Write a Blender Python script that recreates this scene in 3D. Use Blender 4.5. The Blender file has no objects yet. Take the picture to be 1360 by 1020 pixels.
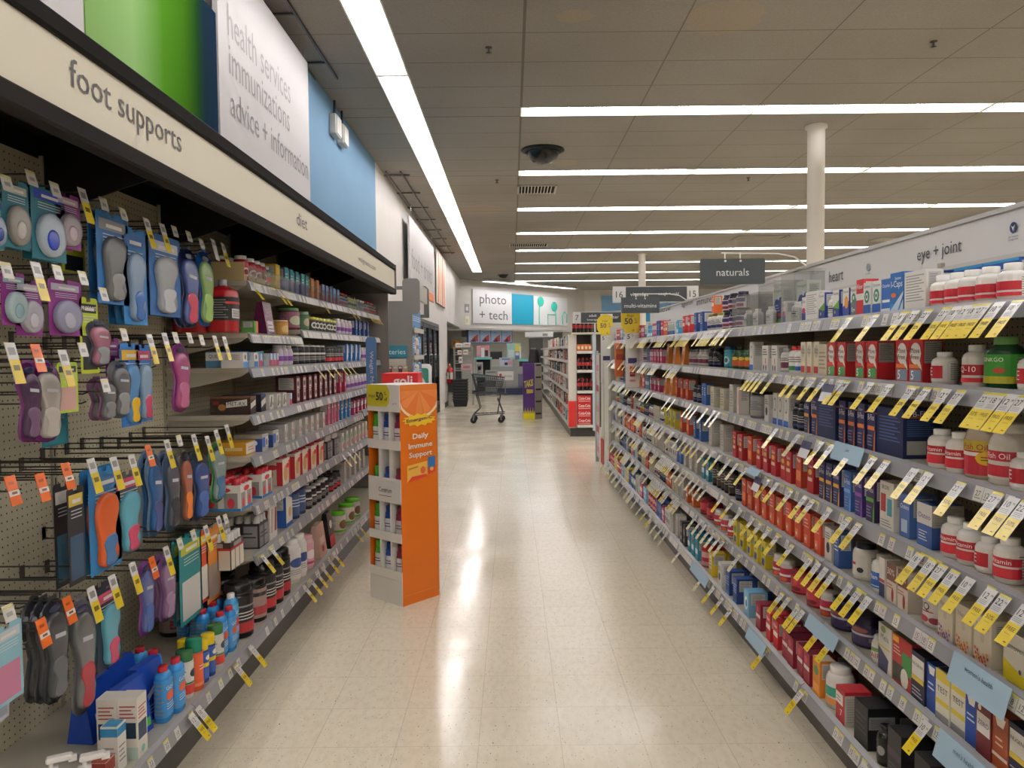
EXPOSURE = 0.16
TUBE = 26.0
TUBECOL = '#f7f3f6'
SCREEN = 1.0
FLOORA, FLOORB = '#e0d7c0', '#e4dbc4'
CEILA, CEILB = '#8e8a85', '#98938c'
import bpy, math, random
from math import sin, cos, pi, atan2, sqrt, radians, ceil
from mathutils import Vector, Matrix
random.seed(11)
C = bpy.context.scene.collection
# ---------------------------------------------------------------- camera model
F, PT, RO, H = 1017.0, .0421, .0095, 1.448
_cp, _sp, _cr, _sr = cos(PT), sin(PT), cos(RO), sin(RO)
_fwd = Vector((0, _cp, -_sp)); _r0 = Vector((1, 0, 0)); _d0 = Vector((0, -_sp, -_cp))
_r = _r0*_cr + _d0*_sr; _d = -_r0*_sr + _d0*_cr
def P(x, y, X=None, Y=None, Z=None, pl=None):
    """world point on a known plane for a photo measurement"""
    d = _r*((x-680)/F) + _d*((y-510)/F) + _fwd
    if X is not None: t = X/d.x
    elif Y is not None: t = Y/d.y
    elif Z is not None: t = (Z-H)/d.z
    else:
        (ax, ay), (bx, by) = pl; nx, ny = by-ay, ax-bx
        t = (ax*nx+ay*ny)/(d.x*nx+d.y*ny)
    return Vector((d.x*t, d.y*t, H+d.z*t))
def YX(px, X, z):
    """distance along the aisle of a point at side X and height z"""
    u = (px-680)/F; k = H-z
    return (X*_cr + k*_cp*_sr - u*k*_sp)/(u*_cp + _sp*_sr)
cam = bpy.data.objects.new('camera', bpy.data.cameras.new('camera')); C.objects.link(cam)
m = Matrix.Identity(4)
for i, c in enumerate((_r, -_d, -_fwd)):
    for j in range(3): m[j][i] = c[j]
m.translation = Vector((0, 0, H)); cam.matrix_world = m
cam.data.sensor_width = 36; cam.data.lens = 36*F/1360; cam.data.clip_start = .05; cam.data.clip_end = 200
S = bpy.context.scene; S.camera = cam
S.view_settings.view_transform = 'Standard'; S.view_settings.look = 'None'; S.view_settings.gamma = 1
S.view_settings.use_curve_mapping = False; S.view_settings.exposure = EXPOSURE
S.cycles.use_denoising = True; S.cycles.max_bounces = 7; S.cycles.diffuse_bounces = 5
S.cycles.glossy_bounces = 3; S.cycles.transparent_max_bounces = 10; S.cycles.transmission_bounces = 4
S.cycles.sample_clamp_indirect = 6; S.cycles.caustics_reflective = False; S.cycles.caustics_refractive = False
S.cycles.adaptive_threshold = .03
w = bpy.data.worlds.new('world'); S.world = w; w.use_nodes = True
w.node_tree.nodes['Background'].inputs[0].default_value = (.5, .55, .6, 1); w.node_tree.nodes['Background'].inputs[1].default_value = .3
# ---------------------------------------------------------------- colour, materials
_hc = {}
def hx(h):
    if isinstance(h, tuple): return h
    if h not in _hc:
        s = h.lstrip('#')
        if len(s) == 3: s = ''.join(q*2 for q in s)
        v = [int(s[i:i+2], 16)/255 for i in (0, 2, 4)]
        _hc[h] = tuple(q/12.92 if q <= .04045 else ((q+.055)/1.055)**2.4 for q in v) + (1.0,)
    return _hc[h]
M = {}
def mat(name, col=None, rough=.5, metal=0, spec=.5, emit=0, attr=True, coat=0):
    mt = bpy.data.materials.new(name); mt.use_nodes = True; nt = mt.node_tree; b = nt.nodes['Principled BSDF']
    b.inputs['Roughness'].default_value = rough; b.inputs['Metallic'].default_value = metal
    b.inputs['Specular IOR Level'].default_value = spec; b.inputs['Coat Weight'].default_value = coat
    if attr:
        a = nt.nodes.new('ShaderNodeAttribute'); a.attribute_name = 'Col'; nt.links.new(a.outputs['Color'], b.inputs['Base Color'])
        if emit:
            nt.links.new(a.outputs['Color'], b.inputs['Emission Color']); b.inputs['Emission Strength'].default_value = emit
    else:
        b.inputs['Base Color'].default_value = hx(col)
        if emit:
            b.inputs['Emission Color'].default_value = hx(col); b.inputs['Emission Strength'].default_value = emit
    M[name] = mt; return mt
mat('card', rough=.5); mat('matte', rough=.85, spec=.2); mat('gloss', rough=.22); mat('painted_metal', rough=.38)
mat('chrome', rough=.2, metal=1); mat('soft', rough=.6, spec=.3)
mat('screen', emit=SCREEN, rough=.3)
def clear(name, tint, fac, rough=.08):
    mt = bpy.data.materials.new(name); mt.use_nodes = True; nt = mt.node_tree; nt.nodes.remove(nt.nodes['Principled BSDF'])
    o = nt.nodes['Material Output']; t = nt.nodes.new('ShaderNodeBsdfTransparent'); g = nt.nodes.new('ShaderNodeBsdfGlossy')
    t.inputs[0].default_value = hx(tint); g.inputs['Roughness'].default_value = rough; mx = nt.nodes.new('ShaderNodeMixShader')
    f = nt.nodes.new('ShaderNodeLayerWeight'); pw_ = math_chain(nt, f.outputs['Facing'], [('POWER', 4.0), ('MULTIPLY', .45), ('ADD', fac)])
    nt.links.new(pw_, mx.inputs[0]); nt.links.new(t.outputs[0], mx.inputs[1]); nt.links.new(g.outputs[0], mx.inputs[2]); nt.links.new(mx.outputs[0], o.inputs[0])
    M[name] = mt
# tube light
mt = mat('tube_glow', col=TUBECOL, attr=False, emit=TUBE)
def math_chain(nt, src, ops):
    cur = src
    for op, val in ops:
        n = nt.nodes.new('ShaderNodeMath'); n.operation = op; nt.links.new(cur, n.inputs[0])
        if val is not None: n.inputs[1].default_value = val
        cur = n.outputs[0]
    return cur
clear('clear', '#f4f5f5', .04); clear('glass', '#dfe4e4', .05, .03)
def joint(nt, out, off, per, wd):
    # 1 inside a joint line of width wd repeating every per
    f = math_chain(nt, out, [('SUBTRACT', off), ('ADD', 1000*per), ('MODULO', per), ('SUBTRACT', per/2), ('ABSOLUTE', None), ('GREATER_THAN', per/2-wd/2)])
    return f
def bin2(nt, op, a, b):
    n = nt.nodes.new('ShaderNodeMath'); n.operation = op; nt.links.new(a, n.inputs[0])
    if isinstance(b, (int, float)): n.inputs[1].default_value = b
    else: nt.links.new(b, n.inputs[1])
    return n.outputs[0]
def mixc(nt, fac, a, b):
    n = nt.nodes.new('ShaderNodeMix'); n.data_type = 'RGBA'
    if isinstance(fac, (int, float)): n.inputs[0].default_value = fac
    else: nt.links.new(fac, n.inputs[0])
    for s, v in ((6, a), (7, b)):
        if isinstance(v, (tuple, str)): n.inputs[s].default_value = hx(v)
        else: nt.links.new(v, n.inputs[s])
    return n.outputs[2]
def noise(nt, vec, scale, det=2, rough=.5):
    n = nt.nodes.new('ShaderNodeTexNoise'); n.inputs['Scale'].default_value = scale; n.inputs['Detail'].default_value = det
    n.inputs['Roughness'].default_value = rough; nt.links.new(vec, n.inputs['Vector']); return n.outputs[0]
def ramp(nt, src, stops):
    n = nt.nodes.new('ShaderNodeValToRGB'); nt.links.new(src, n.inputs[0]); e = n.color_ramp.elements
    e[0].position, e[0].color = stops[0][0], hx(stops[0][1]); e[1].position, e[1].color = stops[1][0], hx(stops[1][1])
    for p, c in stops[2:]:
        k = e.new(p); k.color = hx(c)
    return n.outputs[0]
def start(name, rough):
    mt = bpy.data.materials.new(name); mt.use_nodes = True; nt = mt.node_tree; b = nt.nodes['Principled BSDF']
    b.inputs['Roughness'].default_value = rough
    tc = nt.nodes.new('ShaderNodeTexCoord'); sx = nt.nodes.new('ShaderNodeSeparateXYZ'); nt.links.new(tc.outputs['Object'], sx.inputs[0])
    M[name] = mt; return nt, b, tc.outputs['Object'], sx.outputs
# floor: 12 inch vinyl tiles with fine flecks under wax
nt, b, oc, xyz = start('floor', .2)
jx = joint(nt, xyz[0], -.1355, .3048, .0022); jy = joint(nt, xyz[1], 2.759, .3048, .0022); j = bin2(nt, 'MAXIMUM', jx, jy)
fl = nt.nodes.new('ShaderNodeVectorMath'); fl.operation = 'FLOOR'; sc = nt.nodes.new('ShaderNodeVectorMath'); sc.operation = 'MULTIPLY_ADD'
nt.links.new(oc, sc.inputs[0]); sc.inputs[1].default_value = (1/.3048, 1/.3048, 0); sc.inputs[2].default_value = (.1355/.3048+50, -2.759/.3048+50, 0)
nt.links.new(sc.outputs[0], fl.inputs[0]); wn = nt.nodes.new('ShaderNodeTexWhiteNoise'); nt.links.new(fl.outputs[0], wn.inputs[0])
base = ramp(nt, wn.outputs[0], [(0, FLOORA), (1, FLOORB)])
mp = nt.nodes.new('ShaderNodeMapping'); mp.inputs['Scale'].default_value = (1, .45, 1); nt.links.new(oc, mp.inputs[0])
cl = noise(nt, mp.outputs[0], 42, 3, .6); clf = ramp(nt, cl, [(.36, '#b5aa97'), (.55, '#ffffff')])
n2 = nt.nodes.new('ShaderNodeMix'); n2.data_type = 'RGBA'; n2.blend_type = 'MULTIPLY'; n2.inputs[0].default_value = .14; nt.links.new(base, n2.inputs[6]); nt.links.new(clf, n2.inputs[7])
sp = noise(nt, mp.outputs[0], 150, 1, .5); spm = math_chain(nt, sp, [('GREATER_THAN', .725)])
c1 = mixc(nt, spm, n2.outputs[2], '#6a6154')
c2 = mixc(nt, bin2(nt, 'MULTIPLY', j, .42), c1, '#7b7364'); nt.links.new(c2, b.inputs['Base Color'])
rg = noise(nt, oc, 1.7, 5, .65); nt.links.new(math_chain(nt, rg, [('SUBTRACT', .3), ('MULTIPLY', .36), ('ADD', .115)]), b.inputs['Roughness'])
bp = nt.nodes.new('ShaderNodeBump'); bp.inputs['Strength'].default_value = .08; bp.inputs['Distance'].default_value = .01
mp2 = nt.nodes.new('ShaderNodeMapping'); mp2.inputs['Scale'].default_value = (2, 9, 1); nt.links.new(oc, mp2.inputs[0])
wv = noise(nt, mp2.outputs[0], 2.2, 2, .5); nt.links.new(wv, bp.inputs['Height']); nt.links.new(bp.outputs[0], b.inputs['Normal'])
b.inputs['Specular IOR Level'].default_value = .55
# ceiling: 2 x 4 ft lay-in tiles
nt, b, oc, xyz = start('ceiling', .9)
jx = joint(nt, xyz[0], .12, 1.22, .012)
yy = math_chain(nt, xyz[1], [('SUBTRACT', 8.24), ('ADD', 27.43), ('MODULO', 2.743)])
ja = math_chain(nt, yy, [('MODULO', .6096), ('LESS_THAN', .012)]); jb = math_chain(nt, yy, [('SUBTRACT', 2.737), ('ABSOLUTE', None), ('LESS_THAN', .006)])
right = math_chain(nt, xyz[0], [('GREATER_THAN', .1)]); jx = bin2(nt, 'MULTIPLY', jx, right)
jx0 = math_chain(nt, xyz[0], [('SUBTRACT', .12), ('ABSOLUTE', None), ('LESS_THAN', .012)])
j = bin2(nt, 'MAXIMUM', bin2(nt, 'MAXIMUM', ja, jb), bin2(nt, 'MAXIMUM', jx, jx0))
fleck = ramp(nt, noise(nt, oc, 60, 3, .7), [(.35, CEILA), (.65, CEILB)])
big = noise(nt, oc, .55, 2, .5); st = ramp(nt, big, [(.3, '#cfc8bd'), (.6, '#ffffff')])
n2 = nt.nodes.new('ShaderNodeMix'); n2.data_type = 'RGBA'; n2.blend_type = 'MULTIPLY'; n2.inputs[0].default_value = .35; nt.links.new(fleck, n2.inputs[6]); nt.links.new(st, n2.inputs[7])
# brown water stains round a few leaks
vv = n2.outputs[2]
for sx_, sy_, rad, a_ in ((.5, 5.82, .12, .3), (1.62, 5.9, .30, .25), (.72, 10.3, .17, .25), (-.55, 13.6, .5, .25)):
    d = nt.nodes.new('ShaderNodeVectorMath'); d.operation = 'DISTANCE'; nt.links.new(oc, d.inputs[0]); d.inputs[1].default_value = (sx_, sy_, 3.946)
    dn = bin2(nt, 'ADD', d.outputs['Value'], math_chain(nt, noise(nt, oc, 6, 3, .6), [('MULTIPLY', .22), ('SUBTRACT', .11)]))
    ring = math_chain(nt, dn, [('LESS_THAN', rad), ('MULTIPLY', a_)]); vv = mixc(nt, ring, vv, '#b39a77')
c2 = mixc(nt, bin2(nt, 'MULTIPLY', j, .75), vv, '#625c53'); nt.links.new(c2, b.inputs['Base Color'])
b.inputs['Specular IOR Level'].default_value = .15
# plain wall paint with faint mottling
def paint(name, a, bb, rough=.75):
    nt, b, oc, xyz = start(name, rough)
    nt.links.new(ramp(nt, noise(nt, oc, 1.3, 3, .6), [(.3, a), (.7, bb)]), b.inputs['Base Color']); b.inputs['Specular IOR Level'].default_value = .3
paint('wall_white', '#cdcac6', '#d3d0cc'); paint('wall_blue', '#6489a6', '#698eab'); paint('wall_grey', '#b5b7b3', '#bbbdb9')
paint('column_paint', '#dedad2', '#e5e1da', .5)
# pegboard: putty coloured hardboard with rows of holes 1 inch apart
nt, b, oc, xyz = start('pegboard', .5)
def hole(out, per): return math_chain(nt, out, [('ADD', 100*per), ('MODULO', per), ('SUBTRACT', per/2), ('POWER', 2.0)])
hy = math_chain(nt, xyz[1], [('ADD', 100*.0254), ('MODULO', .0254), ('SUBTRACT', .0127)]); hz = math_chain(nt, xyz[2], [('ADD', 100*.0254), ('MODULO', .0254), ('SUBTRACT', .0127)])
d2 = bin2(nt, 'ADD', bin2(nt, 'MULTIPLY', hy, hy), bin2(nt, 'MULTIPLY', hz, hz)); hm = math_chain(nt, d2, [('LESS_THAN', .0031**2)])
pb = ramp(nt, noise(nt, oc, 3, 3, .6), [(.3, '#c9c2a6'), (.7, '#d0c9ad')])
nt.links.new(mixc(nt, hm, pb, '#2a261c'), b.inputs['Base Color'])
# ---------------------------------------------------------------- mesh builder
class B:
    def __init__(s): s.v = []; s.f = []; s.c = []; s.m = []; s.sm = []; s.mats = []; s.xf = None
    def mi(s, name):
        if name not in s.mats: s.mats.append(name)
        return s.mats.index(name)
    def add(s, vs, fs, col, mt='card', smooth=False):
        n = len(s.v)
        if s.xf is not None: vs = [tuple(s.xf @ Vector(p)) for p in vs]
        s.v += [tuple(p) for p in vs]; k = s.mi(mt); c = hx(col) if not isinstance(col, list) else None
        for i, f in enumerate(fs):
            s.f.append(tuple(q+n for q in f)); s.c.append(c or hx(col[i])); s.m.append(k); s.sm.append(smooth)
        return s
    def box(s, a, b, col, mt='card', bev=0):
        x0, y0, z0 = a; x1, y1, z1 = b
        if bev:
            e = bev; pts = []; 
            for z, i in ((z0, e), (z0+e, 0), (z1-e, 0), (z1, e)):
                pts += [(x0+i, y0+e, z), (x0+e, y0+i, z), (x1-e, y0+i, z), (x1-i, y0+e, z), (x1-i, y1-e, z), (x1-e, y1-i, z), (x0+e, y1-i, z), (x0+i, y1-e, z)]
            fs = [tuple(range(7, -1, -1)), tuple(range(24, 32))]
            for r in range(3):
                for k in range(8): fs.append((r*8+k, r*8+(k+1) % 8, r*8+8+(k+1) % 8, r*8+8+k))
            return s.add(pts, fs, col, mt)
        v = [(x0, y0, z0), (x1, y0, z0), (x1, y1, z0), (x0, y1, z0), (x0, y0, z1), (x1, y0, z1), (x1, y1, z1), (x0, y1, z1)]
        return s.add(v, [(0, 3, 2, 1), (4, 5, 6, 7), (0, 1, 5, 4), (1, 2, 6, 5), (2, 3, 7, 6), (3, 0, 4, 7)], col, mt)
    def quad(s, pts, col, mt='card'): return s.add(pts, [tuple(range(len(pts)))], col, mt)
    def prism(s, pts, off, col, mt='card'):
        n = len(pts); off = Vector(off); q = [tuple(Vector(p)+off) for p in pts]
        fs = [tuple(range(n-1, -1, -1)), tuple(range(n, 2*n))] + [(i, (i+1) % n, n+(i+1) % n, n+i) for i in range(n)]
        return s.add(list(pts)+q, fs, col, mt)
    def lathe(s, prof, cols, mt='gloss', n=14, c=(0, 0, 0), sx=1, sy=1, pw=2, axis='z'):
        """prof [(r,z)..]; cols one per segment or a single colour"""
        vs = []; fs = []; fc = []
        for r, z in prof:
            for k in range(n):
                a = 2*pi*(k+.5)/n; ca, sa = cos(a), sin(a)
                x = r*sx*math.copysign(abs(ca)**(2/pw), ca); y = r*sy*math.copysign(abs(sa)**(2/pw), sa)
                vs.append((c[0]+x, c[1]+y, c[2]+z) if axis == 'z' else ((c[0]+z, c[1]+x, c[2]+y) if axis == 'x' else (c[0]+x, c[1]+z, c[2]+y)))
        for i in range(len(prof)-1):
            cc = cols[i] if isinstance(cols, list) else cols
            for k in range(n): fs.append((i*n+k, i*n+(k+1) % n, (i+1)*n+(k+1) % n, (i+1)*n+k)); fc.append(cc)
        s.add(vs, fs, fc, mt, True)
        N = len(prof)
        if prof[0][0] > .0005: s.add(vs[:n], [tuple(range(n-1, -1, -1))], fc[0], mt)
        if prof[-1][0] > .0005: s.add(vs[(N-1)*n:], [tuple(range(n))], fc[-1], mt)
        return s
    def tube(s, path, r, col, mt='painted_metal', n=6):
        path = [Vector(p) for p in path]; vs = []; fs = []; L = len(path)
        for i, p in enumerate(path):
            t = (path[min(i+1, L-1)]-path[max(i-1, 0)]).normalized(); a = Vector((0, 0, 1)) if abs(t.z) < .9 else Vector((0, 1, 0))
            u = t.cross(a).normalized(); w_ = t.cross(u)
            for k in range(n): an = 2*pi*k/n; vs.append(tuple(p+u*r*cos(an)+w_*r*sin(an)))
        for i in range(L-1):
            for k in range(n): fs.append((i*n+k, i*n+(k+1) % n, (i+1)*n+(k+1) % n, (i+1)*n+k))
        fs += [tuple(range(n-1, -1, -1)), tuple(range((L-1)*n, L*n))]
        return s.add(vs, fs, col, mt, n > 6)
    def mesh(s, name='m'):
        me = bpy.data.meshes.new(name); me.from_pydata(s.v, [], s.f)
        for q in s.mats: me.materials.append(M[q])
        me.polygons.foreach_set('material_index', s.m); me.polygons.foreach_set('use_smooth', s.sm)
        ca = me.color_attributes.new('Col', 'FLOAT_COLOR', 'CORNER'); buf = []
        for f, c in zip(s.f, s.c): buf += list(c)*len(f)
        ca.data.foreach_set('color', buf); me.update(); return me
    def ob(s, name, parent=None, label=None, cat=None, group=None, kind=None, loc=None, rz=0):
        return mk(name, s.mesh(name), parent, label, cat, group, kind, loc, rz)
def mk(name, data, parent=None, label=None, cat=None, group=None, kind=None, loc=None, rz=0):
    o = bpy.data.objects.new(name, data); C.objects.link(o)
    if parent is not None: o.parent = parent
    if label: o['label'] = label
    if cat: o['category'] = cat
    if group: o['group'] = group
    if kind: o['kind'] = kind
    if loc is not None: o.location = loc
    if rz: o.rotation_euler = (0, 0, rz)
    return o
def thing(name, label, cat, loc=(0, 0, 0), rz=0, group=None): return mk(name, None, None, label, cat, group, None, loc, rz)
# ---------------------------------------------------------------- lettering
_tx = {}
def glyphs(txt, bold=False):
    k = (txt, bold)
    if k not in _tx:
        cu = bpy.data.curves.new('t', 'FONT'); cu.body = txt; cu.size = 1; cu.resolution_u = 2; cu.align_x = 'CENTER'
        if bold: cu.offset = .022
        o = bpy.data.objects.new('t', cu); me = bpy.data.meshes.new_from_object(o)
        vs = [(v.co.x, v.co.y) for v in me.vertices]; fs = [tuple(p.vertices) for p in me.polygons]
        bpy.data.objects.remove(o); bpy.data.curves.remove(cu); bpy.data.meshes.remove(me)
        x0 = min(v[0] for v in vs); x1 = max(v[0] for v in vs); y0 = min(v[1] for v in vs); y1 = max(v[1] for v in vs)
        _tx[k] = ([(x-(x0+x1)/2, y-(y0+y1)/2) for x, y in vs], fs, x1-x0, y1-y0)
    return _tx[k]
def text(bd, txt, c, right, up, width=None, height=None, col='#222', mt='card', bold=False, stretch=None):
    """lettering centred on c in the plane of right/up"""
    vs, fs, w_, h_ = glyphs(txt, bold); right = Vector(right).normalized(); up = Vector(up).normalized(); c = Vector(c)
    if width is None: sx = sy = height/h_
    elif height is None: sx = sy = width/w_
    else: sx = width/w_; sy = height/h_
    bd.add([tuple(c+right*x*sx+up*y*sy) for x, y in vs], fs, col, mt); return bd
ORD = 'first second third fourth fifth sixth seventh eighth ninth tenth eleventh twelfth thirteenth fourteenth fifteenth sixteenth seventeenth eighteenth nineteenth twentieth'.split()
TENS = {2: 'twenty', 3: 'thirty', 4: 'forty', 5: 'fifty', 6: 'sixty', 7: 'seventy', 8: 'eighty', 9: 'ninety'}
def ordn(n):
    if n <= 20: return ORD[n-1]
    t, u = divmod(n, 10)
    if t > 9: return str(n)+'th'
    return (TENS[t][:-1]+'ieth') if u == 0 else TENS[t]+'-'+ORD[u-1]
# ================================================================ the room
ZC = 3.946; XL = -1.76; XR = 17.0; YB = -6.0; YF = 31.6
WA, WB = (-1.78, 26.3), (2.25, 30.75)
def st(name, bd, mt=None):
    o = bd.ob(name, kind='structure')
    if mt: o.data.materials.clear(); o.data.materials.append(M[mt])
    return o
b = B(); b.box((XL-1.5, YB, -.1), (XR, YF+4, 0), '#ccc'); st('floor', b, 'floor')
rowsY = [8.24-2.743*k for k in (5, 4, 3, 2, 1)] + [8.24+2.743*k for k in range(8)]   # far edge of each crosswise light row
NX = 5
b = B()
def cbox(x0, x1, y0, y1): b.box((x0, y0, ZC), (x1, y1, ZC+.02), '#ccc')
cbox(XL-1.5, -1.2, YB, YF+1); cbox(-.9, .12, YB, YF+1)
SY0 = 7.03-2.44*5; SY1 = 7.03+2.44*7
cbox(-1.2, -.9, YB, SY0); cbox(-1.2, -.9, SY1, YF+1)
XE = .12+2.44*NX; yprev = YB
for yr in rowsY:
    cbox(.12, XR, yprev, yr-.29); cbox(XE, XR, yr-.29, yr); yprev = yr
cbox(.12, XR, yprev, YF+1); st('ceiling', b, 'ceiling')
b = B(); b.box((XL-.1, YB, 0), (XL, 4.62, ZC), '#ccc'); b.box((XL-.1, 10.1, 0), (XL, 14.2, ZC), '#ccc'); b.box((XL-.1, 14.2, 2.12), (XL, 18.6, ZC), '#ccc')
b.box((XL-.1, 18.6, 0), (XL, 21.0, ZC), '#ccc'); b.box((XL-.1, 21.0, 2.3), (XL, 26.4, ZC), '#ccc'); st('wall_left', b, 'wall_white')
b = B(); b.box((XL-.1, 4.62, 0), (XL, 10.1, ZC), '#ccc'); st('wall_left_blue', b, 'wall_blue')
b = B(); b.box((XR, YB, 0), (XR+.1, YF, ZC), '#ccc'); st('wall_right', b, 'wall_white')
b = B(); b.box((XL, YB-.1, 0), (XR, YB, ZC), '#ccc'); st('wall_rear', b, 'wall_white')
b = B(); b.box((2.1, YF, 0), (XR, YF+.1, ZC), '#ccc'); st('wall_back', b, 'wall_white')
# slanting fascia wall over the photo counter, open below
u = Vector((WB[0]-WA[0], WB[1]-WA[1], 0)).normalized(); nrm = Vector((u.y, -u.x, 0))      # faces the aisle
def onw(px, py, off=0): return P(px, py, pl=(WA, WB)) + nrm*off
a0 = Vector((WA[0], WA[1], 2.23)) - u*.3; b0 = Vector((WB[0], WB[1], 2.23)) + u*1.2
b = B(); b.prism([a0, b0, b0+Vector((0, 0, ZC-2.23)), a0+Vector((0, 0, ZC-2.23))], -nrm*.3, '#ccc'); st('wall_photo_fascia', b, 'wall_white')
q0 = a0-nrm*1.6-u*2.0; q1 = b0-nrm*1.6+u*.5; b = B()
b.prism([Vector((q0.x, q0.y, 0)), Vector((q1.x, q1.y, 0)), Vector((q1.x, q1.y, 2.5)), Vector((q0.x, q0.y, 2.5))], -nrm*.1, '#ccc'); st('wall_photo_recess', b, 'wall_grey')
b = B(); b.prism([a0-u*2.0+Vector((0, 0, .01)), b0+u*.5+Vector((0, 0, .01)), b0+u*.5-nrm*1.7+Vector((0, 0, .01)), a0-u*2.0-nrm*1.7+Vector((0, 0, .01))], (0, 0, .05), '#ccc'); st('ceiling_photo_recess', b, 'wall_white')
b = B(); b.box((XL-1.6, 21.0, 0), (XL-1.5, 30, 2.4), '#ccc'); b.box((XL-1.5, 20.9, 0), (XL, 21.0, 2.4), '#ccc'); st('wall_left_recess', b, 'wall_grey')
b = B(); b.box((XL, 20.0, 0), (XL+.012, 21.0, .13), '#1c1b1a'); b.ob('baseboard_left', kind='structure')
# columns
for i, y in enumerate((8.64, 19.9, 31.0)[:2]):
    b = B(); b.lathe([(.094, 0), (.094, ZC-.03), (.12, ZC-.028), (.12, ZC)], '#ddd', n=28, c=(3.44-.04*i, y+.06, 0)); o = st('column', b, 'column_paint'); o.name = 'column_%d' % (i+1)
    o['kind'] = 'structure'
# ---------------------------------------------------------------- recessed fluorescent lights
def troffer(L, W=.285):
    """housing open downwards, length along X, origin at the ceiling plane centre"""
    h = B(); d = .085; x, y = L/2, W/2
    for p in ([(-x, -y, 0), (x, -y, 0), (x-.05, -y+.06, d), (-x+.05, -y+.06, d)], [(x, y, 0), (-x, y, 0), (-x+.05, y-.06, d), (x-.05, y-.06, d)],
              [(x, -y, 0), (x, y, 0), (x-.05, y-.06, d), (x-.05, -y+.06, d)], [(-x, y, 0), (-x, -y, 0), (-x+.05, -y+.06, d), (-x+.05, y-.06, d)],
              [(-x+.05, -y+.06, d), (x-.05, -y+.06, d), (x-.05, y-.06, d), (-x+.05, y-.06, d)]):
        h.prism(p, (0, 0, .004), '#f2efe6', 'painted_metal')
    for s in (-1, 1):
        h.box((-x, s*y-.006, -.004), (x, s*y+.006, .012), '#e8e5dc', 'painted_metal'); h.box((s*x-.006, -y, -.004), (s*x+.006, y, .012), '#e8e5dc', 'painted_metal')
    h.box((-x+.06, -.018, d-.028), (x-.06, .018, d), '#f2efe6', 'painted_metal')
    t = B(); t.tube([(-x+.09, 0, 0), (x-.09, 0, 0)], .0165, '#fff', 'tube_glow', 8)
    return h.mesh('housing'), t.mesh('tube')
hx_, tx_ = troffer(2.44)
def fixture(loc, rz, label, grp):
    t = thing('ceiling_light', label, 'ceiling light', loc, rz, grp)
    mk('housing', hx_, t)
    for s in (-1, 1): mk('lamp_tube', tx_, t, loc=(0, s*.05, .034))
    return t
for k in range(12):
    y = SY0+2.44*k
    fixture((-1.05, y+1.22, ZC), pi/2, 'long recessed light, %s in the lengthwise strip beside the blue wall' % ordn(k+1), 'lights of the lengthwise strip')
for r, yr in enumerate(rowsY):
    for k in range(NX):
        if r < 5 and k > 3: continue
        fixture((.12+2.44*(k+.5), yr-.145, ZC), 0, 'recessed light, %s from the inner end in crosswise ceiling row %s' % (ordn(k+1), ordn(r+1)), 'lights of the crosswise ceiling rows')
fa, fb = P(642, 369.8, Z=ZC), P(764, 380.6, Z=ZC); fd = (fb-fa); n_ = 2
for k in range(n_):
    c_ = fa+fd*((k+.5)/n_); fixture((c_.x, c_.y, ZC-.092), atan2(fd.y, fd.x), 'surface light along the photo + tech wall, %s from the lengthwise strip' % ordn(k+1), 'lights along the photo wall')
# fill the holes left over in the front rows
b = B()
for r, yr in enumerate(rowsY[:5]): b.box((.12+2.44*4, yr-.29, ZC), (XE, yr, ZC+.02), '#ccc')
st('ceiling_filler', b, 'ceiling')
# ceiling bits
def dome(px, py, label, r=.25, py2=None):
    p = P(px, py, Z=ZC); t = thing('security_dome', label, 'security camera', (p.x, p.y, ZC), 0, 'black ceiling domes')
    k = r/.25; n = 24
    d = B(); d.lathe([(.205*k, -.022*k), (.2*k, -.06*k), (.175*k, -.11*k), (.13*k, -.148*k), (.07*k, -.17*k), (0, -.178*k)], '#060607', 'gloss', n); d.ob('dome_cover', t)
    d = B(); d.lathe([(.265*k, 0), (.27*k, -.012*k), (.21*k, -.032*k), (.2*k, -.02*k)], '#0c0c0e', 'soft', n); d.ob('trim_ring', t)
dome(721, 199, 'large black half-dome camera cover under the ceiling before the second light row')
dome(668, 365, 'small black dome camera near the photo + tech sign', .17); dome(611, 404, 'tiny black dome beyond the lengthwise lights', .1) if False else None
def vent(px, py, w_, d_, label):
    p = P(px, py, Z=ZC); t = thing('air_vent', label, 'air vent', (p.x, p.y, ZC), 0, 'ceiling air vents')
    f = B(); x, y = w_/2, d_/2
    f.box((-x, -y, -.02), (x, -y+.03, 0), '#a8a296', 'painted_metal'); f.box((-x, y-.03, -.02), (x, y, 0), '#a8a296', 'painted_metal')
    f.box((-x, -y, -.02), (-x+.03, y, 0), '#a8a296', 'painted_metal'); f.box((x-.03, -y, -.02), (x, y, 0), '#a8a296', 'painted_metal'); f.ob('vent_frame', t)
    f = B(); f.box((-x+.03, -y+.03, -.004), (x-.03, y-.03, -.001), '#24211d', 'matte'); f.ob('backing', t)
    g = B(); n = int((w_-.08)/.05)
    for i in range(n):
        cx = -x+.06+i*.05; g.box((cx, -y+.03, -.018), (cx+.012, y-.03, -.005), '#d8d2c4', 'painted_metal')
    g.ob('louvre_grille', t)
vent(713, 251, .6, .6, 'slatted square air vent in the ceiling behind the large black dome')
vent(702, 325, .9, .6, 'slatted air vent in the ceiling beyond the fourth light row')
vent(1010, 315, 1.1, .6, 'dark air vent in the ceiling above the naturals sign'); vent(1193, 317, 1.1, .6, 'air vent in the ceiling above the eye + joint header')
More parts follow.
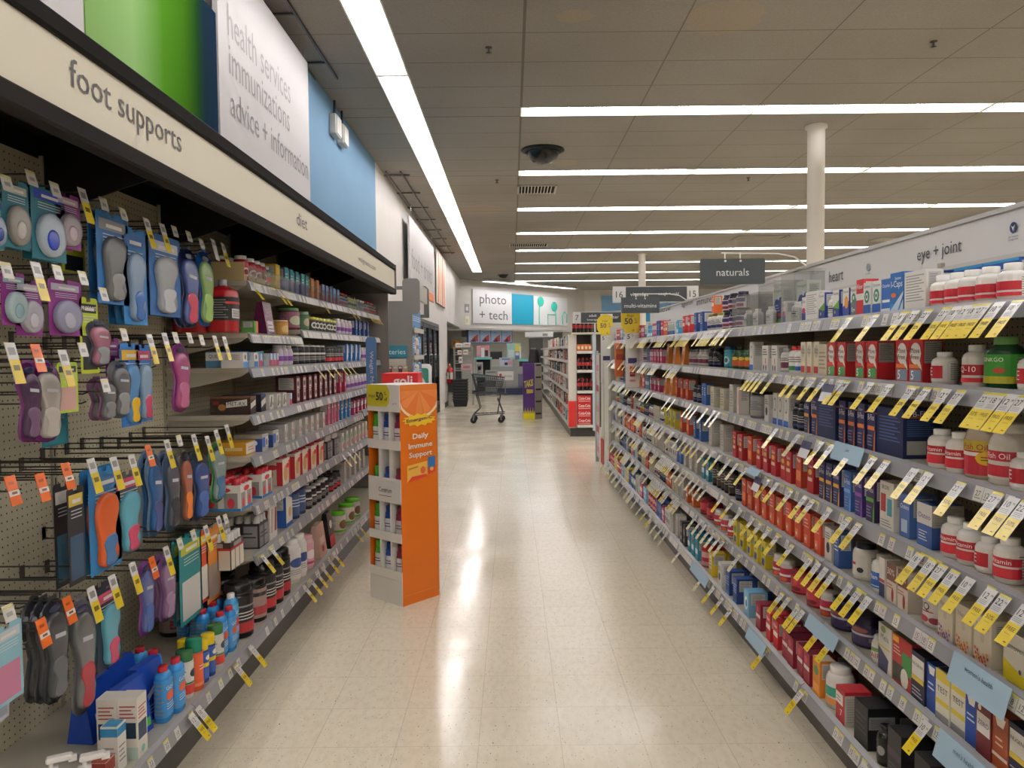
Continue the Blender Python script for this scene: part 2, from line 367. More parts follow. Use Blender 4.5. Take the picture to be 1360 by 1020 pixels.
def sprinkler(px, py, label):
    p = P(px, py, Z=ZC); t = thing('sprinkler_head', label, 'sprinkler', (p.x, p.y, ZC), 0, 'ceiling sprinklers')
    s = B(); s.lathe([(.03, 0), (.028, -.008), (.01, -.012), (.009, -.04)], '#4a443a', 'painted_metal', 10); s.ob('escutcheon', t)
    s = B(); s.lathe([(.004, -.04), (.024, -.044), (.024, -.047), (0, -.05)], '#3a352d', 'painted_metal', 10); s.ob('deflector', t)
sprinkler(649, 63, 'dark sprinkler head between the lengthwise strip and the tile grid line'); sprinkler(1240, 55, 'dark sprinkler head in the ceiling in front of the near crosswise lights')
sprinkler(660, 239, 'small sprinkler head beside the third lengthwise light'); sprinkler(994, 236, 'small sprinkler head between the second and third crosswise rows')
# ---------------------------------------------------------------- hanging wall signs (left wall)
def lsign(name, px0, px1, X, z0, z1, label, cat='sign', thick=.03):
    y0 = P(px0, 300, X=X).y; y1 = P(px1, 300, X=X).y
    t = thing(name, label, cat, (X, y0, z0)); b = B(); b.box((-thick, 0, 0), (0, y1-y0, z1-z0), '#b9b6b5', 'card'); b.ob('board', t)
    return t, y1-y0, z1-z0
ztop = P(411.5, 88, X=-1.66).z; 
t, L, Hh = lsign('hanging_sign', 296, 413, -1.66, 2.38, ztop, 'large white sign board reading health services, immunizations, advice + information')
def ltext(t, txt, pl, pr, X, z, h, col, y0):
    a = P(pl[0], pl[1], X=X); c = P(pr[0], pr[1], X=X); bd = B(); W_ = c.y-a.y
    text(bd, txt, (.002, (a.y+c.y)/2-y0, (a.z+c.z)/2-z), (0, 1, 0), (0, 0, 1), W_, h, col); bd.ob('lettering', t); return W_
y0 = t.location.y
ltext(t, 'health services', (303, 30), (386, 118), -1.655, 2.38, .19, '#8c8989', y0)
ltext(t, 'immunizations', (305, 82), (385, 158), -1.655, 2.38, .17, '#7b7979', y0)
ltext(t, 'advice + information', (307, 137), (409.5, 224), -1.655, 2.38, .165, '#6e6c6e', y0)
for k, fy in enumerate((.25*L, .96*L)):
    w1 = B(); w1.tube([(-.015, fy, Hh-.01), (-.015, fy, ZC-2.38-.02)], .004, '#d8d8d8', 'chrome'); w1.ob('hanging_wire', t)
# pair of ceiling rails the sign hangs from
tr = thing('ceiling_rail', 'pair of thin dark rails under the ceiling above the health services sign', 'rail', (-1.66, 3.6, ZC))
for s in (-.1, .1):
    r1 = B(); r1.box((s-.008, -1, -.022), (s+.008, 3.45, -.003), '#3c3d42', 'painted_metal'); r1.ob('rail_bar', tr)
for k in range(4):
    r1 = B(); r1.box((-.1, .2+k*.95, -.02), (.1, .22+k*.95, -.008), '#3c3d42', 'painted_metal'); r1.ob('cross_bar', tr)
# green picture board
gy0 = P(116, 100, X=-1.66).y; gy1 = t.location.y-.03; gz = 3.38
t = thing('picture_board', 'tall picture board fading from pale green through dark green to navy', 'picture', (-1.66, gy0, 2.15))
nt, bb, oc, xyz = start('green_print', .95); bb.inputs['Specular IOR Level'].default_value = .05; Lg = gy1-gy0
nt.links.new(ramp(nt, math_chain(nt, xyz[1], [('DIVIDE', Lg)]), [(0, '#7da460'), (.28, '#8cb472'), (.5, '#4a8418'), (.68, '#376a08'), (.8, '#14400f'), (.87, '#0c2638'), (1, '#0c2640')]), bb.inputs['Base Color'])
b = B(); b.box((-.03, 0, 0), (0, Lg, gz-2.15), '#8fbb6c'); o = b.ob('printed_face', t); o.data.materials.clear(); o.data.materials.append(M['green_print'])
b = B(); b.box((-.034, -.9, 0), (-.004, -.004, gz-2.15), '#c9c6c4'); b.ob('white_margin', t)
# food + drinks board and the orange picture after it
zt = P(575, 328, X=-1.64).z
t, L, Hh = lsign('hanging_sign', 543.7, 575.2, -1.64, 2.5, zt, 'white sign board reading food + drinks hanging along the wall'); y0 = t.location.y
ltext(t, 'food + drinks', (547, 340), (573.5, 369), -1.635, 2.5, .34, '#7c7c7e', y0)
b = B(); b.box((.001, 0, 0), (.004, L, .16), '#d9763a'); b.ob('orange_band', t)
for fy in (.08, .92):
    w1 = B(); w1.tube([(-.015, fy*L, Hh-.01), (-.015, fy*L, ZC-2.5-.02)], .005, '#d8d8d8', 'chrome'); w1.ob('hanging_wire', t)
tr = thing('ceiling_rail', 'pair of thin dark rails under the ceiling above the food + drinks board', 'rail', (-1.6, 10.6, ZC))
for s in (-.1, .1):
    r1 = B(); r1.box((s-.008, 0, -.03), (s+.008, 9, -.01), '#4c4b48', 'painted_metal'); r1.ob('rail_bar', tr)
for k in range(8):
    r1 = B(); r1.box((-.2, .2+k*1.2, -.028), (.2, .225+k*1.2, -.012), '#4c4b48', 'painted_metal'); r1.ob('cross_bar', tr)
y0 = P(581, 380, X=-1.7).y; y1 = P(592, 380, X=-1.7).y
t = thing('picture_board', 'tall orange and white picture board after the food + drinks sign', 'picture', (-1.7, y0, 2.6)); b = B(); b.box((-.03, 0, 0), (0, y1-y0, 1.22), '#e8dfd6'); b.ob('board', t)
b = B(); L = y1-y0
for k, c in enumerate(('#d9895a', '#e6b08a', '#cf7a48', '#e2a077')): b.quad([(.002, L*(.02+.24*k), 0), (.002, L*(.16+.24*k), 0), (.002, L*(.24+.2*k), .6+.1*k), (.002, L*(.2+.24*k), 1.2), (.002, L*(.08+.24*k), 1.2), (.002, L*(.1+.2*k), .5)], c)
b.ob('orange_streaks', t)
# junction boxes with conduits on the blue wall
for px, py, lb, dz in ((440.5, 168, 'grey junction box with black conduit on the blue wall, upper one', .0), (450.5, 181, 'cream junction box on the blue wall, lower one', 0)):
    p = P(px, py, X=XL); t = thing('junction_box', lb, 'electrical box', (XL, p.y, p.z-.1), 0, 'electrical boxes on the blue wall')
    b = B(); b.box((0, -.11, 0), (.07, .11, .2), '#b9b8b0', 'painted_metal', .008); b.ob('box_body', t); b = B(); b.box((.07, -.095, .015), (.078, .095, .185), '#c9c7bd', 'painted_metal'); b.ob('cover_plate', t)
    b = B(); b.tube([(.03, 0, .19), (.03, 0, ZC-p.z+.1)], .012, '#1c1d22', 'painted_metal'); b.ob('conduit', t)
# ---------------------------------------------------------------- photo counter wall
R3 = Matrix(((u.x, nrm.x, 0), (u.y, nrm.y, 0), (0, 0, 1)))
def wp(v): return tuple(v)
A = onw(626.5, 384); Bq = onw(678.5, 430); zt = A.z; zb = onw(627, 429).z
def wboard(name, pxl, pxr, ztop, zbot, col, label, cat, off=.05):
    a = onw(pxl, 400, off); c = onw(pxr, 400, off); t = thing(name, label, cat, (a.x, a.y, zbot)); t.rotation_euler = (0, 0, atan2(u.y, u.x))
    b = B(); b.box((0, 0, 0), ((c-a).length, .04, ztop-zbot), col); b.ob('board', t); return t, (c-a).length, ztop-zbot
t, L, Hh = wboard('wall_sign', 626.5, 678.3, zt, zb, '#dadadc', 'white wall sign reading photo + tech in thin grey letters', 'sign')
b = B(); text(b, 'photo', (L*.51, -.003, Hh*.69), (1, 0, 0), (0, 0, 1), L*.68, Hh*.38, '#58595c'); b.ob('lettering', t)
b = B(); text(b, '+ tech', (L*.52, -.003, Hh*.26), (1, 0, 0), (0, 0, 1), L*.72, Hh*.28, '#58595c'); b.ob('lettering', t)
t, L, Hh = wboard('wall_picture', 678.6, 707, zt-.06, zb, '#1490ae', 'plain deep turquoise wall panel next to the photo + tech sign', 'picture')
t, L, Hh = wboard('wall_picture', 707.5, 752, zt-.08, zb, '#dfe1e3', 'white wall picture of turquoise earphones', 'picture')
b = B()
for ex, ez, s in ((.17, .82, 1), (.62, .66, -1)):
    b.lathe([(0, -.012), (.17, -.008), (.19, 0), (.09, .012), (0, .014)], '#35b9a5', 'card', 16, (L*ex+s*.05, -.012, Hh*ez), axis='y')
    b.tube([(L*ex, -.01, Hh*(ez-.02)), (L*(ex-.02*s), -.01, Hh*(ez-.3)), (L*(ex-.02*s), -.01, .02)], .02, '#35b9a5', 'card', 5)
b.ob('earphone_print', t)
b = B(); b.tube([(L*.4, -.01, .02), (L*.4, -.01, Hh*.38), (L*.62, -.01, Hh*.38)], .02, '#35b9a5', 'card', 5)
b.tube([(L*.85, -.01, .05), (L*.84, -.01, Hh*.35), (L*.9, -.01, Hh*.5), (L*.98, -.01, Hh*.4), (L*.97, -.01, Hh*.1)], .02, '#35b9a5', 'card', 5); b.ob('cable_print', t)
for px, py, c, lb in ((620.5, 409, '#8e8f92', 'small grey square notice left of the photo + tech sign'), (620.5, 425, '#e4e1cf', 'small white square notice under the grey one by the photo + tech sign')):
    a = onw(px-3.5, py, .01); t = thing('wall_notice', lb, 'notice', (a.x, a.y, a.z-.16)); t.rotation_euler = (0, 0, atan2(u.y, u.x)); b = B(); b.box((0, 0, 0), (.22, .02, .3), c); b.ob('plate', t); b = B(); b.box((.05, -.003, .08), (.17, 0, .2), '#cfcfa0' if c == '#e4e1cf' else '#d5d5d8'); b.ob('pictogram', t)
# menu of photo services: four light blue panels
def fwd(px, py, off): return onw(px, py, off)
a = onw(633, 441, -.45); c = onw(694.5, 441, -.45); t = thing('menu_board', 'long light blue menu board with four panels under the photo + tech sign', 'menu board', (a.x, a.y, onw(633, 455.5, -.45).z)); t.rotation_euler = (0, 0, atan2(u.y, u.x))
L = (c-a).length*.96; Hh = .5; b = B(); b.box((0, 0, 0), (L, .05, Hh), '#2f4f86'); b.ob('frame', t)
for k in range(4):
    x0 = L*.02+k*L*.245; b = B(); b.quad([(x0, -.002, .03), (x0+L*.232, -.002, .03), (x0+L*.232, -.002, Hh-.03), (x0, -.002, Hh-.03)], '#a9c6e6'); b.quad([(x0+.05, -.004, .06), (x0+L*.2, -.004, .06), (x0+L*.2, -.004, .32), (x0+L*.12, -.004, .24)], '#b84b4b')
    b.quad([(x0+.12, -.005, .05), (x0+.35, -.005, .05), (x0+.3, -.005, .2)], '#3a2b33'); text(b, ('prints', 'gifts', 'cards', 'posters')[k], (x0+L*.09, -.004, Hh-.1), (1, 0, 0), (0, 0, 1), height=.05, col='#2a3c66'); b.ob('menu_panel', t)
# sea picture on the far wall
y = YF-.02; a = P(799, 393, Y=y); c = P(930, 412, Y=y); t = thing('wall_picture', 'wide blue sea and sky picture high on the far wall', 'picture', (a.x, y-.03, c.z-.45)); b = B(); W_ = c.x-a.x; Hh = a.z-c.z+.45
b.box((0, 0, 0), (W_, .03, Hh), '#7fb2e0'); b.ob('board', t); b = B()
b.quad([(0, -.003, 0), (W_, -.003, 0), (W_, -.003, Hh*.35), (0, -.003, Hh*.4)], '#2f8fc0')
for k in range(14): x0 = random.random()*W_*.9; z0 = Hh*(.3+.15*random.random()); b.quad([(x0, -.005, z0), (x0+.6, -.005, z0-.03), (x0+.7, -.005, z0+.04)], '#cfe9f2')
for k in range(8): x0 = random.random()*W_*.85; z0 = Hh*(.6+.3*random.random()); b.quad([(x0, -.005, z0), (x0+1.1, -.005, z0-.02), (x0+.7, -.005, z0+.09)], '#b9d6f0')
b.ob('sea_print', t)
# ================================================================ product designs
DS = {}       # key -> dict(kind, look, w, d, h, parts=[(name, B)], cat)
def decals(bd, items, w, h, mp, mt='card', lay0=1):
    lay = lay0
    for it in items:
        t = it[0]; e = lay*.00035; lay += 1
        if t == 'r':
            _, u0, v0, u1, v1, c = it; n = max(1, int(ceil(abs(u1-u0)*w/mp.step))); vs = []; fs = []
            for i in range(n+1):
                uu = (u0+(u1-u0)*i/n)*w; vs += [mp(uu, v0*h, e), mp(uu, v1*h, e)]
            for i in range(n): fs.append((2*i, 2*i+2, 2*i+3, 2*i+1))
            bd.add(vs, fs, c, mt)
        elif t == 'e':
            _, cu, cv, ru, rv, c = it; n = 10; vs = []; fs = []
            for i in range(n+1):
                q = -1+2*i/n; s_ = sqrt(max(0, 1-q*q)); vs += [mp((cu+ru*q)*w, (cv-rv*s_)*h, e), mp((cu+ru*q)*w, (cv+rv*s_)*h, e)]
            for i in range(n): fs.append((2*i, 2*i+2, 2*i+3, 2*i+1))
            bd.add(vs, fs, c, mt)
        elif t == 'p':
            bd.add([mp(a*w, b_*h, e) for a, b_ in it[1]], [tuple(range(len(it[1])))], it[2], mt)
        elif t == 't':
            _, tx, cu, cv, tw, c = it[:6]; vs, fs, gw, gh = glyphs(tx, len(it) > 7); sx = tw*w/gw; sy = it[6]*h/gh if len(it) > 6 and it[6] else sx
            bd.add([mp(cu*w+x*sx, cv*h+y*sy, e) for x, y in vs], fs, c, mt)
        elif t == 'l':
            _, u0, v0, u1, v1, nn, c = it
            for k in range(nn):
                vv = v0+(v1-v0)*(k+.2)/nn; dv = (v1-v0)/nn*.35; e2 = e; uu = u0+(u1-u0)*(1-.25*((k*7) % 3)/2); m_ = max(1, int(ceil((uu-u0)*w/mp.step))); vs = []
                for i in range(m_+1): q = (u0+(uu-u0)*i/m_)*w; vs += [mp(q, vv*h, e2), mp(q, (vv+dv)*h, e2)]
                bd.add(vs, [(2*i, 2*i+2, 2*i+3, 2*i+1) for i in range(m_)], c, mt)
def flat(y, nx=0):
    f = lambda u, v, e: (-u, y+e, v)
    f.step = 9; return f
class Flat:
    step = 9
    def __init__(s, y): s.y = y
    def __call__(s, u, v, e): return (-u, s.y+e, v)
class Side:
    step = 9
    def __init__(s, x, sg): s.x = x; s.sg = sg
    def __call__(s, u, v, e): return (s.sg*(s.x+e), u*s.sg, v)
class Slope:
    step = 9
    def __init__(s, d, h): s.d = d; s.h = h
    def __call__(s, u, v, e): return (-u, s.d*(1-.65*v/s.h)+e+.0006, v)
class Cyl:
    def __init__(s, r, sx=1, sy=1, pw=2, z0=0): s.r, s.sx, s.sy, s.pw, s.z0 = r, sx, sy, pw, z0; s.step = r*.3
    def __call__(s, u, v, e):
        a = pi/2 + u/s.r; ca, sa = cos(a), sin(a); r = s.r+e*1.5+.0003
        return (r*s.sx*math.copysign(abs(ca)**(2/s.pw), ca), r*s.sy*math.copysign(abs(sa)**(2/s.pw), sa), s.z0+v)
FACTS = [('r', -.36, .5, .36, .93, '#c9c8c4'), ('l', -.3, .53, .3, .9, 9, '#77767a')]
def box(key, kind, look, w, d, h, base, items, side=None, top=None, cat='box', mt='card'):
    bd = B(); bd.box((-w/2, -d/2, 0), (w/2, d/2, h), base, mt, 0)
    decals(bd, items, w, h, Flat(d/2), mt)
    for sg in (1, -1): decals(bd, FACTS if side is None else side, d, h, Side(w/2, sg), mt)
    if top: bd.quad([(-w*.46, -d*.44, h+.0004), (w*.46, -d*.44, h+.0004), (w*.46, d*.44, h+.0004), (-w*.46, d*.44, h+.0004)], top, mt)
    DS[key] = dict(kind=kind, look=look, w=w, d=d, h=h, parts=[(kind, bd)], cat=cat)
def bottle(key, kind, look, r, h, body, cap, lab, items, capr=.62, caph=.16, shoulder=.12, cat='bottle', sx=1, sy=1, pw=2, back=None, v0=.1, v1=None, neck=True, n=16):
    bd = B(); hb = h*(1-caph); sh = h*shoulder; R = r
    prof = [(R*.93, 0), (R, h*.02), (R, hb-sh), (R*.93, hb-sh*.55), (R*(capr+.1), hb-sh*.12), (R*capr*.92, hb), (R*capr*.92, hb+.004)]
    bd.lathe(prof, body, 'gloss', n, sx=sx, sy=sy, pw=pw)
    v1 = v1 or (hb-sh)/h-.02
    if lab:
        cyl = Cyl(R, sx, sy, pw); decals(bd, [('r', -3.05*R, v0*h, 3.05*R, v1*h, lab), ('l', 1.0*R, (v0+.04)*h, 2.5*R, (v1-.03)*h, 8, '#8d8c8a'), ('l', -2.5*R, (v0+.04)*h, -1.0*R, (v1-.03)*h, 8, '#8d8c8a')], 1, 1, cyl)
        cyl2 = Cyl(R, sx, sy, pw, v0*h); decals(bd, items, 2*R, (v1-v0)*h, cyl2, 'card', 3)
    cb = B(); cr_ = R*capr
    cb.lathe([(cr_, hb+.001), (cr_*1.0, h*.985), (cr_*.93, h), (0, h)], cap, 'gloss', n, sx=sx, sy=sy, pw=2 if pw != 2 else pw)
    for k in range(0, 0): pass
    DS[key] = dict(kind=kind, look=look, w=2*r*sx, d=2*r*sy, h=h, parts=[(kind, bd), ('cap', cb)], cat=cat, rnd=pw == 2)
def pouch(key, kind, look, w, d, h, base, items, cat='pouch'):
    bd = B(); bd.add([(-w/2, -d/2, 0), (w/2, -d/2, 0), (w/2, d/2, 0), (-w/2, d/2, 0), (-w/2*.96, -d*.175, h), (w/2*.96, -d*.175, h), (w/2*.96, d*.175, h), (-w/2*.96, d*.175, h)],
        [(0, 3, 2, 1), (4, 5, 6, 7), (0, 1, 5, 4), (1, 2, 6, 5), (2, 3, 7, 6), (3, 0, 4, 7)], base, 'gloss')
    decals(bd, items, w*.95, h, Slope(d/2, h), 'gloss'); DS[key] = dict(kind=kind, look=look, w=w, d=d, h=h, parts=[(kind, bd)], cat=cat)
def pack(key, kind, look, w, d, h, base, items, capc, nx, ny, caph=.03, side=None, cat='multipack'):
    bd = B(); bd.box((-w/2, -d/2, 0), (w/2, d/2, h), base, 'card'); decals(bd, items, w, h, Flat(d/2))
    for sg in (1, -1): decals(bd, side or items, d, h, Side(w/2, sg))
    cb = []
    for i in range(nx):
        for j in range(ny):
            q = B(); r = min(w/nx, d/ny)*.36; q.lathe([(r*1.2, h), (r, h+caph*.4), (r, h+caph), (0, h+caph)], capc, 'gloss', 10, c=(-w/2+w*(i+.5)/nx, -d/2+d*(j+.5)/ny, 0)); cb.append(('bottle_cap', q))
    DS[key] = dict(kind=kind, look=look, w=w, d=d, h=h+caph, parts=[(kind, bd)]+cb, cat=cat)
T = lambda tx, u, v, w, c='#fff', hh=None: ('t', tx, u, v, w, c, hh)
W = '#e9e7e2'
# --- island unit, joint / eye / heart
box('icaps', 'eye_vitamin_box', 'deep blue eye vitamin box with white lettering', .085, .06, .118, '#1a62a8', [('r', -.5, 0, .5, .2, '#2f87c9'), T('I-Caps', 0, .68, .82), T('Systane', .1, .84, .45), ('p', [(-.5, .0), (.1, 0), (.5, .42), (.5, .3), (.2, 0), (.5, 0), (.5, .5)], '#c9e0ee'), ('e', -.2, .42, .2, .06, '#d8622e')])
box('icapd', 'eye_vitamin_box', 'navy and green eye vitamin box with white lettering', .055, .055, .112, '#12356f', [T('I-Caps', 0, .7, .85), ('r', -.45, .38, .45, .5, '#3fa040'), ('p', [(-.5, 0), (.5, 0), (.5, .3)], '#d8e4ea')])
box('plainw', 'eye_vitamin_box', 'plain white carton turned to its facts panel', .12, .05, .112, '#e4e2dc', [('l', -.42, .2, .42, .92, 10, '#9a9a9a')])
box('icapb', 'eye_vitamin_box', 'wide blue eye vitamin carton at the back', .15, .05, .118, '#174c98', [T('I-Caps', 0, .42, .6), T('Systane', .1, .75, .35), ('r', -.5, .93, .5, 1, '#2d86bd')], top='#2d86bd')
bottle('wred', 'vitamin_bottle', 'white bottle with red and white label', .034, .108, W, '#eeece7', W, [('r', -.9, .3, .5, .72, '#b3202f'), ('r', -.9, .02, .5, .2, '#c62a38'), T('Q-10', -.1, .52, .62)])
bottle('wredS', 'vitamin_bottle', 'short-necked white bottle with red and white label', .033, .09, W, '#eeece7', W, [('r', -.9, .3, .5, .72, '#b3202f'), ('r', -.9, .02, .5, .2, '#c62a38')], caph=.2)
box('bluebox', 'eye_vitamin_box', 'bright blue carton with pale facts panel', .06, .055, .105, '#2b66b4', [('r', -.4, .3, .4, .38, '#fff'), T('Ocuvite', 0, .8, .8), ('r', -.5, 0, .5, .12, '#e8eef4')])
box('syst', 'eye_vitamin_box', 'white and blue eye care box with green eye', .055, .05, .105, '#e5e7e2', [T('Systane', 0, .86, .8, '#2d3c4e'), ('r', -.5, 0, .5, .3, '#2458a6'), ('e', 0, .55, .34, .2, '#2f7e64'), ('e', 0, .55, .18, .12, '#dfeae2'), ('e', 0, .55, .09, .06, '#123f44')])
box('systg', 'eye_vitamin_box', 'grey and white eye care box with green eye', .05, .05, .1, '#72777c', [('p', [(-.5, .45), (.5, .62), (.5, 1), (-.5, 1)], '#e5e5e0'), ('e', 0, .62, .3, .16, '#2f7e64'), ('e', 0, .62, .12, .07, '#dfeae2'), T('PRESER', 0, .88, .8, '#444'), T('Eye', 0, .2, .5)])
box('syso', 'eye_vitamin_box', 'blue, white and orange eye care box', .05, .05, .1, '#24408c', [('p', [(-.5, .35), (.5, .55), (.5, 1), (-.5, 1)], '#e9e7e0'), ('e', .1, .5, .32, .22, '#e8913a'), T('Ocuvite', 0, .88, .85, '#223')])
box('sysgr', 'eye_vitamin_box', 'blue, white and green eye care box', .055, .05, .1, '#24408c', [('p', [(-.5, .4), (.5, .3), (.5, 1), (-.5, 1)], '#e9e7e0'), ('p', [(-.5, .38), (.5, .62), (.5, .3), (0, .34)], '#6aa32f'), T('Ocuvite', 0, .88, .85, '#223'), ('e', -.1, .2, .08, .06, '#d9c24a')])
box('sysm', 'eye_vitamin_box', 'slim magenta and white eye care box', .04, .05, .095, '#e7e4de', [('r', -.5, 0, .5, .35, '#24408c'), ('e', 0, .42, .45, .13, '#a9347c'), T('Ocu', 0, .82, .8, '#223')])
box('preva', 'memory_box', 'tall white memory supplement box with navy swoosh', .115, .06, .175, '#dfe3d6', [T('Prevagen', 0, .88, .86, '#6f8f54', .1), ('p', [(-.5, .4), (-.2, .66), (.5, .72), (.5, .0), (-.5, 0)], '#2e3c7e'), ('l', -.4, .34, .3, .55, 3, '#cfd6ea'), ('r', -.3, .22, .5, .3, '#cf4a38'), ('p', [(-.5, 0), (.5, 0), (.5, .16), (-.5, .08)], '#6fae36'), ('e', .2, .7, .1, .06, '#eef')])
bottle('pill', 'vitamin_bottle', 'small white pill bottle with pale label', .024, .085, W, '#f0efeb', '#dfe0dc', [('l', -.3, .2, .3, .8, 4, '#777'), ('r', -.2, .5, .2, .6, '#222')])
bottle('darkpurp', 'vitamin_bottle', 'dark purple bottle with white label', .035, .095, '#2c2038', '#1f1830', '#d9d6d4', [('r', -.5, .55, .5, .9, '#3a2c63'), ('r', -.3, .12, .4, .4, '#8a3350')], capr=.8)
bottle('olive', 'vitamin_bottle', 'white bottle with olive cap and navy band', .03, .1, W, '#8d8a3a', '#e2e2da', [('r', -1, .1, 1, .4, '#2b2f66'), ('l', -.4, .5, .4, .9, 3, '#555')], capr=.75)
box('orng', 'supplement_box', 'small orange carton', .045, .05, .1, '#dd6a2a', [('r', -.4, .4, .4, .6, '#fff2e2'), T('B12', 0, .78, .7)])
box('redsm', 'supplement_box', 'small red carton with white band', .055, .05, .12, '#c1272d', [('r', -.5, .42, .5, .6, W), T('Fiber', 0, .8, .8)])
box('cyan', 'supplement_box', 'small sky-blue carton', .05, .05, .1, '#3aa2cf', [('r', -.5, .1, .5, .35, '#e8f3f7'), T('Zinc', 0, .7, .7)])
# move free etc
mfi = lambda c1, c2, b0: [('r', -.4, .04, .4, .3, c2), ('r', -.45, .33, .45, .42, c1), T('5', -.22, .17, .2, '#fff'), ('e', .02, .67, .4, .25, '#e6e2da'), ('p', [(.1, .45), (.35, .5), (.5, .28)], '#e6e2da'), T('Move', 0, .74, .62, '#1e1b1b', .12), T('Free', 0, .59, .56, '#1e1b1b', .11)]
box('mfb', 'joint_care_box', 'red joint care box with white oval and blue panel', .074, .06, .128, '#b01f26', mfi('#d97a33', '#7d96ab', 0), side=[('r', -.42, .45, .42, .95, '#8f8d88'), ('l', -.36, .5, .36, .92, 9, '#5a5856')])
box('mfg', 'joint_care_box', 'red joint care box with white oval and green panel', .068, .06, .126, '#b01f26', mfi('#cf4a33', '#4c9c5c', 0), side=[('r', -.42, .45, .42, .95, '#8f8d88'), ('l', -.36, .5, .36, .92, 9, '#5a5856')])
box('mfc', 'joint_care_box', 'slim cream joint care box with grey oval', .05, .05, .13, '#d9d0b8', [('e', 0, .72, .36, .2, '#b9b5a6'), T('Move', 0, .77, .62, '#26241f'), T('Free', 0, .68, .55, '#26241f'), ('r', -.4, .06, .4, .26, '#b5302c')])
box('ftbx', 'circulation_box', 'white leg care box with dark footprints', .075, .05, .12, '#e3e1db', [('l', -.4, .62, .4, .9, 3, '#333'), ('e', -.2, .14, .1, .12, '#2b2b2b'), ('e', .2, .14, .1, .12, '#2b2b2b'), ('r', .1, .3, .2, .5, '#b8332f')])
bottle('wredcap', 'supplement_bottle', 'white bottle with red cap and green label foot', .03, .115, W, '#c01f2c', W, [('r', -.8, .02, .8, .28, '#3c8d4f'), ('l', -.4, .5, .4, .9, 3, '#666')])
bottle('wredcapb', 'supplement_bottle', 'white bottle with red cap and blue label foot', .03, .115, W, '#c01f2c', W, [('r', -.8, .02, .8, .28, '#2f62b0'), ('l', -.4, .5, .4, .9, 3, '#666')])
bottle('green', 'supplement_bottle', 'large green ginkgo bottle with pale green cap', .046, .128, '#1c4a2c', '#6a9c58', '#3d9c34', [('r', -.7, .0, .7, .25, '#c9c23a'), T('GINKGO', -.1, .82, .6), ('e', .1, .45, .15, .1, '#b5482c')], capr=.6, shoulder=.16)
bottle('dgreen', 'supplement_bottle', 'dark green bottle with orange label patch', .036, .1, '#1d3b24', '#235a2c', '#1f4a2a', [('r', -.5, .1, .5, .6, '#c2592c'), ('e', 0, .75, .3, .15, '#d9c24a')], capr=.8)
bottle('cyanb', 'supplement_bottle', 'turquoise bottle with blue lid and ring emblem', .035, .12, '#3b9fb8', '#1f5f9c', '#48aec2', [('e', 0, .45, .3, .3, '#dff0f2'), ('e', 0, .45, .16, .18, '#2a7f98')], capr=.85)
bottle('blackb', 'supplement_bottle', 'black bottle with silver lettering', .033, .112, '#191a1e', '#101114', '#202228', [('l', -.4, .35, .4, .8, 3, '#c9c9cc'), ('r', -.6, .08, .6, .2, '#3a4a8c')], capr=.8)
bottle('clearb', 'supplement_bottle', 'pale grey bottle with plum label', .03, .105, '#b5b3b0', '#8e8c8b', '#d3d0cd', [('r', -.6, .15, .6, .55, '#72324c'), ('l', -.4, .65, .4, .9, 2, '#444')], capr=.75)
pouch('bago', 'supplement_pouch', 'orange stand-up supplement bag', .085, .05, .15, '#d98846', [('r', -.42, .62, .42, .86, '#ecc9a0'), T('Turmeric', 0, .74, .7, '#8c3c18'), ('e', 0, .32, .3, .2, '#c25a2c')])
box('pinkb', 'supplement_box', 'pink and white carton', .05, .05, .11, '#c0446c', [('r', -.5, .5, .5, .82, W), ('e', 0, .3, .3, .14, '#f0c9d4')])
# bi flex etc
bfi = lambda a, c: [('p', [(.3, 0), (.5, .0), (.5, .5), (.36, .3)], c), ('r', -.5, .46, .42, .55, c), T('B-Flex', -.02, .74, .86, '#e9e4ee', .13), T('Osteo', -.05, .88, .6, '#cfc7e0'), ('l', -.4, .1, .2, .38, 4, '#8f8fb4')]
box('bfo', 'joint_care_box', 'navy joint care box with orange edge', .052, .06, .15, '#272b58', bfi('', '#e07a35'), side=[('r', -.5, 0, .5, 1, '#1c2a5c'), ('l', -.36, .5, .36, .8, 7, '#7f8fb8'), ('r', -.36, .1, .36, .32, '#8d8f92'), ('r', -.5, .82, .5, .85, '#d97a35')])
box('bfnav', 'joint_care_box', 'wide dark navy carton showing its facts side', .16, .12, .15, '#14264f', [('l', -.4, .3, .4, .85, 8, '#4f66a0')], side=[('l', -.4, .45, .4, .8, 8, '#4d6aa0'), ('r', -.4, .08, .1, .36, '#a7a6a0'), ('r', -.5, .82, .5, .86, '#b8672f'), T('B-Flex', 0, .91, .5)])
box('bfg', 'joint_care_box', 'purple joint care box with green edge', .055, .06, .145, '#38255c', bfi('', '#5fa838'))
box('bfp', 'joint_care_box', 'purple joint care box with lilac edge', .055, .06, .145, '#40307a', bfi('', '#9a56b0'))
box('bfb', 'joint_care_box', 'medium blue joint care box', .052, .06, .14, '#3c6cb4', bfi('', '#6fa4dc'))
box('bfy', 'joint_care_box', 'navy joint care box with yellow edge', .052, .06, .145, '#2c3262', bfi('', '#e2a83a'))
bottle('fish', 'supplement_bottle', 'large tan fish oil bottle with yellow round sticker', .052, .158, '#b5a590', '#c9bfae', '#b8283a', [('r', -.9, .55, .9, .66, W), ('r', -.9, .7, .9, 1.0, '#c3b03a'), T('Fish Oil', -.05, .82, .6, '#a5202f'), ('e', .25, .5, .26, .2, '#e0b72a'), ('l', .12, .42, .38, .58, 2, '#3a3320')], capr=.7, shoulder=.2, v0=.06)
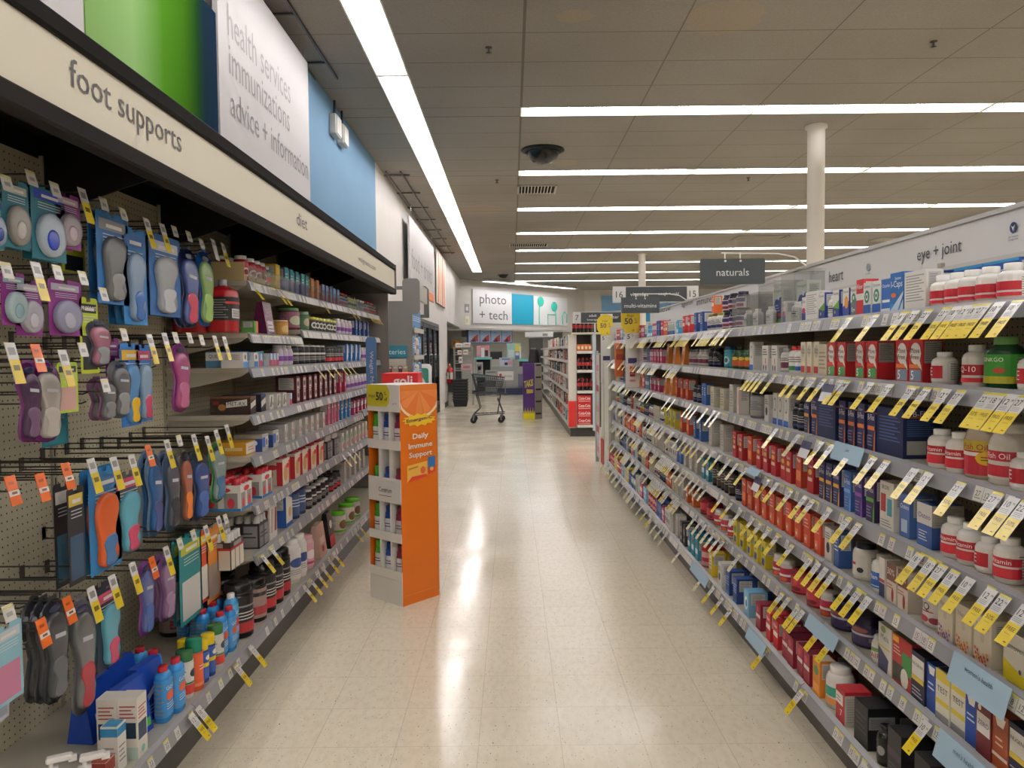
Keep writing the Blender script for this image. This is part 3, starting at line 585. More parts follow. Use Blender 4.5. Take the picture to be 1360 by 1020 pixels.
bottle('fishw', 'supplement_bottle', 'large white fish oil bottle with red label', .05, .15, '#d8d2c6', '#dcd8ce', '#d9d5cc', [('r', -.8, .08, .5, .42, '#b8283a'), ('r', -.8, .55, .5, .85, '#b8283a'), T('Fish Oil', -.1, .7, .6)], capr=.7, shoulder=.18)
bottle('wred2', 'vitamin_bottle', 'white vitamin bottle with crimson label', .035, .108, W, '#eeece7', W, [('r', -.9, .5, .6, .8, '#b3202f'), ('r', -.9, .04, .6, .42, '#c62a38'), T('Vitamin', -.08, .65, .7)])
bottle('wred3', 'vitamin_bottle', 'short white vitamin bottle with a crimson block', .032, .09, W, '#eeece7', W, [('r', -.9, .15, .2, .8, '#b3202f'), T('E', -.35, .5, .2)])
box('osteo', 'calcium_box', 'white and blue calcium box', .08, .09, .125, '#35599c', [('r', -.5, .52, .5, 1, '#dcdad6'), T('Osteo', 0, .72, .8, '#5a3c8c', .12), ('l', -.36, .14, .2, .4, 4, '#dfe5ee')], side=[('r', -.5, .5, .5, 1, '#a4a198'), ('l', -.42, .55, .42, .95, 8, '#77756e')])
box('osteb', 'calcium_box', 'all-blue calcium box with white square', .06, .08, .13, '#4a6fae', [T('Osteo', 0, .72, .85, '#e9eef6'), ('r', -.3, .12, .3, .42, '#b9cbe2')])
box('iron', 'supplement_box', 'tall white supplement box with teal bottle picture', .085, .06, .15, '#dedbd2', [T('IRON', -.1, .88, .5, '#222'), ('r', -.42, .36, -.05, .74, '#a83238'), ('r', .05, .3, .4, .66, '#3f8ca4'), ('l', -.4, .05, .4, .22, 3, '#888')])
box('redred', 'vitamin_box', 'red multivitamin carton with white patch', .06, .06, .135, '#a8212b', [('r', -.4, .35, .3, .46, '#e3c9b8'), T('One', 0, .8, .6), ('e', 0, .62, .3, .08, '#d8b03a')])
box('redora', 'vitamin_box', 'red and orange multivitamin carton', .06, .06, .14, '#b8402a', [('r', -.4, .2, .4, .5, '#d98246'), T('Mega', 0, .8, .7)])
box('oran', 'vitamin_box', 'bright orange-red carton', .062, .06, .14, '#d04c30', [('r', -.38, .1, .05, .35, '#e08a6a'), ('l', -.4, .55, .3, .85, 3, '#efc4b0'), ('r', -.3, .18, -.1, .26, '#f4e3da')])
box('graybx', 'vitamin_box', 'light grey carton', .07, .06, .15, '#b9b6ae', [('l', -.36, .2, .36, .8, 6, '#8b8880')])
bottle('iq', 'gummy_jar', 'white jar with IQ label and red berries', .042, .105, '#dcd8d2', '#e2dfda', '#d9d4cf', [T('IQ', -.2, .72, .34, '#1c1c1e'), ('r', -.42, .5, .1, .55, '#b33'), ('e', -.25, .2, .2, .14, '#a3283c'), ('e', .15, .18, .2, .14, '#8a2440')], capr=.92, caph=.22, shoulder=.03)
flor = lambda c1, c2: [T('Nature', 0, .8, .7, '#8b8377'), ('e', 0, .55, .12, .1, '#c9c0ae')]+[('e', -.44+.055*k, .04+.05*((k*5) % 7)*(.4+.6*abs(k-8)/8), .055, .035, (c1, c2, c1, '#c9a23a')[k % 4]) for k in range(17)]
box('flop', 'womens_health_box', 'cream carton with purple flowers along its foot', .072, .06, .12, '#d8cfba', flor('#7a55a0', '#a57abc'))
box('floo', 'womens_health_box', 'cream carton with orange flowers along its foot', .072, .06, .12, '#d8cfba', flor('#cf5f33', '#dd8a45'))
box('flor', 'womens_health_box', 'cream carton with coral flowers along its foot', .072, .06, .12, '#d8cfba', flor('#c9472f', '#d8744c'))
box('estro', 'womens_health_box', 'grey-white carton with bright yellow foot', .085, .06, .12, '#d2cfc2', [('p', [(-.5, 0), (.5, 0), (.5, .22), (-.5, .42)], '#dcc924'), T('Estroven', 0, .72, .78, '#7d7c78'), ('e', .25, .3, .06, .05, '#6f4a84')])
box('brown', 'hair_vitamin_box', 'brown and cream carton with red capsule picture', .06, .055, .125, '#cfc3b5', [('r', -.5, .55, .5, 1, '#6a4236'), T('30%', -.05, .78, .75, '#e9dfd2'), ('e', .15, .22, .13, .17, '#8c2d2a'), ('l', -.45, .36, .2, .5, 2, '#9a5a48')])
box('wnav', 'hair_vitamin_box', 'slim white carton with navy foot', .035, .05, .125, '#d9d6d0', [('r', -.5, 0, .5, .35, '#27335c'), ('r', -.5, .38, .5, .46, '#a5302c')])
bottle('wblue', 'vitamin_bottle', 'white bottle with royal blue wave label', .036, .12, '#e2e0dc', '#dcd9d2', '#dedcd8', [('r', -.75, .12, .6, .72, '#1f5cae'), T('Men', -.2, .5, .5), ('r', -.75, .0, .6, .08, '#2d84c8')])
bottle('wnavcap', 'vitamin_bottle', 'white bottle with navy cap and red label corner', .042, .125, '#dedad2', '#1e2438', '#d6d3cc', [('r', -.6, .5, -.1, .62, '#b6402f'), ('e', .1, .3, .14, .12, '#2a2a2a')], capr=.78)
box('bluebx', 'supplement_box', 'slim blue carton with white text lines', .045, .05, .13, '#315a9c', [('l', -.4, .45, .3, .85, 4, '#d7dfec')])
bottle('brownc', 'hair_serum_can', 'dark brown cylinder with grey lettering', .026, .14, '#2f2824', '#26201d', '#3a312c', [('l', -.4, .3, .4, .85, 4, '#a39d95')], capr=.96, caph=.1, shoulder=.02, cat='canister')
# row 6 / 7
box('redgrn', 'supplement_box', 'red and green carton with a softgel picture', .115, .08, .15, '#a52c2c', [('r', 0, .3, .48, .72, '#3c8a48'), ('r', -.48, .05, .1, .42, '#3a3a30'), ('e', .15, .2, .2, .2, '#d9d6cc'), ('r', -.48, .84, -.15, .97, '#e0a02a'), ('l', -.42, .6, -.02, .8, 3, '#e0b9b0')], top='#5a6a2a')
box('nuge', 'mens_health_box', 'navy and white mens health box with yellow flash', .075, .09, .14, '#23253f', [('r', -.45, .5, .45, .9, '#e2dfd8'), T('NUGENIX', 0, .75, .8, '#16161c'), ('r', -.45, .4, .45, .5, '#d8b83c'), ('l', -.4, .08, .4, .3, 3, '#b9b9c0')], top='#1d1d26')
box('yelnav', 'mens_health_box', 'white, yellow and grey mens health box', .065, .09, .14, '#dcd8c8', [('r', -.48, .78, .48, 1, '#d6bf3c'), T('TEST', 0, .62, .75, '#1b1b22'), ('r', -.48, .32, .48, .42, '#d6bf3c'), ('r', -.48, 0, .48, .14, '#85858a')], top='#23325c')
box('royal', 'mens_health_box', 'royal blue mens health box with white badge', .05, .09, .135, '#20479c', [('p', [(-.35, .95), (.35, .95), (.25, .78), (-.2, .78)], '#e4e2de'), ('l', -.35, .45, .3, .65, 2, '#cfd8ea')], top='#1a3570')
box('rust', 'mens_health_box', 'rust brown box with white badge', .06, .09, .14, '#9a4a26', [('p', [(-.35, .93), (.35, .93), (.2, .76), (-.2, .76)], '#e8e0d6'), ('l', -.3, .4, .2, .6, 2, '#d9b59c'), ('r', -.5, .2, .5, .26, '#d9cfc6')])
box('whtred', 'mens_health_box', 'maroon and white box with navy lettering', .06, .09, .135, '#6f2a2e', [('r', -.45, .42, .45, .8, '#dfdbd4'), T('ZERO', 0, .62, .75, '#1c2448'), ('e', -.25, .9, .12, .06, '#e2dad2')])
box('menopb', 'womens_health_box', 'large white box with navy curve', .085, .09, .15, '#cfccc2', [('p', [(-.5, 0), (.2, 0), (.3, .3), (-.5, .5)], '#333a5e'), ('r', -.5, .5, .4, .54, '#c9ae5a'), T('Mela', 0, .74, .6, '#4a4f60'), ('e', -.1, .9, .2, .07, '#8a9a5c')], side=[('l', -.4, .2, .4, .9, 10, '#a8a59c')])
bottle('airb', 'vitamin_bottle', 'small white bottle with green and red label', .026, .085, '#dad8d2', '#cfd3c9', '#dddbd4', [('r', -.5, .55, .5, .8, '#7aa05a'), T('AIR', 0, .3, .7, '#b3202f')], capr=.75)
bottle('purpj', 'powder_jar', 'squat dark purple jar with grey label patch', .056, .11, '#2c2148', '#1f1836', '#332850', [('r', -.5, .5, .5, .62, '#b9b5c4'), ('e', 0, .8, .3, .12, '#8c4a3c'), ('r', .3, .2, .7, .45, '#6c6880')], capr=.9, caph=.25, shoulder=.05, cat='jar')
bottle('redj', 'gummy_jar', 'red lidded jar with white ribbon label', .05, .1, '#a82436', '#8c1f30', '#c23a48', [('p', [(-.5, .3), (.5, .5), (.5, .75), (-.5, .55)], '#e6dcd8'), ('e', 0, .2, .25, .14, '#7a1626')], capr=.9, caph=.22, shoulder=.04, cat='jar')
box('yelgrn', 'vitamin_box', 'yellow and green carton', .06, .05, .13, '#d3c130', [('e', 0, .62, .32, .16, '#3f8c3c'), ('r', -.3, .1, .3, .35, '#2d4c94')])
bottle('redw', 'vitamin_bottle', 'stubby bottle with white cap and raspberry label', .035, .1, '#d8d4cf', '#e6e3de', '#b8284c', [('r', -.5, .4, .5, .56, W), ('e', .1, .2, .2, .14, '#d9622c')], capr=.85)
box('blkb', 'hair_growth_box', 'black carton with silver grey panel', .09, .09, .135, '#151517', [('l', -.4, .3, .4, .8, 4, '#3a3a3e')], side=[('r', -.46, .5, .46, .8, '#7e7f80'), ('l', -.4, .54, .4, .77, 6, '#4c4c4e')], top='#1e1e21', mt='card')
box('blkp', 'hair_growth_box', 'black carton with plum stripe', .08, .1, .15, '#19171b', [('r', -.5, .45, .5, .6, '#3f2f40'), ('l', -.4, .2, .4, .35, 2, '#4a4a4e')], side=[('l', -.4, .54, .4, .77, 6, '#333335')], top='#1f1e22')
bottle('blks', 'hair_serum_can', 'small black bottle with silver crest', .025, .12, '#141416', '#0d0d0f', '#1a1a1d', [('e', 0, .5, .25, .2, '#8a8a8a')], capr=.7, cat='canister')
box('redwht', 'vitamin_box', 'red and white carton with blank grey side', .07, .09, .115, '#a9252f', [('r', -.5, .52, .3, .85, '#e2dcd6'), T('7', .1, .3, .2), ('l', -.4, .6, .1, .78, 2, '#888')], side=[('r', -.5, 0, .5, .9, '#c9c6c0'), ('l', -.42, .1, .42, .84, 10, '#aaa7a0')], top='#b8343c')
bottle('bigw', 'supplement_bottle', 'big white bottle with green and orange label', .048, .145, '#e0ddd6', '#e8e5df', '#dcdad4', [('r', -.55, .35, .2, .75, '#3c9c84'), ('r', -.55, .02, .2, .28, '#d88a4a')], capr=.75, shoulder=.14)
box('orgm', 'vitamin_box', 'orange carton with green leaf print', .065, .06, .135, '#d8842c', [('e', 0, .68, .35, .13, '#4c8c4a'), ('r', -.4, .1, .4, .32, '#e8a04a')], top='#e2d9c8')
box('maro', 'vitamin_box', 'maroon and white carton', .06, .09, .12, '#8c1d34', [('r', -.45, .45, .45, .58, '#d9d0cc'), ('e', -.1, .76, .25, .12, '#c23a50')], top='#7c1a30')
box('lblu', 'supplement_box', 'pale blue carton with white swirl', .075, .09, .12, '#7fb2d2', [('e', 0, .5, .3, .26, '#dfecf2'), ('e', .05, .5, .18, .15, '#3f7fb0')], top='#6ea6cc')
box('navb', 'supplement_box', 'navy carton with pale blue top', .06, .09, .125, '#2a4584', [('l', -.4, .4, .4, .8, 4, '#9ab4dc'), ('r', -.5, 0, .5, .14, '#3f7fc0')], top='#2f5aa0')
box('whtb', 'supplement_box', 'white carton with black emblem', .06, .08, .125, '#d6d4cf', [('e', 0, .4, .25, .16, '#26262c'), ('l', -.4, .66, .4, .88, 3, '#555')], top='#dedcd8')
box('yelb', 'supplement_box', 'yellow carton with pale panel', .07, .08, .13, '#d6b92c', [('r', -.35, .3, .35, .85, '#d9d5b8'), ('l', -.28, .4, .28, .78, 3, '#555')], top='#e0c63a')
box('teal', 'supplement_box', 'teal and white carton', .055, .07, .125, '#2c8ca4', [('r', -.5, .3, .5, .55, '#dbe8ea'), ('e', 0, .76, .3, .12, '#8c2c54')], top='#1f6a80')
box('blkc', 'supplement_box', 'black and grey carton', .055, .07, .14, '#28282b', [('r', -.4, .5, .4, .78, '#7c7c80'), ('e', 0, .25, .2, .1, '#c9c9c9')], top='#333')
bottle('tubr', 'powder_jar', 'clear jar with red lid and pink label', .045, .12, '#a85a5a', '#b02028', '#c99', [('r', -.5, .3, .5, .6, '#b52c40')], capr=.95, caph=.2, shoulder=.03, cat='jar')
bottle('blklid', 'powder_jar', 'grey tub with black lid', .055, .13, '#8f9092', '#1b1b1d', '#a3a4a3', [('l', -.4, .3, .4, .8, 6, '#6a6a6c')], capr=.95, caph=.15, shoulder=.03, cat='jar')
box('oval', 'supplement_box', 'white carton with dark oval and blue foot', .055, .05, .14, '#dad8d2', [('e', 0, .64, .26, .22, '#4a4c52'), ('e', 0, .64, .2, .17, '#dad8d2'), ('r', -.5, 0, .5, .2, '#2f62b0')])
box('beige', 'supplement_box', 'beige carton with brown top', .075, .06, .12, '#c4bda4', [('l', -.4, .2, .4, .8, 5, '#8c8570')], top='#8a6f4c')
box('rwhite', 'supplement_box', 'white carton with red side', .05, .05, .14, '#d8d5cf', [('e', 0, .6, .22, .3, '#b9b6b0'), ('r', .3, 0, .5, 1, '#c2313c')])
# --- wall unit
bottle('rjug', 'juice_jug', 'large red drink jug with black label', .062, .235, '#a81c24', '#9a9a9c', '#1d1b1c', [('r', -.3, .1, .3, .5, '#dcdad6'), ('l', -.25, .15, .25, .45, 5, '#222'), ('r', -.6, .7, .2, .8, '#c9302c')], capr=.32, caph=.13, shoulder=.12, v0=.22, v1=.66, cat='jug', pw=3.4)
bottle('rbot', 'vitamin_bottle', 'ruby bottle with white cap and round label', .034, .115, '#9c1f2c', '#e8e6e2', '#b02a38', [('e', 0, .4, .35, .3, '#e6dcd8'), ('e', 0, .4, .22, .18, '#8c1c28')], capr=.8)
bottle('gbot', 'vitamin_bottle', 'green bottle with white cap', .032, .105, '#3a6a44', '#e2e2de', '#5c8c5c', [('e', 0, .4, .3, .3, '#c9303c')], capr=.8)
box('ybox', 'diet_box', 'yellow and clear starfruit carton', .075, .06, .13, '#d9b62c', [('e', 0, .75, .3, .16, '#e9cf4a'), ('r', -.4, .1, .4, .4, '#c99a2a')])
box('tealb', 'diet_box', 'teal over violet carton', .06, .06, .13, '#4a5a9c', [('r', -.5, .5, .5, 1, '#39a5a8'), ('l', -.4, .56, .3, .8, 2, '#bfe4e4')], top='#39a5a8')
box('grorb', 'diet_box', 'orange carton with green edge', .06, .06, .125, '#dc7a34', [('r', -.5, 0, -.3, 1, '#5f9c4a'), ('r', -.2, .4, .45, .6, '#f0b98a')], top='#5f9c4a')
box('blred', 'diet_box', 'blue over red carton', .06, .06, .11, '#b04458', [('r', -.5, .4, .5, 1, '#4a94c8')], top='#4a94c8')
box('eraser', 'energy_box', 'small white and black energy carton', .045, .05, .09, '#d5d0c8', [('r', -.5, .5, .5, .8, '#3a2c30'), ('e', 0, .25, .3, .14, '#c9304a')])
bottle('shot', 'energy_bottle', 'slim black energy shot bottle with coloured band', .02, .1, '#1f1d20', '#b5302c', '#d6d2cc', [('r', -.5, .1, .5, .5, '#c43a3a'), ('e', 0, .75, .3, .14, '#222')], capr=.75)
bottle('shotg', 'energy_bottle', 'slim yellow-green energy shot bottle', .02, .1, '#c3c93a', '#2a2a2c', '#d4d84a', [('r', -.5, .3, .5, .6, '#3a3a34')], capr=.75)
pouch('ppou', 'snack_pouch', 'plum stand-up pouch with pale window', .14, .08, .165, '#5c2244', [('r', -.34, .1, .34, .42, '#c9b9c0'), T('Smart', 0, .7, .6, '#e6c9d8'), ('l', -.3, .14, .3, .36, 2, '#8c5c74')])
box('gorb', 'snack_box', 'small green and orange snack box', .055, .06, .06, '#5ca04a', [('r', 0, 0, .5, 1, '#e07038')], top='#6aae54')
bottle('ptub', 'powder_tub', 'wide plum powder tub with green lid', .06, .125, '#6c3a50', '#6f9c6a', '#8c5468', [('e', 0, .45, .35, .3, '#b9c0a0')], capr=.95, caph=.14, shoulder=.03, cat='tub')
bottle('otub', 'powder_tub', 'amber tub with pale rim', .045, .085, '#c98a34', '#d9b98a', '#d09a44', [('e', 0, .45, .3, .3, '#e2c080')], capr=1.02, caph=.1, shoulder=.02, cat='tub')
bottle('yjar', 'gummy_jar', 'small jar with yellow-green lid and black label', .034, .09, '#6a6a44', '#cfd04a', '#35382c', [('e', 0, .5, .32, .32, '#dcdcd0'), ('e', 0, .5, .18, .18, '#4a4a3a')], capr=.95, caph=.18, shoulder=.04, cat='jar')
bottle('gjar', 'gummy_jar', 'jar with sage green lid', .04, .115, '#5a7a5c', '#8fae8c', '#4f7a54', [('e', 0, .5, .3, .3, '#c9b79a')], capr=.95, caph=.16, shoulder=.04, cat='jar')
bottle('wpbot', 'supplement_bottle', 'white bottle with violet label', .03, .11, '#d8d4d6', '#e6e4e4', '#c9bcd0', [('r', -.5, .2, .5, .6, '#7a4a94')], capr=.8)
box('quest', 'snack_box', 'pale blue protein bar box with cookie picture', .11, .16, .075, '#5a94bc', [('l', -.4, .3, .4, .7, 2, '#e0eaf0')], side=[('r', -.5, .45, .5, .95, '#dfe2e0'), T('QUEST', -.22, .7, .38, '#2a3a4a', .26), ('e', .24, .4, .22, .3, '#4a382f'), ('e', .24, .45, .19, .12, '#d9cfc0')], top='#7fa9c4')
box('barsm', 'snack_box', 'small white and berry snack bar box', .05, .1, .065, '#d9d6d2', [('r', -.5, 0, .5, .5, '#b84a6a'), ('r', -.5, .5, 0, 1, '#5a8cc0')], top='#c9c5c2')
box('barsb', 'snack_box', 'small white and blue snack bar box', .055, .1, .07, '#dcd9d4', [('r', -.5, 0, .5, .4, '#4a86c0'), ('e', 0, .7, .2, .16, '#7a4c34')], top='#cfccc8')
bottle('bwbot', 'energy_bottle', 'black and white striped bottle with white cap', .034, .115, '#1d1c1f', '#d4d2ce', '#222226', [('r', -.6, .6, .6, .75, '#d9d7d2'), ('l', -.4, .15, .4, .5, 3, '#bab8b4')], capr=.9, caph=.1)
bottle('bwred', 'energy_bottle', 'black bottle with red label foot', .03, .11, '#1d1c1f', '#17171a', '#29272b', [('r', -.8, 0, .8, .35, '#b8232f'), ('l', -.4, .5, .4, .85, 3, '#c9c7c4')], capr=.85)
box('blwh', 'snack_box', 'blue and white carton with bottle picture', .06, .08, .13, '#3a7cc0', [('p', [(-.5, 0), (.5, .3), (.5, 1), (.1, 1)], '#dfe6ea')], top='#3a7cc0')
box('metrx', 'snack_box', 'brown and black protein bar box with white badge', .075, .19, .085, '#3a2a24', [('p', [(-.45, .3), (.45, .5), (.45, .8), (-.45, .6)], '#e0ddd6'), ('r', -.5, .85, .5, 1, '#6a4a34')], side=[('p', [(-.1, .38), (.42, .5), (.42, .85), (-.1, .68)], '#e6e3dc'), T('MET-RX', .16, .6, .44, '#191717', .2), ('r', -.42, .55, -.28, .75, '#8c2c26'), ('r', -.5, .9, .5, 1, '#7c5238'), ('e', -.2, .4, .1, .18, '#a5703c')], top='#6f4a36')
box('metrb', 'snack_box', 'black and blue protein bar box with white badge', .07, .19, .085, '#25242a', [('p', [(-.45, .25), (.45, .5), (.45, .85), (-.45, .6)], '#d8d5cf'), ('r', -.5, .88, .5, 1, '#2f4f94')], top='#2f4f94')
box('whbar', 'snack_box', 'white snack bar box with green and black print', .06, .15, .075, '#d5d3cc', [('p', [(-.4, .2), (-.1, .9), (.1, .9), (-.1, .2)], '#2a2a2a'), ('r', .1, .3, .4, .5, '#6a9a4a')], top='#dedcd6')
box('barm', 'snack_box', 'maroon protein bar carton with white nut picture', .055, .12, .155, '#5a1f2a', [('r', -.42, .1, .42, .92, '#cfc4bc'), ('e', 0, .72, .3, .1, '#4a3430'), ('e', 0, .3, .3, .1, '#5c4038'), ('l', -.3, .42, .3, .58, 2, '#6a2030')], top='#4a1822')
box('pinkst', 'snack_box', 'tall crimson carton', .045, .08, .15, '#a82a4c', [('r', -.3, .3, .3, .5, '#e2c4cc')])
box('ybars', 'snack_box', 'orange-yellow protein bar box with white end', .13, .17, .062, '#d99a24', [('r', -.5, .1, .5, .9, '#e4e0d8'), ('l', -.3, .3, .3, .7, 2, '#d8722a')], side=[('r', -.35, .35, .4, .6, '#ecd49a')], top='#e2b34a')
box('traybl', 'snack_tray', 'open grey tray of white and blue snack bars', .09, .14, .085, '#a9a69f', [('r', -.5, .25, .5, .8, '#cfd3d6'), ('r', -.5, .25, 0, .8, '#2f5ca8'), ('e', .2, .5, .12, .2, '#7a4c34')], side=[('r', -.5, .0, .5, .75, '#2a4a8c'), ('e', .2, .5, .14, .16, '#dfe5ec')], top='#8d8a84', cat='tray')
box('traywr', 'snack_tray', 'open white tray of red and brown snack bars', .055, .14, .1, '#bdbab4', [('r', -.45, .2, -.05, .95, '#d9d6d0'), ('r', -.3, .3, -.1, .6, '#b8383c'), ('r', .05, .2, .45, .95, '#c8c3bb'), ('e', .25, .4, .1, .14, '#8a5a34')], top='#8d8a84', cat='tray')
box('pinkv', 'diet_box', 'pink water enhancer carton', .035, .06, .15, '#c87a90', [('r', -.3, .2, .3, .7, '#b02c50'), ('r', -.5, .75, .5, .8, '#e8dce0')])
box('blueyel', 'diet_box', 'blue carton with yellow neighbour flap', .05, .06, .15, '#2f7fc0', [('l', -.3, .3, .3, .8, 3, '#e6eef4'), ('r', .3, 0, .5, 1, '#e0b028')])
box('grpk', 'diet_box', 'white carton with green and pink circles', .06, .06, .13, '#dcd8d2', [('e', -.1, .65, .3, .18, '#4cae44'), ('e', .1, .3, .3, .18, '#d8486c')])
pack('prem', 'shake_pack', 'white and red shake multipack with red caps', .15, .17, .115, '#e2dfd9', [('r', -.46, .04, -.1, .7, '#8d8b88'), ('e', -.28, .3, .1, .2, '#c9303a'), ('r', .06, .04, .42, .7, '#8d8b88'), ('e', .24, .3, .1, .2, '#c9303a'), ('e', 0, .82, .25, .1, '#c9303a'), ('r', -.5, 0, .5, .1, '#2f7fc0')], '#b81f2a', 3, 3, .028)
pack('premy', 'shake_pack', 'white shake multipack with tan swirl and red caps', .13, .16, .14, '#dcd3c4', [('e', -.1, .45, .3, .3, '#c99a54'), ('e', .15, .7, .2, .1, '#c9303a'), ('r', .3, 0, .5, .9, '#b8232c')], '#a81f28', 2, 3, .02)
pack('musc', 'shake_pack', 'tray of cream shake bottles with red band', .15, .17, .12, '#3a3334', [('r', -.48, 0, -.2, .72, '#d6cdbc'), ('r', -.16, 0, .14, .72, '#d6cdbc'), ('r', .18, 0, .48, .72, '#d6cdbc'), ('r', -.5, .72, .5, .8, '#b8232c'), ('r', -.3, .82, .3, .98, '#9a9894')], '#d9d8d4', 4, 4, .035)
pack('muscd', 'shake_pack', 'tray of dark shake bottles with white caps', .13, .17, .12, '#2d2b2e', [('r', -.45, .05, -.05, .9, '#77757a'), ('r', .05, .05, .45, .9, '#8b898c'), ('l', -.4, .4, .4, .7, 2, '#222')], '#d2d1cd', 3, 4, .035)
pack('whsh', 'shake_pack', 'pack of tall white shake cartons', .12, .16, .17, '#d8d5cf', [('p', [(-.4, .2), (-.1, .2), (0, .9), (-.3, .9)], '#b9aea4'), ('p', [(.1, .2), (.4, .2), (.45, .9), (.2, .9)], '#8c3a34')], '#d9d8d4', 2, 2, .012)
box('bbsack', 'powder_box', 'blue and white cookie protein carton', .12, .1, .19, '#2454a4', [('p', [(-.5, 0), (.5, 0), (.5, .75), (-.5, .95)], '#d9d3c6'), ('e', .1, .4, .25, .14, '#c9a06a'), ('r', -.5, 0, .5, .12, '#2454a4')], top='#1f478c')
bottle('ntub', 'powder_tub', 'slate blue powder tub', .042, .17, '#394a72', '#2c3448', '#40527c', [('l', -.4, .4, .4, .8, 3, '#c9d0dc')], capr=.95, caph=.12, shoulder=.02, cat='tub')
bottle('ktub', 'powder_tub', 'large black powder tub with red and white label', .062, .235, '#141314', '#0e0e10', '#1b191a', [('r', -.7, .02, .7, .3, '#b0242c'), ('l', -.5, .36, .5, .62, 3, '#d2cfca'), ('r', -.5, .72, .5, .77, '#8c8a88')], capr=.92, caph=.16, shoulder=.05, cat='tub')
bottle('krtub', 'powder_tub', 'black powder tub with taupe and red label', .06, .2, '#1b191a', '#141315', '#9c7f78', [('r', -.7, .12, .7, .4, '#a5303a'), ('r', -.7, .75, .7, .88, '#2a2828')], capr=.95, caph=.16, shoulder=.05, cat='tub')
bottle('wtub', 'powder_tub', 'tall white powder tub with blue oval', .058, .235, '#dad6d0', '#e2dfd9', '#d8d4ce', [('e', 0, .55, .4, .16, '#39518c'), ('l', -.4, .15, .4, .35, 3, '#9a98a0')], capr=.8, caph=.12, shoulder=.08, cat='tub')
bottle('ptubw', 'powder_tub', 'pink and white powder tub', .052, .19, '#d8b8b8', '#d9a9b2', '#d9a5b4', [('e', 0, .5, .35, .2, '#efe2e2'), ('r', -.5, .1, .5, .2, '#b04a6a')], capr=.9, caph=.12, shoulder=.06, cat='tub')
pouch('tanp', 'powder_pouch', 'tan and rose protein bag', .16, .08, .2, '#bfa595', [('r', -.3, .4, .3, .6, '#d8c4b8'), ('e', 0, .25, .2, .1, '#9a5a5c')])
pouch('blkpou', 'powder_pouch', 'black and red protein bag', .13, .08, .22, '#242124', [('r', -.5, 0, .5, .35, '#b02c34'), ('e', 0, .65, .25, .12, '#d2cfca')])
bottle('gtub', 'powder_tub', 'white tub with bright green lid', .058, .15, '#dcdad0', '#62b82c', '#d9d7ca', [('e', 0, .5, .3, .3, '#7a5a34'), ('r', -.6, 0, .6, .15, '#6ab83a')], capr=.95, caph=.16, shoulder=.04, cat='tub')
bottle('bpow', 'foot_powder_bottle', 'blue foot powder bottle with red cap', .034, .185, '#2f86c8', '#b01f2c', '#3a90d0', [('e', 0, .55, .32, .12, '#d2542c'), T('Gold', 0, .78, .6, '#e8eef2'), ('l', -.3, .2, .3, .4, 3, '#cfe0ee')], capr=.62, caph=.1, shoulder=.1, pw=3, sy=.7)
bottle('bpoww', 'foot_powder_bottle', 'tall blue foot powder bottle with white cap', .036, .215, '#3f96cc', '#e6e6e4', '#46a0d4', [('e', 0, .5, .3, .12, '#b8403c'), T('Gold', 0, .78, .6, '#e8eef2'), ('l', -.3, .2, .3, .38, 3, '#cfe0ee')], capr=.6, caph=.09, shoulder=.1, pw=3, sy=.7)
bottle('spry', 'spray_can', 'blue spray can with yellow cap', .026, .16, '#2c4a94', '#e0c41c', '#2f58a8', [('r', -.6, .45, .6, .6, '#e0c41c'), ('e', 0, .78, .3, .1, '#e9e7e0')], capr=.98, caph=.24, shoulder=.02, cat='spray can')
bottle('sprg', 'spray_can', 'orange spray can with green cap', .03, .19, '#d8562c', '#147a5c', '#dc5c30', [('l', -.3, .5, .3, .7, 2, '#f0d9cc'), ('r', -.6, .0, .6, .1, '#e88a5c')], capr=.98, caph=.26, shoulder=.02, cat='spray can')
bottle('sprw', 'spray_can', 'white, green and red spray can with green cap', .031, .17, '#dcdad2', '#2f6a3a', '#e0ded6', [('r', -1.5, 0, 1.5, .32, '#c9382c'), ('e', 0, .68, .3, .14, '#3a3f4c'), ('r', -1.5, .34, 1.5, .4, '#2f7a44')], capr=.95, caph=.22, shoulder=.03, cat='spray can')
pouch('bbag', 'salt_pouch', 'royal blue plastic bag of foot salts', .14, .09, .185, '#1d45a8', [('p', [(-.3, .35), (.4, .6), (.4, .7), (-.3, .45)], '#d9e2f0'), ('l', -.3, .12, .2, .3, 3, '#7f9cd8'), ('r', .25, .1, .45, .24, '#4ca64c')])
box('wcar', 'foot_care_box', 'tall white carton with navy picture and red lettering', .06, .06, .19, '#dedad0', [('r', -.42, .3, .42, .58, '#2b3f5c'), ('l', -.4, .64, .4, .86, 4, '#b03c34'), ('e', 0, .12, .2, .06, '#8ac0b0')], side=[('r', -.42, .34, .42, .6, '#22384f'), ('l', -.4, .66, .4, .9, 4, '#a83a34'), ('r', -.5, 0, .5, .2, '#b9ccc0')])
box('bcar', 'foot_care_box', 'white carton with blue band and pink tab', .05, .05, .14, '#dcdad2', [('r', -.5, .78, .5, .96, '#2c84b8'), ('l', -.35, .2, .35, .6, 4, '#8c8c8c')], side=[('r', -.5, .78, .5, .96, '#2c84b8'), ('l', -.35, .1, .35, .6, 5, '#9a9a98')], top='#3a94c4')
box('rcar', 'foot_care_box', 'small dark red and cream carton', .05, .05, .07, '#d8d0bc', [('r', -.5, .5, .5, 1, '#8c3028'), ('l', -.4, .1, .3, .4, 2, '#b8604c')], side=[('r', -.5, .5, .5, 1, '#9c3a30'), ('l', -.4, .1, .3, .4, 2, '#999')], top='#a04a3c')
bottle('orj', 'foot_powder_bottle', 'tiny blue bottle with red cap', .02, .1, '#3a8ac8', '#b8242c', '#3f94d0', [('e', 0, .5, .3, .2, '#e0e6ee')], capr=.7)
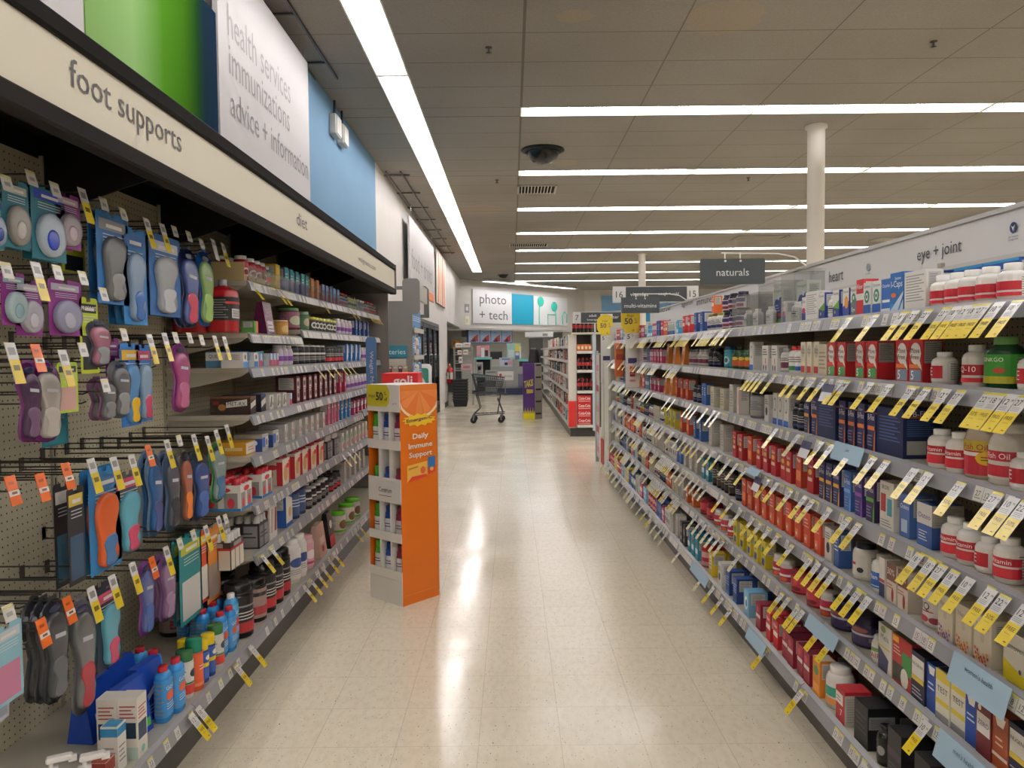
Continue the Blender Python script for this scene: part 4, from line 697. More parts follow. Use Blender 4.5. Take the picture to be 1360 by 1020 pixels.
def pump():
    bd = B(); bd.lathe([(.03, 0), (.034, .01), (.034, .1), (.026, .125), (.014, .13), (.014, .14)], '#dcdade', 'gloss', 16, sy=.75)
    decals(bd, [('r', -1.2, .15, 1.2, .75, '#6a4fa0'), ('e', 0, .45, .3, .2, '#e6e4ea')], .068, .12, Cyl(.034, 1, .75))
    cb = B(); cb.lathe([(.017, .13), (.017, .15), (.006, .152), (.006, .165)], '#eceae6', 'gloss', 12); cb.box((-.013, -.012, .163), (.013, .05, .178), '#eceae6', 'gloss', .004); cb.box((-.006, .04, .156), (.006, .06, .172), '#eceae6', 'gloss')
    DS['pump'] = dict(kind='lotion_pump_bottle', look='purple and white lotion bottle with pump head', w=.07, d=.055, h=.18, parts=[('lotion_pump_bottle', bd), ('pump_head', cb)], cat='bottle')
pump()
# ================================================================ shelving runs
SHN = ['top', 'second', 'third', 'fourth', 'fifth', 'sixth', 'base']
class Side_: pass
I = Side_(); I.name = 'island'; I.sg = 1; I.X = 1.16; I.XB = 1.085; I.back = 1.60; I.z = [1.56, 1.345, 1.11, .875, .65, .415, .18]; I.y0, I.y1 = .4, 8.85
Lw = Side_(); Lw.name = 'wall unit'; Lw.sg = -1; Lw.X = 1.20; Lw.XB = 1.13; Lw.back = 1.60; Lw.z = [1.785, 1.56, 1.385, 1.165, .97, .745, .51, .215]; Lw.y0, Lw.y1 = 3.5, 6.95
LSHN = ['top', 'second', 'third', 'fourth', 'fifth', 'sixth', 'seventh', 'base']
GREY = '#8f9093'; RAILH = .045
def shelf_part(side, root, lev, ya, yb, z, Xf, name='shelf', tilt=True, ndens=.62):
    s = side.sg; b = B(); b.box((s*(Xf+.012), ya, z-.022), (s*side.back, yb, z), '#b6b1a2', 'painted_metal') if s > 0 else b.box((s*side.back, ya, z-.022), (s*(Xf+.012), yb, z), '#b6b1a2', 'painted_metal')
    for y in (ya+.012, yb-.016):      # end brackets below the deck
        b.prism([(s*(Xf+.02), y, z-.022), (s*side.back, y, z-.022), (s*side.back, y, z-.095), (s*(side.back-.1), y, z-.095), (s*(Xf+.05), y, z-.04)], (0, .004, 0), '#a9a495', 'painted_metal')
    o = b.ob(name, root)
    r = B(); xo = s*Xf; xi = s*(Xf+.014)
    r.prism([(xi, ya+.002, z+.004), (xo, ya+.002, z-.004), (s*(Xf-.012), ya+.002, z-RAILH), (s*(Xf-.004), ya+.002, z-RAILH), (xi, ya+.002, z-.01)], (0, yb-ya-.004, 0), GREY, 'painted_metal')
    # paper price stickers behind the clear strip, on the outer sloping face
    def fp(y, t, e): a = Vector((xo, y, z-.004)); c = Vector((s*(Xf-.012), y, z-RAILH)); q = a.lerp(c, t); return (q.x-s*e, y, q.z+e*.25)
    y = ya+.02; rnd = random.Random(int(z*1000+ya*77)+(s > 0))
    while y < yb-.05:
        wd = .034; dense = ndens
        if rnd.random() < dense:
            col = rnd.choice(['#d5d4d0', '#dcdbd6', '#cfcecb', '#d8d6cc', '#cfc9c9'])
            r.quad([fp(y, .06, .0012), fp(y+wd, .06, .0012), fp(y+wd, .94, .0012), fp(y, .94, .0012)], col)
            if y < 4.2:
                r.quad([fp(y, .06, .0016), fp(y+wd, .06, .0016), fp(y+wd, .2, .0016), fp(y, .2, .0016)], rnd.choice(['#d6cf5a', '#d6cf5a', '#d5d4d0']))
                c = fp(y+wd/2, .48, .002); upv = Vector(fp(y, 0, 0))-Vector(fp(y, 1, 0)); rv = (0, -s, 0)
                text(r, rnd.choice(['12', '18', '22', '10', '27', '15', '9', '31']), c, rv, upv, height=.014, col='#3a3a3c')
                r.quad([fp(y+.005, .72, .0016), fp(y+wd-.005, .72, .0016), fp(y+wd-.005, .78, .0016), fp(y+.005, .78, .0016)], '#8d8d8d')
        y += wd+(.002 if dense > .7 else .002+.05*rnd.random()*(rnd.random() < .55))
    r.ob('price_strip', o); return o
root = thing('island_shelving', 'long freestanding double-row shelving of seven levels with an eye + joint header', 'shelving', (0, 0, 0))
secs = [.4, 1.63, 2.85, 4.07, 5.29, 6.51, 7.73, 8.85]
for k in range(7):
    ya, yb = secs[k], secs[k+1]
    b = B(); b.box((I.back, ya+.003, .15), (I.back+.02, yb-.003, 1.74), '#b0aa92'); o = b.ob('back_panel', root); o.data.materials.clear(); o.data.materials.append(M['pegboard'])
    b = B(); b.box((1.145, ya, 0), (I.back, yb, .13), '#4a463f', 'painted_metal'); b.ob('kick_base', root)
    for lv in range(7):
        shelf_part(I, root, lv, ya, yb, I.z[lv], I.X if lv < 6 else I.XB, 'shelf' if lv < 6 else 'base_deck', ndens=.85 if k > 2 else .62)
for y in secs:
    b = B(); b.box((I.back-.015, y-.012, 0), (I.back+.035, y+.012, 1.76), '#a39e8e', 'painted_metal'); b.ob('upright', root)
b = B(); b.box((1.60, .4, 1.745), (1.63, 8.85, 1.885), '#d4d2cf'); hp = b.ob('header_panel', root)
b = B(); b.box((1.592, .4, 1.885), (1.638, 8.85, 1.9), '#b9b7b2', 'painted_metal'); b.box((1.592, .4, 1.73), (1.638, 8.85, 1.745), '#c6c3bc', 'painted_metal'); b.ob('header_trim', root)
def htext(tx, p0, p1, dz=0, col='#36363a', hgt=None, X=1.597):
    a = P(p0[0], p0[1], X=X); c = P(p1[0], p1[1], X=X); bd = B(); text(bd, tx, (X, (a.y+c.y)/2, (a.z+c.z)/2+dz), (0, -1, 0), (0, 0, 1), abs(a.y-c.y), hgt, col); bd.ob('lettering', hp)
htext('eye + joint', (1218, 342), (1277, 328)); htext('heart', (1101, 369), (1120, 363))
htext('digestion', (905, 405), (920, 402), hgt=.06); htext('herbal', (877, 411), (890, 408), hgt=.06); htext('immune', (925, 401), (945, 397), hgt=.06)
c = P(1346, 302, X=1.596); b = B(); b.lathe([(.0, 0), (.017, 0), (.017, -.001)], '#22335c', 'card', 20, (c.x, c.y, c.z), axis='x')
b.add([(c.x-.0015, c.y+.011, c.z+.008), (c.x-.0015, c.y, c.z+.001), (c.x-.0015, c.y-.011, c.z+.009), (c.x-.0015, c.y-.004, c.z-.002), (c.x-.0015, c.y-.001, c.z-.012), (c.x-.0015, c.y+.004, c.z-.003)], [(0, 1, 2, 3, 4, 5)], '#d4d2cf')
text(b, 'Get vitamins.', (c.x, c.y, c.z-.028), (0, -1, 0), (0, 0, 1), width=.05, col='#22335c'); text(b, 'Change lives.', (c.x, c.y, c.z-.038), (0, -1, 0), (0, 0, 1), width=.05, col='#22335c'); b.ob('emblem', hp)
c = P(1153, 355, X=1.596); b = B(); b.lathe([(.0, 0), (.017, 0), (.017, -.001)], '#8d929c', 'card', 20, (c.x, c.y, c.z), axis='x'); text(b, 'Get vitamins.', (c.x, c.y, c.z-.028), (0, -1, 0), (0, 0, 1), width=.05, col='#22335c'); b.ob('emblem', hp)
# blue cards and navy clip cards on the island rails
def rail_card(lv, px0, px1, tx, label, hh=.075, lift=.0):
    X = (I.X if lv < 6 else I.XB)-.014; z = I.z[lv]; ya = YX(px1, X, z); yb = YX(px0, X, z); t = thing('rail_card', label, 'shelf sign', (X, 0, z)); b = B()
    y0, y1 = min(ya, yb), max(ya, yb); b.prism([(-.002, y0, .012), (-.022, y0, -hh+.012), (-.022, y1, -hh+.012), (-.002, y1, .012)], (-.0015, 0, 0), '#9fbdd0'); b.ob('card', t)
    b = B(); c = Vector((-.0042, (y0+y1)/2, .0)); upv = Vector((.02, 0, hh)).normalized(); text(b, tx, c-upv*.01-Vector((.004, 0, 0)), (0, -1, 0), upv, height=.013, col='#3a4c66'); b.ob('lettering', t)
rail_card(4, 1269, 1346, "women's health", "pale blue card reading women's health on the island's fifth shelf rail")
rail_card(5, 1250, 1325, "men's health", "pale blue card reading men's health on the island's sixth shelf rail")
rail_card(5, 1076, 1115, 'hair', "small pale blue card on the island's sixth shelf rail under purple jars", .05)
rail_card(2, 1111, 1150, 'joint', "pale blue card folded over the island's third shelf rail", .06)
rail_card(6, 921, 942, 'sleep', "small pale blue card on the island's base rail, farther one", .05); rail_card(6, 996, 1019, 'women', "small pale blue card on the island's base rail, nearer one", .05)
rail_card(3, 997, 1011, 'men', "tiny pale blue card on the island's fourth shelf rail", .03)
for lv, px, py, lb in ((1, 1098, 522, 'second'), (2, 1069, 597, 'third'), (3, 1005, 643, 'fourth')):
    X = I.X-.05; p = P(px, py, X=X); t = thing('clip_sign', "navy and white clip-on card hanging from the island's %s rail" % lb, 'shelf sign', (X, p.y, p.z))
    b = B(); b.prism([(.012, -.045, .03), (-.012, -.045, -.03), (-.012, .045, -.03), (.012, .045, .03)], (-.001, 0, 0), '#dcdce0'); b.ob('card', t)
    b = B(); b.prism([(.0105, -.045, .031), (.0, -.045, .003), (.0, .045, .003), (.0105, .045, .031)], (-.0008, 0, 0), '#2a2c50'); b.ob('navy_band', t)
    b = B(); b.tube([(.0, 0, .02), (.01, 0, .05), (.045, 0, .055)], .002, '#d8d8d8', 'clear'); b.ob('wire_clip', t)
# ---------------------------------------------------------------- stock on the shelves
items = []       # (dist, side, level, key, x, y, z, rz)
def run(side, lv, pa, pb, key, rows=1, cnt=None, dx=0, up=0, st=1, jit=.004):
    D_ = DS[key]; base = (lv == len(side.z)-1); Xf = (side.XB if base else side.X)+.018+dx; z = side.z[lv]+.0008+up
    if pa > 20: a, b_ = YX(pa, side.sg*Xf, z), YX(pb, side.sg*Xf, z)
    else: a, b_ = pa, pb
    a, b_ = min(a, b_), max(a, b_); n = cnt or max(1, int((b_-a)/(D_['w']+.003)+.35)); stp = max((b_-a)/n, D_['w']+.002) if (cnt or n > 1) else (b_-a)
    for i in range(n):
        y = a+stp*(i+.5)
        if y+D_['w']/2 > side.y1: continue
        for r in range(rows):
            for q in range(st):
                x = side.sg*(Xf+D_['d']*(r+.5)+.003*r+random.uniform(0, .006))
                if abs(x)+D_['d']/2 > side.back-.005: continue
                items.append([side, lv, key, x, y+random.uniform(-1, 1)*min(jit, max(0, (stp-D_['w'])/2)), z+q*(D_['h']+.0008), side.sg*(pi/2+(.5 if D_.get('rnd') else 0))+random.uniform(-.02, .02)])
    return b_
rows_I = {
0: [(1338, 1222, 'wredS', 1, 5), (1222, 1206, 'plainw', 1, 1), (1217, 1206, 'icapd', 1, 1), (1205, 1188, 'icaps', 1, 1), (1187, 1174, 'bluebox', 1, 1), (1173, 1157, 'syst', 1, 1), (1156, 1147, 'syst', 1, 1), (1146, 1141, 'redsm', 1, 1), (1138, 1127, 'systg', 1, 1), (1126, 1116, 'syso', 1, 1),
    (1114, 1103, 'sysgr', 1, 1), (1102, 1095, 'pill', 1, 1), (1094, 1084, 'sysgr', 1, 1), (1083, 1075, 'plainw', 1, 1), (1074, 1066, 'sysm', 1, 1)],
1: [(1372, 1338, 'wred3', 1, 1), (1326, 1294, 'green', 1, 1), (1294, 1268, 'wred', 1, 1), (1250, 1226, 'wred3', 1, 1), (1222, 1188, 'mfb', 1, 2), (1165, 1134, 'mfg', 1, 2), (1122, 1098, 'mfg', 1, 2), (1097, 1088, 'beige', 1, 1), (1087, 1061, 'mfc', 1, 3), (1060, 1052, 'wredcapb', 1, 1), (1052, 1044, 'wredcap', 1, 1),
    (1040, 1034, 'clearb', 1, 1), (1032, 1023, 'ftbx', 1, 1), (1020, 1009, 'ftbx', 1, 1), (1001, 995, 'oval', 1, 1), (992, 978, 'dgreen', 1, 2), (976, 968, 'dgreen', 1, 1), (967, 956, 'cyanb', 1, 1), (950, 938, 'blackb', 1, 2), (936, 924, 'clearb', 1, 2), (922, 912, 'clearb', 1, 2), (911, 880, 'bago', 1, 3), (879, 868, 'pinkb', 1, 3)],
2: [(1376, 1333, 'wred3', 1, 2), (1330, 1305, 'fishw', 1, 1), (1304, 1284, 'fish', 1, 1), (1276, 1249, 'wred2', 1, 1), (1247, 1221, 'wred2', 1, 1), (1196, 1166, 'bfnav', 1, 1), (1163, 1111, 'bfo', 1, 4), (1108, 1088, 'bfnav', 1, 1), (1086, 1078, 'bfo', 1, 1), (1076, 1066, 'bfy', 1, 1), (1064, 1050, 'blackb', 1, 2), (1048, 1040, 'oval', 1, 1), (1039, 1024, 'oval', 1, 2), (1022, 1012, 'whtb', 1, 1),
    (1008, 986, 'blklid', 1, 1), (984, 976, 'rwhite', 1, 1), (974, 967, 'graybx', 1, 1), (965, 940, 'beige', 1, 2), (938, 930, 'bluebx', 1, 2), (928, 918, 'blackb', 1, 2), (915, 894, 'redora', 1, 3), (893, 878, 'bago', 1, 2), (877, 862, 'pinkb', 1, 3)],
3: [(1395, 1343, 'wred2', 1, 1), (1335, 1309, 'wred2', 1, 1), (1308, 1283, 'wred3', 1, 1), (1282, 1262, 'wred2', 1, 1), (1262, 1246, 'wred2', 1, 1), (1242, 1210, 'osteo', 1, 1), (1208, 1190, 'osteb', 1, 1), (1188, 1166, 'iron', 1, 1), (1163, 1148, 'bfg', 1, 1), (1146, 1132, 'bfp', 1, 1), (1130, 1118, 'bfb', 1, 1), (1116, 1106, 'bfy', 1, 1), (1105, 1086, 'bfy', 1, 2), (1084, 1066, 'redred', 1, 1), (1065, 1052, 'redora', 1, 1), (1051, 1034, 'redred', 1, 2),
    (1032, 1002, 'redred', 1, 3), (1000, 990, 'redora', 1, 1), (988, 970, 'redred', 1, 2), (966, 936, 'graybx', 1, 2), (934, 918, 'bluebx', 1, 2), (916, 900, 'redora', 1, 2), (898, 880, 'yelgrn', 1, 3)],
4: [(1415, 1368, 'estro', 2, 1), (1366, 1322, 'estro', 2, 1), (1317, 1291, 'flor', 2, 1), (1290, 1267, 'floo', 2, 1), (1265, 1244, 'flop', 2, 1), (1241, 1213, 'iq', 1, 1), (1206, 1175, 'brown', 1, 2), (1173, 1166, 'wnav', 1, 1), (1165, 1148, 'wblue', 1, 1), (1145, 1120, 'wnavcap', 1, 1), (1117, 1104, 'bluebx', 1, 1), (1103, 1093, 'whtb', 1, 1), (1091, 1000, 'oran', 1, 8),
    (999, 984, 'redora', 1, 2), (982, 972, 'blackb', 1, 1), (970, 944, 'brownc', 1, 5), (942, 930, 'teal', 1, 2), (928, 905, 'graybx', 1, 3)],
5: [(1405, 1358, 'nuge', 2, 2), (1356, 1336, 'nuge', 1, 1), (1334, 1316, 'rust', 1, 1), (1315, 1297, 'whtred', 1, 1), (1296, 1281, 'royal', 2, 1), (1280, 1252, 'yelnav', 2, 2), (1251, 1240, 'royal', 2, 1), (1239, 1223, 'nuge', 1, 1), (1221, 1195, 'redgrn', 1, 1), (1185, 1164, 'menopb', 1, 1), (1162, 1153, 'airb', 1, 1), (1148, 1116, 'purpj', 1, 1), (1114, 1098, 'purpj', 1, 1), (1094, 1086, 'redw', 1, 1), (1083, 1060, 'redj', 1, 1), (1058, 1044, 'redj', 1, 1), (1042, 1020, 'redw', 1, 2),
    (1018, 990, 'yelgrn', 1, 3), (988, 972, 'yelgrn', 1, 2), (970, 945, 'redw', 1, 3), (943, 925, 'redj', 1, 2), (923, 908, 'orng', 1, 2)],
6: [(1290, 1240, 'blkb', 2, 1), (1238, 1205, 'blkp', 2, 1), (1200, 1172, 'blkp', 2, 1), (1170, 1160, 'blks', 1, 1), (1156, 1129, 'blkb', 2, 1), (1124, 1106, 'redwht', 1, 1), (1104, 1090, 'bigw', 1, 1), (1088, 1078, 'orgm', 1, 1), (1075, 1056, 'maro', 2, 2), (1054, 1036, 'maro', 2, 2), (1034, 1014, 'redsm', 2, 2), (1012, 1000, 'maro', 1, 1), (998, 982, 'lblu', 1, 1), (980, 970, 'navb', 2, 1), (969, 961, 'navb', 2, 1), (960, 950, 'whtb', 1, 1), (948, 938, 'yelb', 2, 1), (936, 928, 'tubr', 2, 1), (927, 912, 'teal', 2, 3), (910, 902, 'blkc', 2, 2), (900, 890, 'graybx', 1, 2)]}
last = {}
for lv, rr in rows_I.items():
    for pa, pb, key, rws, cnt in rr: last[lv] = run(I, lv, pa, pb, key, rws, cnt)
run(I, 0, 1352, 1248, 'icapb', 1, 3, dx=.12)
# prevagen cartons with security cases
run(I, 0, 1065, 1048, 'preva', 1, 1, dx=.03); run(I, 0, 1034, 1017, 'preva', 1, 1, dx=.03); 
for pa, pb, k in ((1056, 1046, 'pill'), (1020, 1014, 'pill'), (1004, 996, 'pill'), (990, 984, 'pill')): run(I, 0, pa, pb, k, 1, 1)
run(I, 0, 1044, 1036, 'sysm', 1, 1); last[0] = run(I, 0, 982, 955, 'darkpurp', 1, 3); run(I, 0, 982, 955, 'darkpurp', 1, 3, up=.0965)
last[0] = run(I, 0, 953, 936, 'olive', 1, 3); run(I, 0, 950, 943, 'orng', 1, 1, up=.1015); last[0] = run(I, 0, 934, 920, 'navb', 1, 2); last[0] = run(I, 0, 918, 905, 'redsm', 1, 2); last[0] = run(I, 0, 903, 896, 'cyan', 1, 1)
# everything farther along is stocked in short facings
fillI = {0: ['redsm', 'cyan', 'navb', 'whtb', 'oran', 'pinkb', 'syst', 'orng'], 1: ['pinkb', 'clearb', 'rwhite', 'navb', 'bago', 'whtb', 'wred'], 2: ['navb', 'pinkb', 'clearb', 'orng', 'bago', 'blackb', 'beige', 'teal'],
         3: ['dgreen', 'blklid', 'clearb', 'orng', 'redred', 'olive', 'beige', 'yelgrn', 'blackb'], 4: ['graybx', 'blackb', 'olive', 'beige', 'wnavcap', 'oran', 'redora', 'whtb', 'bluebx'],
         5: ['pinkb', 'clearb', 'beige', 'graybx', 'redora', 'blackb', 'navb', 'orng', 'beige'], 6: ['yelb', 'lblu', 'navb', 'redsm', 'tubr', 'graybx', 'whtb', 'beige', 'pinkb', 'sysgr', 'redj']}
for lv in range(7):
    y = last[lv]+.02; ks = fillI[lv]; prev = None
    while y < I.y1-.1:
        k = random.choice([q for q in ks if q != prev]); prev = k; n = random.choice((2, 2, 3, 3, 4)); w_ = DS[k]['w']+.004; run(I, lv, y, y+n*w_, k, 1, n); y += n*w_+random.choice((.005, .01, .05))
# ---------------------------------------------------------------- wall unit
root = thing('wall_shelving', 'long wall shelving with pegboard, eight shelf levels and a foot supports fascia', 'shelving', (0, 0, 0))
LS = [.91, 1.78, 2.65, 3.52, 4.39, 5.26, 6.13, 6.98]
for k in range(7):
    ya, yb = LS[k], LS[k+1]
    b = B(); b.box((-1.62, ya+.014, .2), (-1.6, yb-.014, 2.118), '#b0aa92'); o = b.ob('peg_panel', root); o.data.materials.clear(); o.data.materials.append(M['pegboard'])
    b = B(); b.box((-1.6, ya, 0), (-1.19, yb, .155), '#35322e', 'painted_metal'); b.ob('kick_base', root)
    shelf_part(Lw, root, 7, ya, yb, Lw.z[7], Lw.XB, 'base_deck', ndens=.45)
    if k >= 3:
        for lv in range(7):
            z = Lw.z[lv]
            if lv == 1 and k == 3: z = 1.545
            if lv == 1 and k > 3: z = 1.585
            if lv == 4 and k > 5: z = .985
            shelf_part(Lw, root, lv, ya, yb, z, Lw.X, ndens=.8 if lv < 2 else .5)
    # canopy bracket, black triangular plate
    b = B(); y = yb-.004
    b.prism([(-1.6, y, 1.93), (-1.6, y, 2.2), (-1.05, y, 2.2), (-1.05, y, 2.1), (-1.2, y, 2.06)], (0, .01, 0), '#121214', 'painted_metal'); b.ob('canopy_bracket', root)
for y in LS:
    b = B(); b.box((-1.625, y-.013, .2), (-1.592, y+.013, 2.13), '#a8a28f', 'painted_metal')
    if y < 3.6:
        for q in range(36): b.box((-1.5918, y-.003, .3+q*.05), (-1.5912, y+.003, .325+q*.05), '#2c281f', 'matte')
    b.ob('upright', root)
b = B(); b.box((-1.64, .91, 2.2), (-1.05, 6.9, 2.212), '#141416', 'matte'); b.box((-1.64, .91, 2.12), (-1.605, 6.9, 2.2), '#141416', 'matte'); b.ob('canopy_roof', root)
b = B(); b.box((-1.07, .91, 2.02), (-1.045, 6.9, 2.185), '#eee8d2'); fp_ = b.ob('fascia_panel', root)
b = B(); b.box((-1.08, .91, 2.185), (-1.03, 6.9, 2.235), '#1c1b1a', 'matte', .006); b.box((-1.085, .91, 1.97), (-1.03, 6.9, 2.02), '#262321', 'matte', .006); b.ob('fascia_trim', root)
def ftext(tx, p0, p1, hgt, col='#5d5858', X=-1.043, dz=0):
    a = P(p0[0], p0[1], X=X); c = P(p1[0], p1[1], X=X); bd = B(); text(bd, tx, (X, (a.y+c.y)/2, (a.z+c.z)/2+dz), (0, 1, 0), (0, 0, 1), c.y-a.y, hgt, col); bd.ob('lettering', fp_)
ftext('foot supports', (93, 108), (241, 188), .092); ftext('diet', (394, 290), (408, 298), .062); ftext('walgreens.com', (476, 344), (499, 357), .05, '#8f897e')
for y0_, y1_ in ((1.85, 2.35), (2.75, 3.2), (3.6, 4.0)):      # pale light strips under the canopy
    b = B(); b.box((-1.5, y0_, 2.185), (-1.44, y1_, 2.199), '#8a8470', 'painted_metal'); b.ob('canopy_rib', root)
b = B(); b.box((-1.6, 6.985, 0), (-1.12, 7.0, 2.0), '#7d7973', 'painted_metal'); b.ob('end_panel', root)
b = B(); b.box((-1.62, 6.9, 1.98), (-1.03, 6.915, 2.235), '#6f6b66', 'painted_metal'); b.ob('fascia_end_cap', root)
rows_L = {
0: [(325, 345, 'rbot', 1, 2), (346, 356, 'rbot', 1, 2), (357, 364, 'gbot', 1, 1), (365, 376, 'ybox', 1, 1), (377, 400, 'tealb', 1, 3), (401, 412, 'tealb', 1, 2), (413, 427, 'grorb', 1, 2), (428, 437, 'blred', 1, 2), (438, 452, 'blred', 1, 3), (453, 463, 'shot', 2, 4), (464, 474, 'shotg', 2, 4), (475, 485, 'eraser', 1, 3), (486, 500, 'shot', 2, 6)],
1: [(303, 329, 'rjug', 2, 1), (346, 375, 'ppou', 1, 1), (338, 345, 'gorb', 1, 1), (377, 389, 'otub', 1, 1), (391, 406, 'ptub', 1, 1), (407, 416, 'gjar', 1, 1), (417, 449, 'yjar', 2, 7), (450, 470, 'wpbot', 2, 4), (471, 492, 'navb', 1, 4)],
2: [(328, 346, 'barsb', 1, 2), (347, 372, 'barsm', 1, 4), (373, 392, 'wpbot', 1, 3), (393, 436, 'bwbot', 2, 6), (437, 458, 'bwred', 2, 5), (459, 481, 'blwh', 1, 4), (482, 495, 'wpbot', 1, 3)],
3: [(331, 345, 'metrx', 1, 1), (346, 357, 'metrb', 1, 1), (358, 383, 'whbar', 1, 3), (384, 391, 'barsm', 1, 1), (393, 449, 'barm', 1, 8), (450, 462, 'pinkst', 1, 2), (463, 490, 'wpbot', 2, 6)],
4: [(345, 375, 'traybl', 1, 2), (376, 395, 'traywr', 1, 2), (396, 434, 'traywr', 1, 5), (436, 452, 'pinkv', 1, 4), (453, 468, 'blueyel', 1, 3), (469, 492, 'pinkb', 1, 5)],
5: [(325, 341, 'prem', 1, 1), (343, 361, 'prem', 1, 1), (372, 391, 'premy', 1, 1), (392, 412, 'premy', 1, 2), (413, 433, 'premy', 1, 2), (435, 452, 'muscd', 1, 2), (453, 490, 'grpk', 1, 7)],
6: [(292, 340, 'musc', 1, 1), (342, 357, 'muscd', 1, 1), (358, 371, 'whsh', 1, 1), (378, 393, 'bbsack', 1, 1), (394, 411, 'ntub', 2, 2), (412, 440, 'bwbot', 2, 5), (441, 455, 'bwred', 2, 3), (456, 487, 'graybx', 1, 5)],
7: [(331, 345, 'ktub', 1, 1), (346, 356, 'krtub', 1, 1), (357, 373, 'ktub', 1, 2), (374, 384, 'ktub', 1, 1), (397, 412, 'wtub', 1, 2), (413, 422, 'ptubw', 1, 1), (424, 439, 'tanp', 1, 1), (437, 450, 'blkpou', 1, 1), (454, 466, 'gtub', 1, 1), (467, 482, 'gtub', 1, 2)]}
for lv, rr in rows_L.items():
    for pa, pb, key, rws, cnt in rr:
        zz = Lw.z[lv]
        if lv == 1: Lw.z[1] = 1.545 if pa < 392 and key not in ('ptub',) else 1.585
        if lv == 4 and pa > 470: pass
        run(Lw, lv, pa, pb, key, rws, cnt); Lw.z[lv] = zz
Lw.z[1] = 1.545
# things lying at the near ends of the wall unit's shelves, turned to the aisle end
def place(side, lv, y, key, x, dz=0, rz=None, z=None): items.append([side, lv, key, x, y, (side.z[lv] if z is None else z)+.0008+dz, (side.sg*pi/2 if rz is None else rz)])
place(Lw, 2, 3.62, 'quest', -1.33); place(Lw, 2, 3.745, 'quest', -1.33); place(Lw, 4, 3.66, 'ybars', -1.34)
place(Lw, 6, 3.62, 'muscd', -1.42); place(Lw, 5, 3.62, 'prem', -1.42); place(Lw, 1, 3.66, 'gorb', -1.42, z=1.545); place(Lw, 1, 3.75, 'gorb', -1.45, z=1.545); place(Lw, 1, 3.6, 'rjug', -1.5, z=1.545); 
for i in range(4): place(Lw, 0, 3.575+.075*i, 'rbot', -1.42)
for i in range(4): place(Lw, 0, 3.575+.075*i, 'rbot', -1.34)
for i in range(3): place(Lw, 0, 3.575+.09*i, 'rbot', -1.52)
place(Lw, 7, 3.62, 'ktub', -1.5); place(Lw, 7, 3.78, 'ktub', -1.46); place(Lw, 7, 3.5, 'krtub', -1.36); place(Lw, 7, 3.35, 'krtub', -1.51)
# base deck near the pegboard: foot powders, sprays, cartons (photo foot position -> deck)
def onbase(px, py, key, rz=None):
    p = P(px, py, Z=Lw.z[7]); x = max(p.x, -1.54); place(Lw, 7, p.y, key, min(x, -1.15-DS[key]['d']/2), rz=rz)
for px, py, k in ((331, 828, 'bpoww'), (319, 843, 'bpoww'), (308, 860, 'bpow'), (297, 868, 'bpow'), (284, 856, 'bpow'), (270, 868, 'bpow'), (262, 850, 'bpow'), (277, 840, 'bpow'), (290, 845, 'bpow'), (250, 852, 'bpow'),
                  (287, 885, 'sprw'), (277, 896, 'spry'), (268, 905, 'spry'), (259, 915, 'sprg'), (246, 925, 'sprw'), (246, 905, 'spry'), (234, 944, 'bpow'), (218, 956, 'bpow'), (198, 938, 'bpow'), (184, 930, 'bpow'),
                  (182, 1000, 'wcar'), (160, 1004, 'wcar'), (152, 1022, 'bcar'), (136, 1040, 'rcar')): onbase(px, py, k)
for x, y in ((-1.25, 2.44), (-1.35, 2.46), (-1.26, 2.59), (-1.36, 2.61)): place(Lw, 7, y, 'bbag', x, rz=-pi/2-.12)
pp = P(72, 1010, Z=.385); place(Lw, 7, pp.y, 'pump', pp.x, rz=-pi/2+.5); pp = P(112, 1007, Z=.385); place(Lw, 7, pp.y, 'pump', pp.x, rz=-pi/2+.5)
# ---------------------------------------------------------------- cartons' cardboard tray on the top shelf
t = thing('cardboard_tray', 'open tan cardboard tray holding ruby bottles on the wall unit top shelf', 'tray', (-1.4, 3.52, Lw.z[0]+.001))
b = B(); b.box((-.175, 0, 0), (.18, .3, .0015), '#b9a876'); b.ob('tray_floor', t)
b = B(); b.box((-.175, 0, .0015), (.18, .004, .085), '#bfae7c'); b.ob('tray_end', t); b = B(); b.box((-.175, .296, .0015), (.18, .3, .06), '#bfae7c'); b.ob('tray_end', t)
b = B(); b.box((.177, .004, .0015), (.18, .296, .03), '#b9a876'); b.box((-.175, .004, .0015), (-.172, .296, .08), '#b9a876'); b.ob('tray_side', t)
for it in items:
    if it[0] is Lw and it[1] == 0 and it[4] < 3.83: it[5] += .0025
# clear acrylic fronts and security cases
def clearbox(x0, y0, z0, x1, y1, z1, label, name='security_case', grp='clear security cases on the island top shelf'):
    t = thing(name, label, 'clear case', (0, 0, 0), 0, grp)
    b = B(); e = .002
    b.box((x0, y0, z0), (x0+e, y1, z1), '#fff', 'clear'); b.box((x1-e, y0, z0), (x1, y1, z1), '#fff', 'clear'); b.box((x0, y0, z0), (x1, y0+e, z1), '#fff', 'clear'); b.box((x0, y1-e, z0), (x1, y1, z1), '#fff', 'clear'); b.ob('clear_walls', t)
    b = B(); b.box((x0-.002, y0-.002, z1), (x1+.002, y1+.002, z1+.01), '#fff', 'clear'); b.ob('clear_lid', t)
z = I.z[0]+.001
for i, (pa, pb, hh) in enumerate(((1062, 1047, .19), (1035, 1016, .165), (1014, 1000, .15), (998, 980, .15))):
    a = YX(pa, 1.2, z); c_ = YX(pb, 1.2, z); clearbox(1.172, a-.012, z, 1.30, c_+.012, z+hh+(.02 if i < 2 else 0), 'clear acrylic security case round a white pill bottle, %s along the top shelf' % ordn(i+1))
a = YX(362, -1.2, 1.8); c_ = YX(500, -1.2, 1.8); t = thing('acrylic_fence', 'long clear acrylic fence along the front of the wall unit top shelf', 'clear fence')
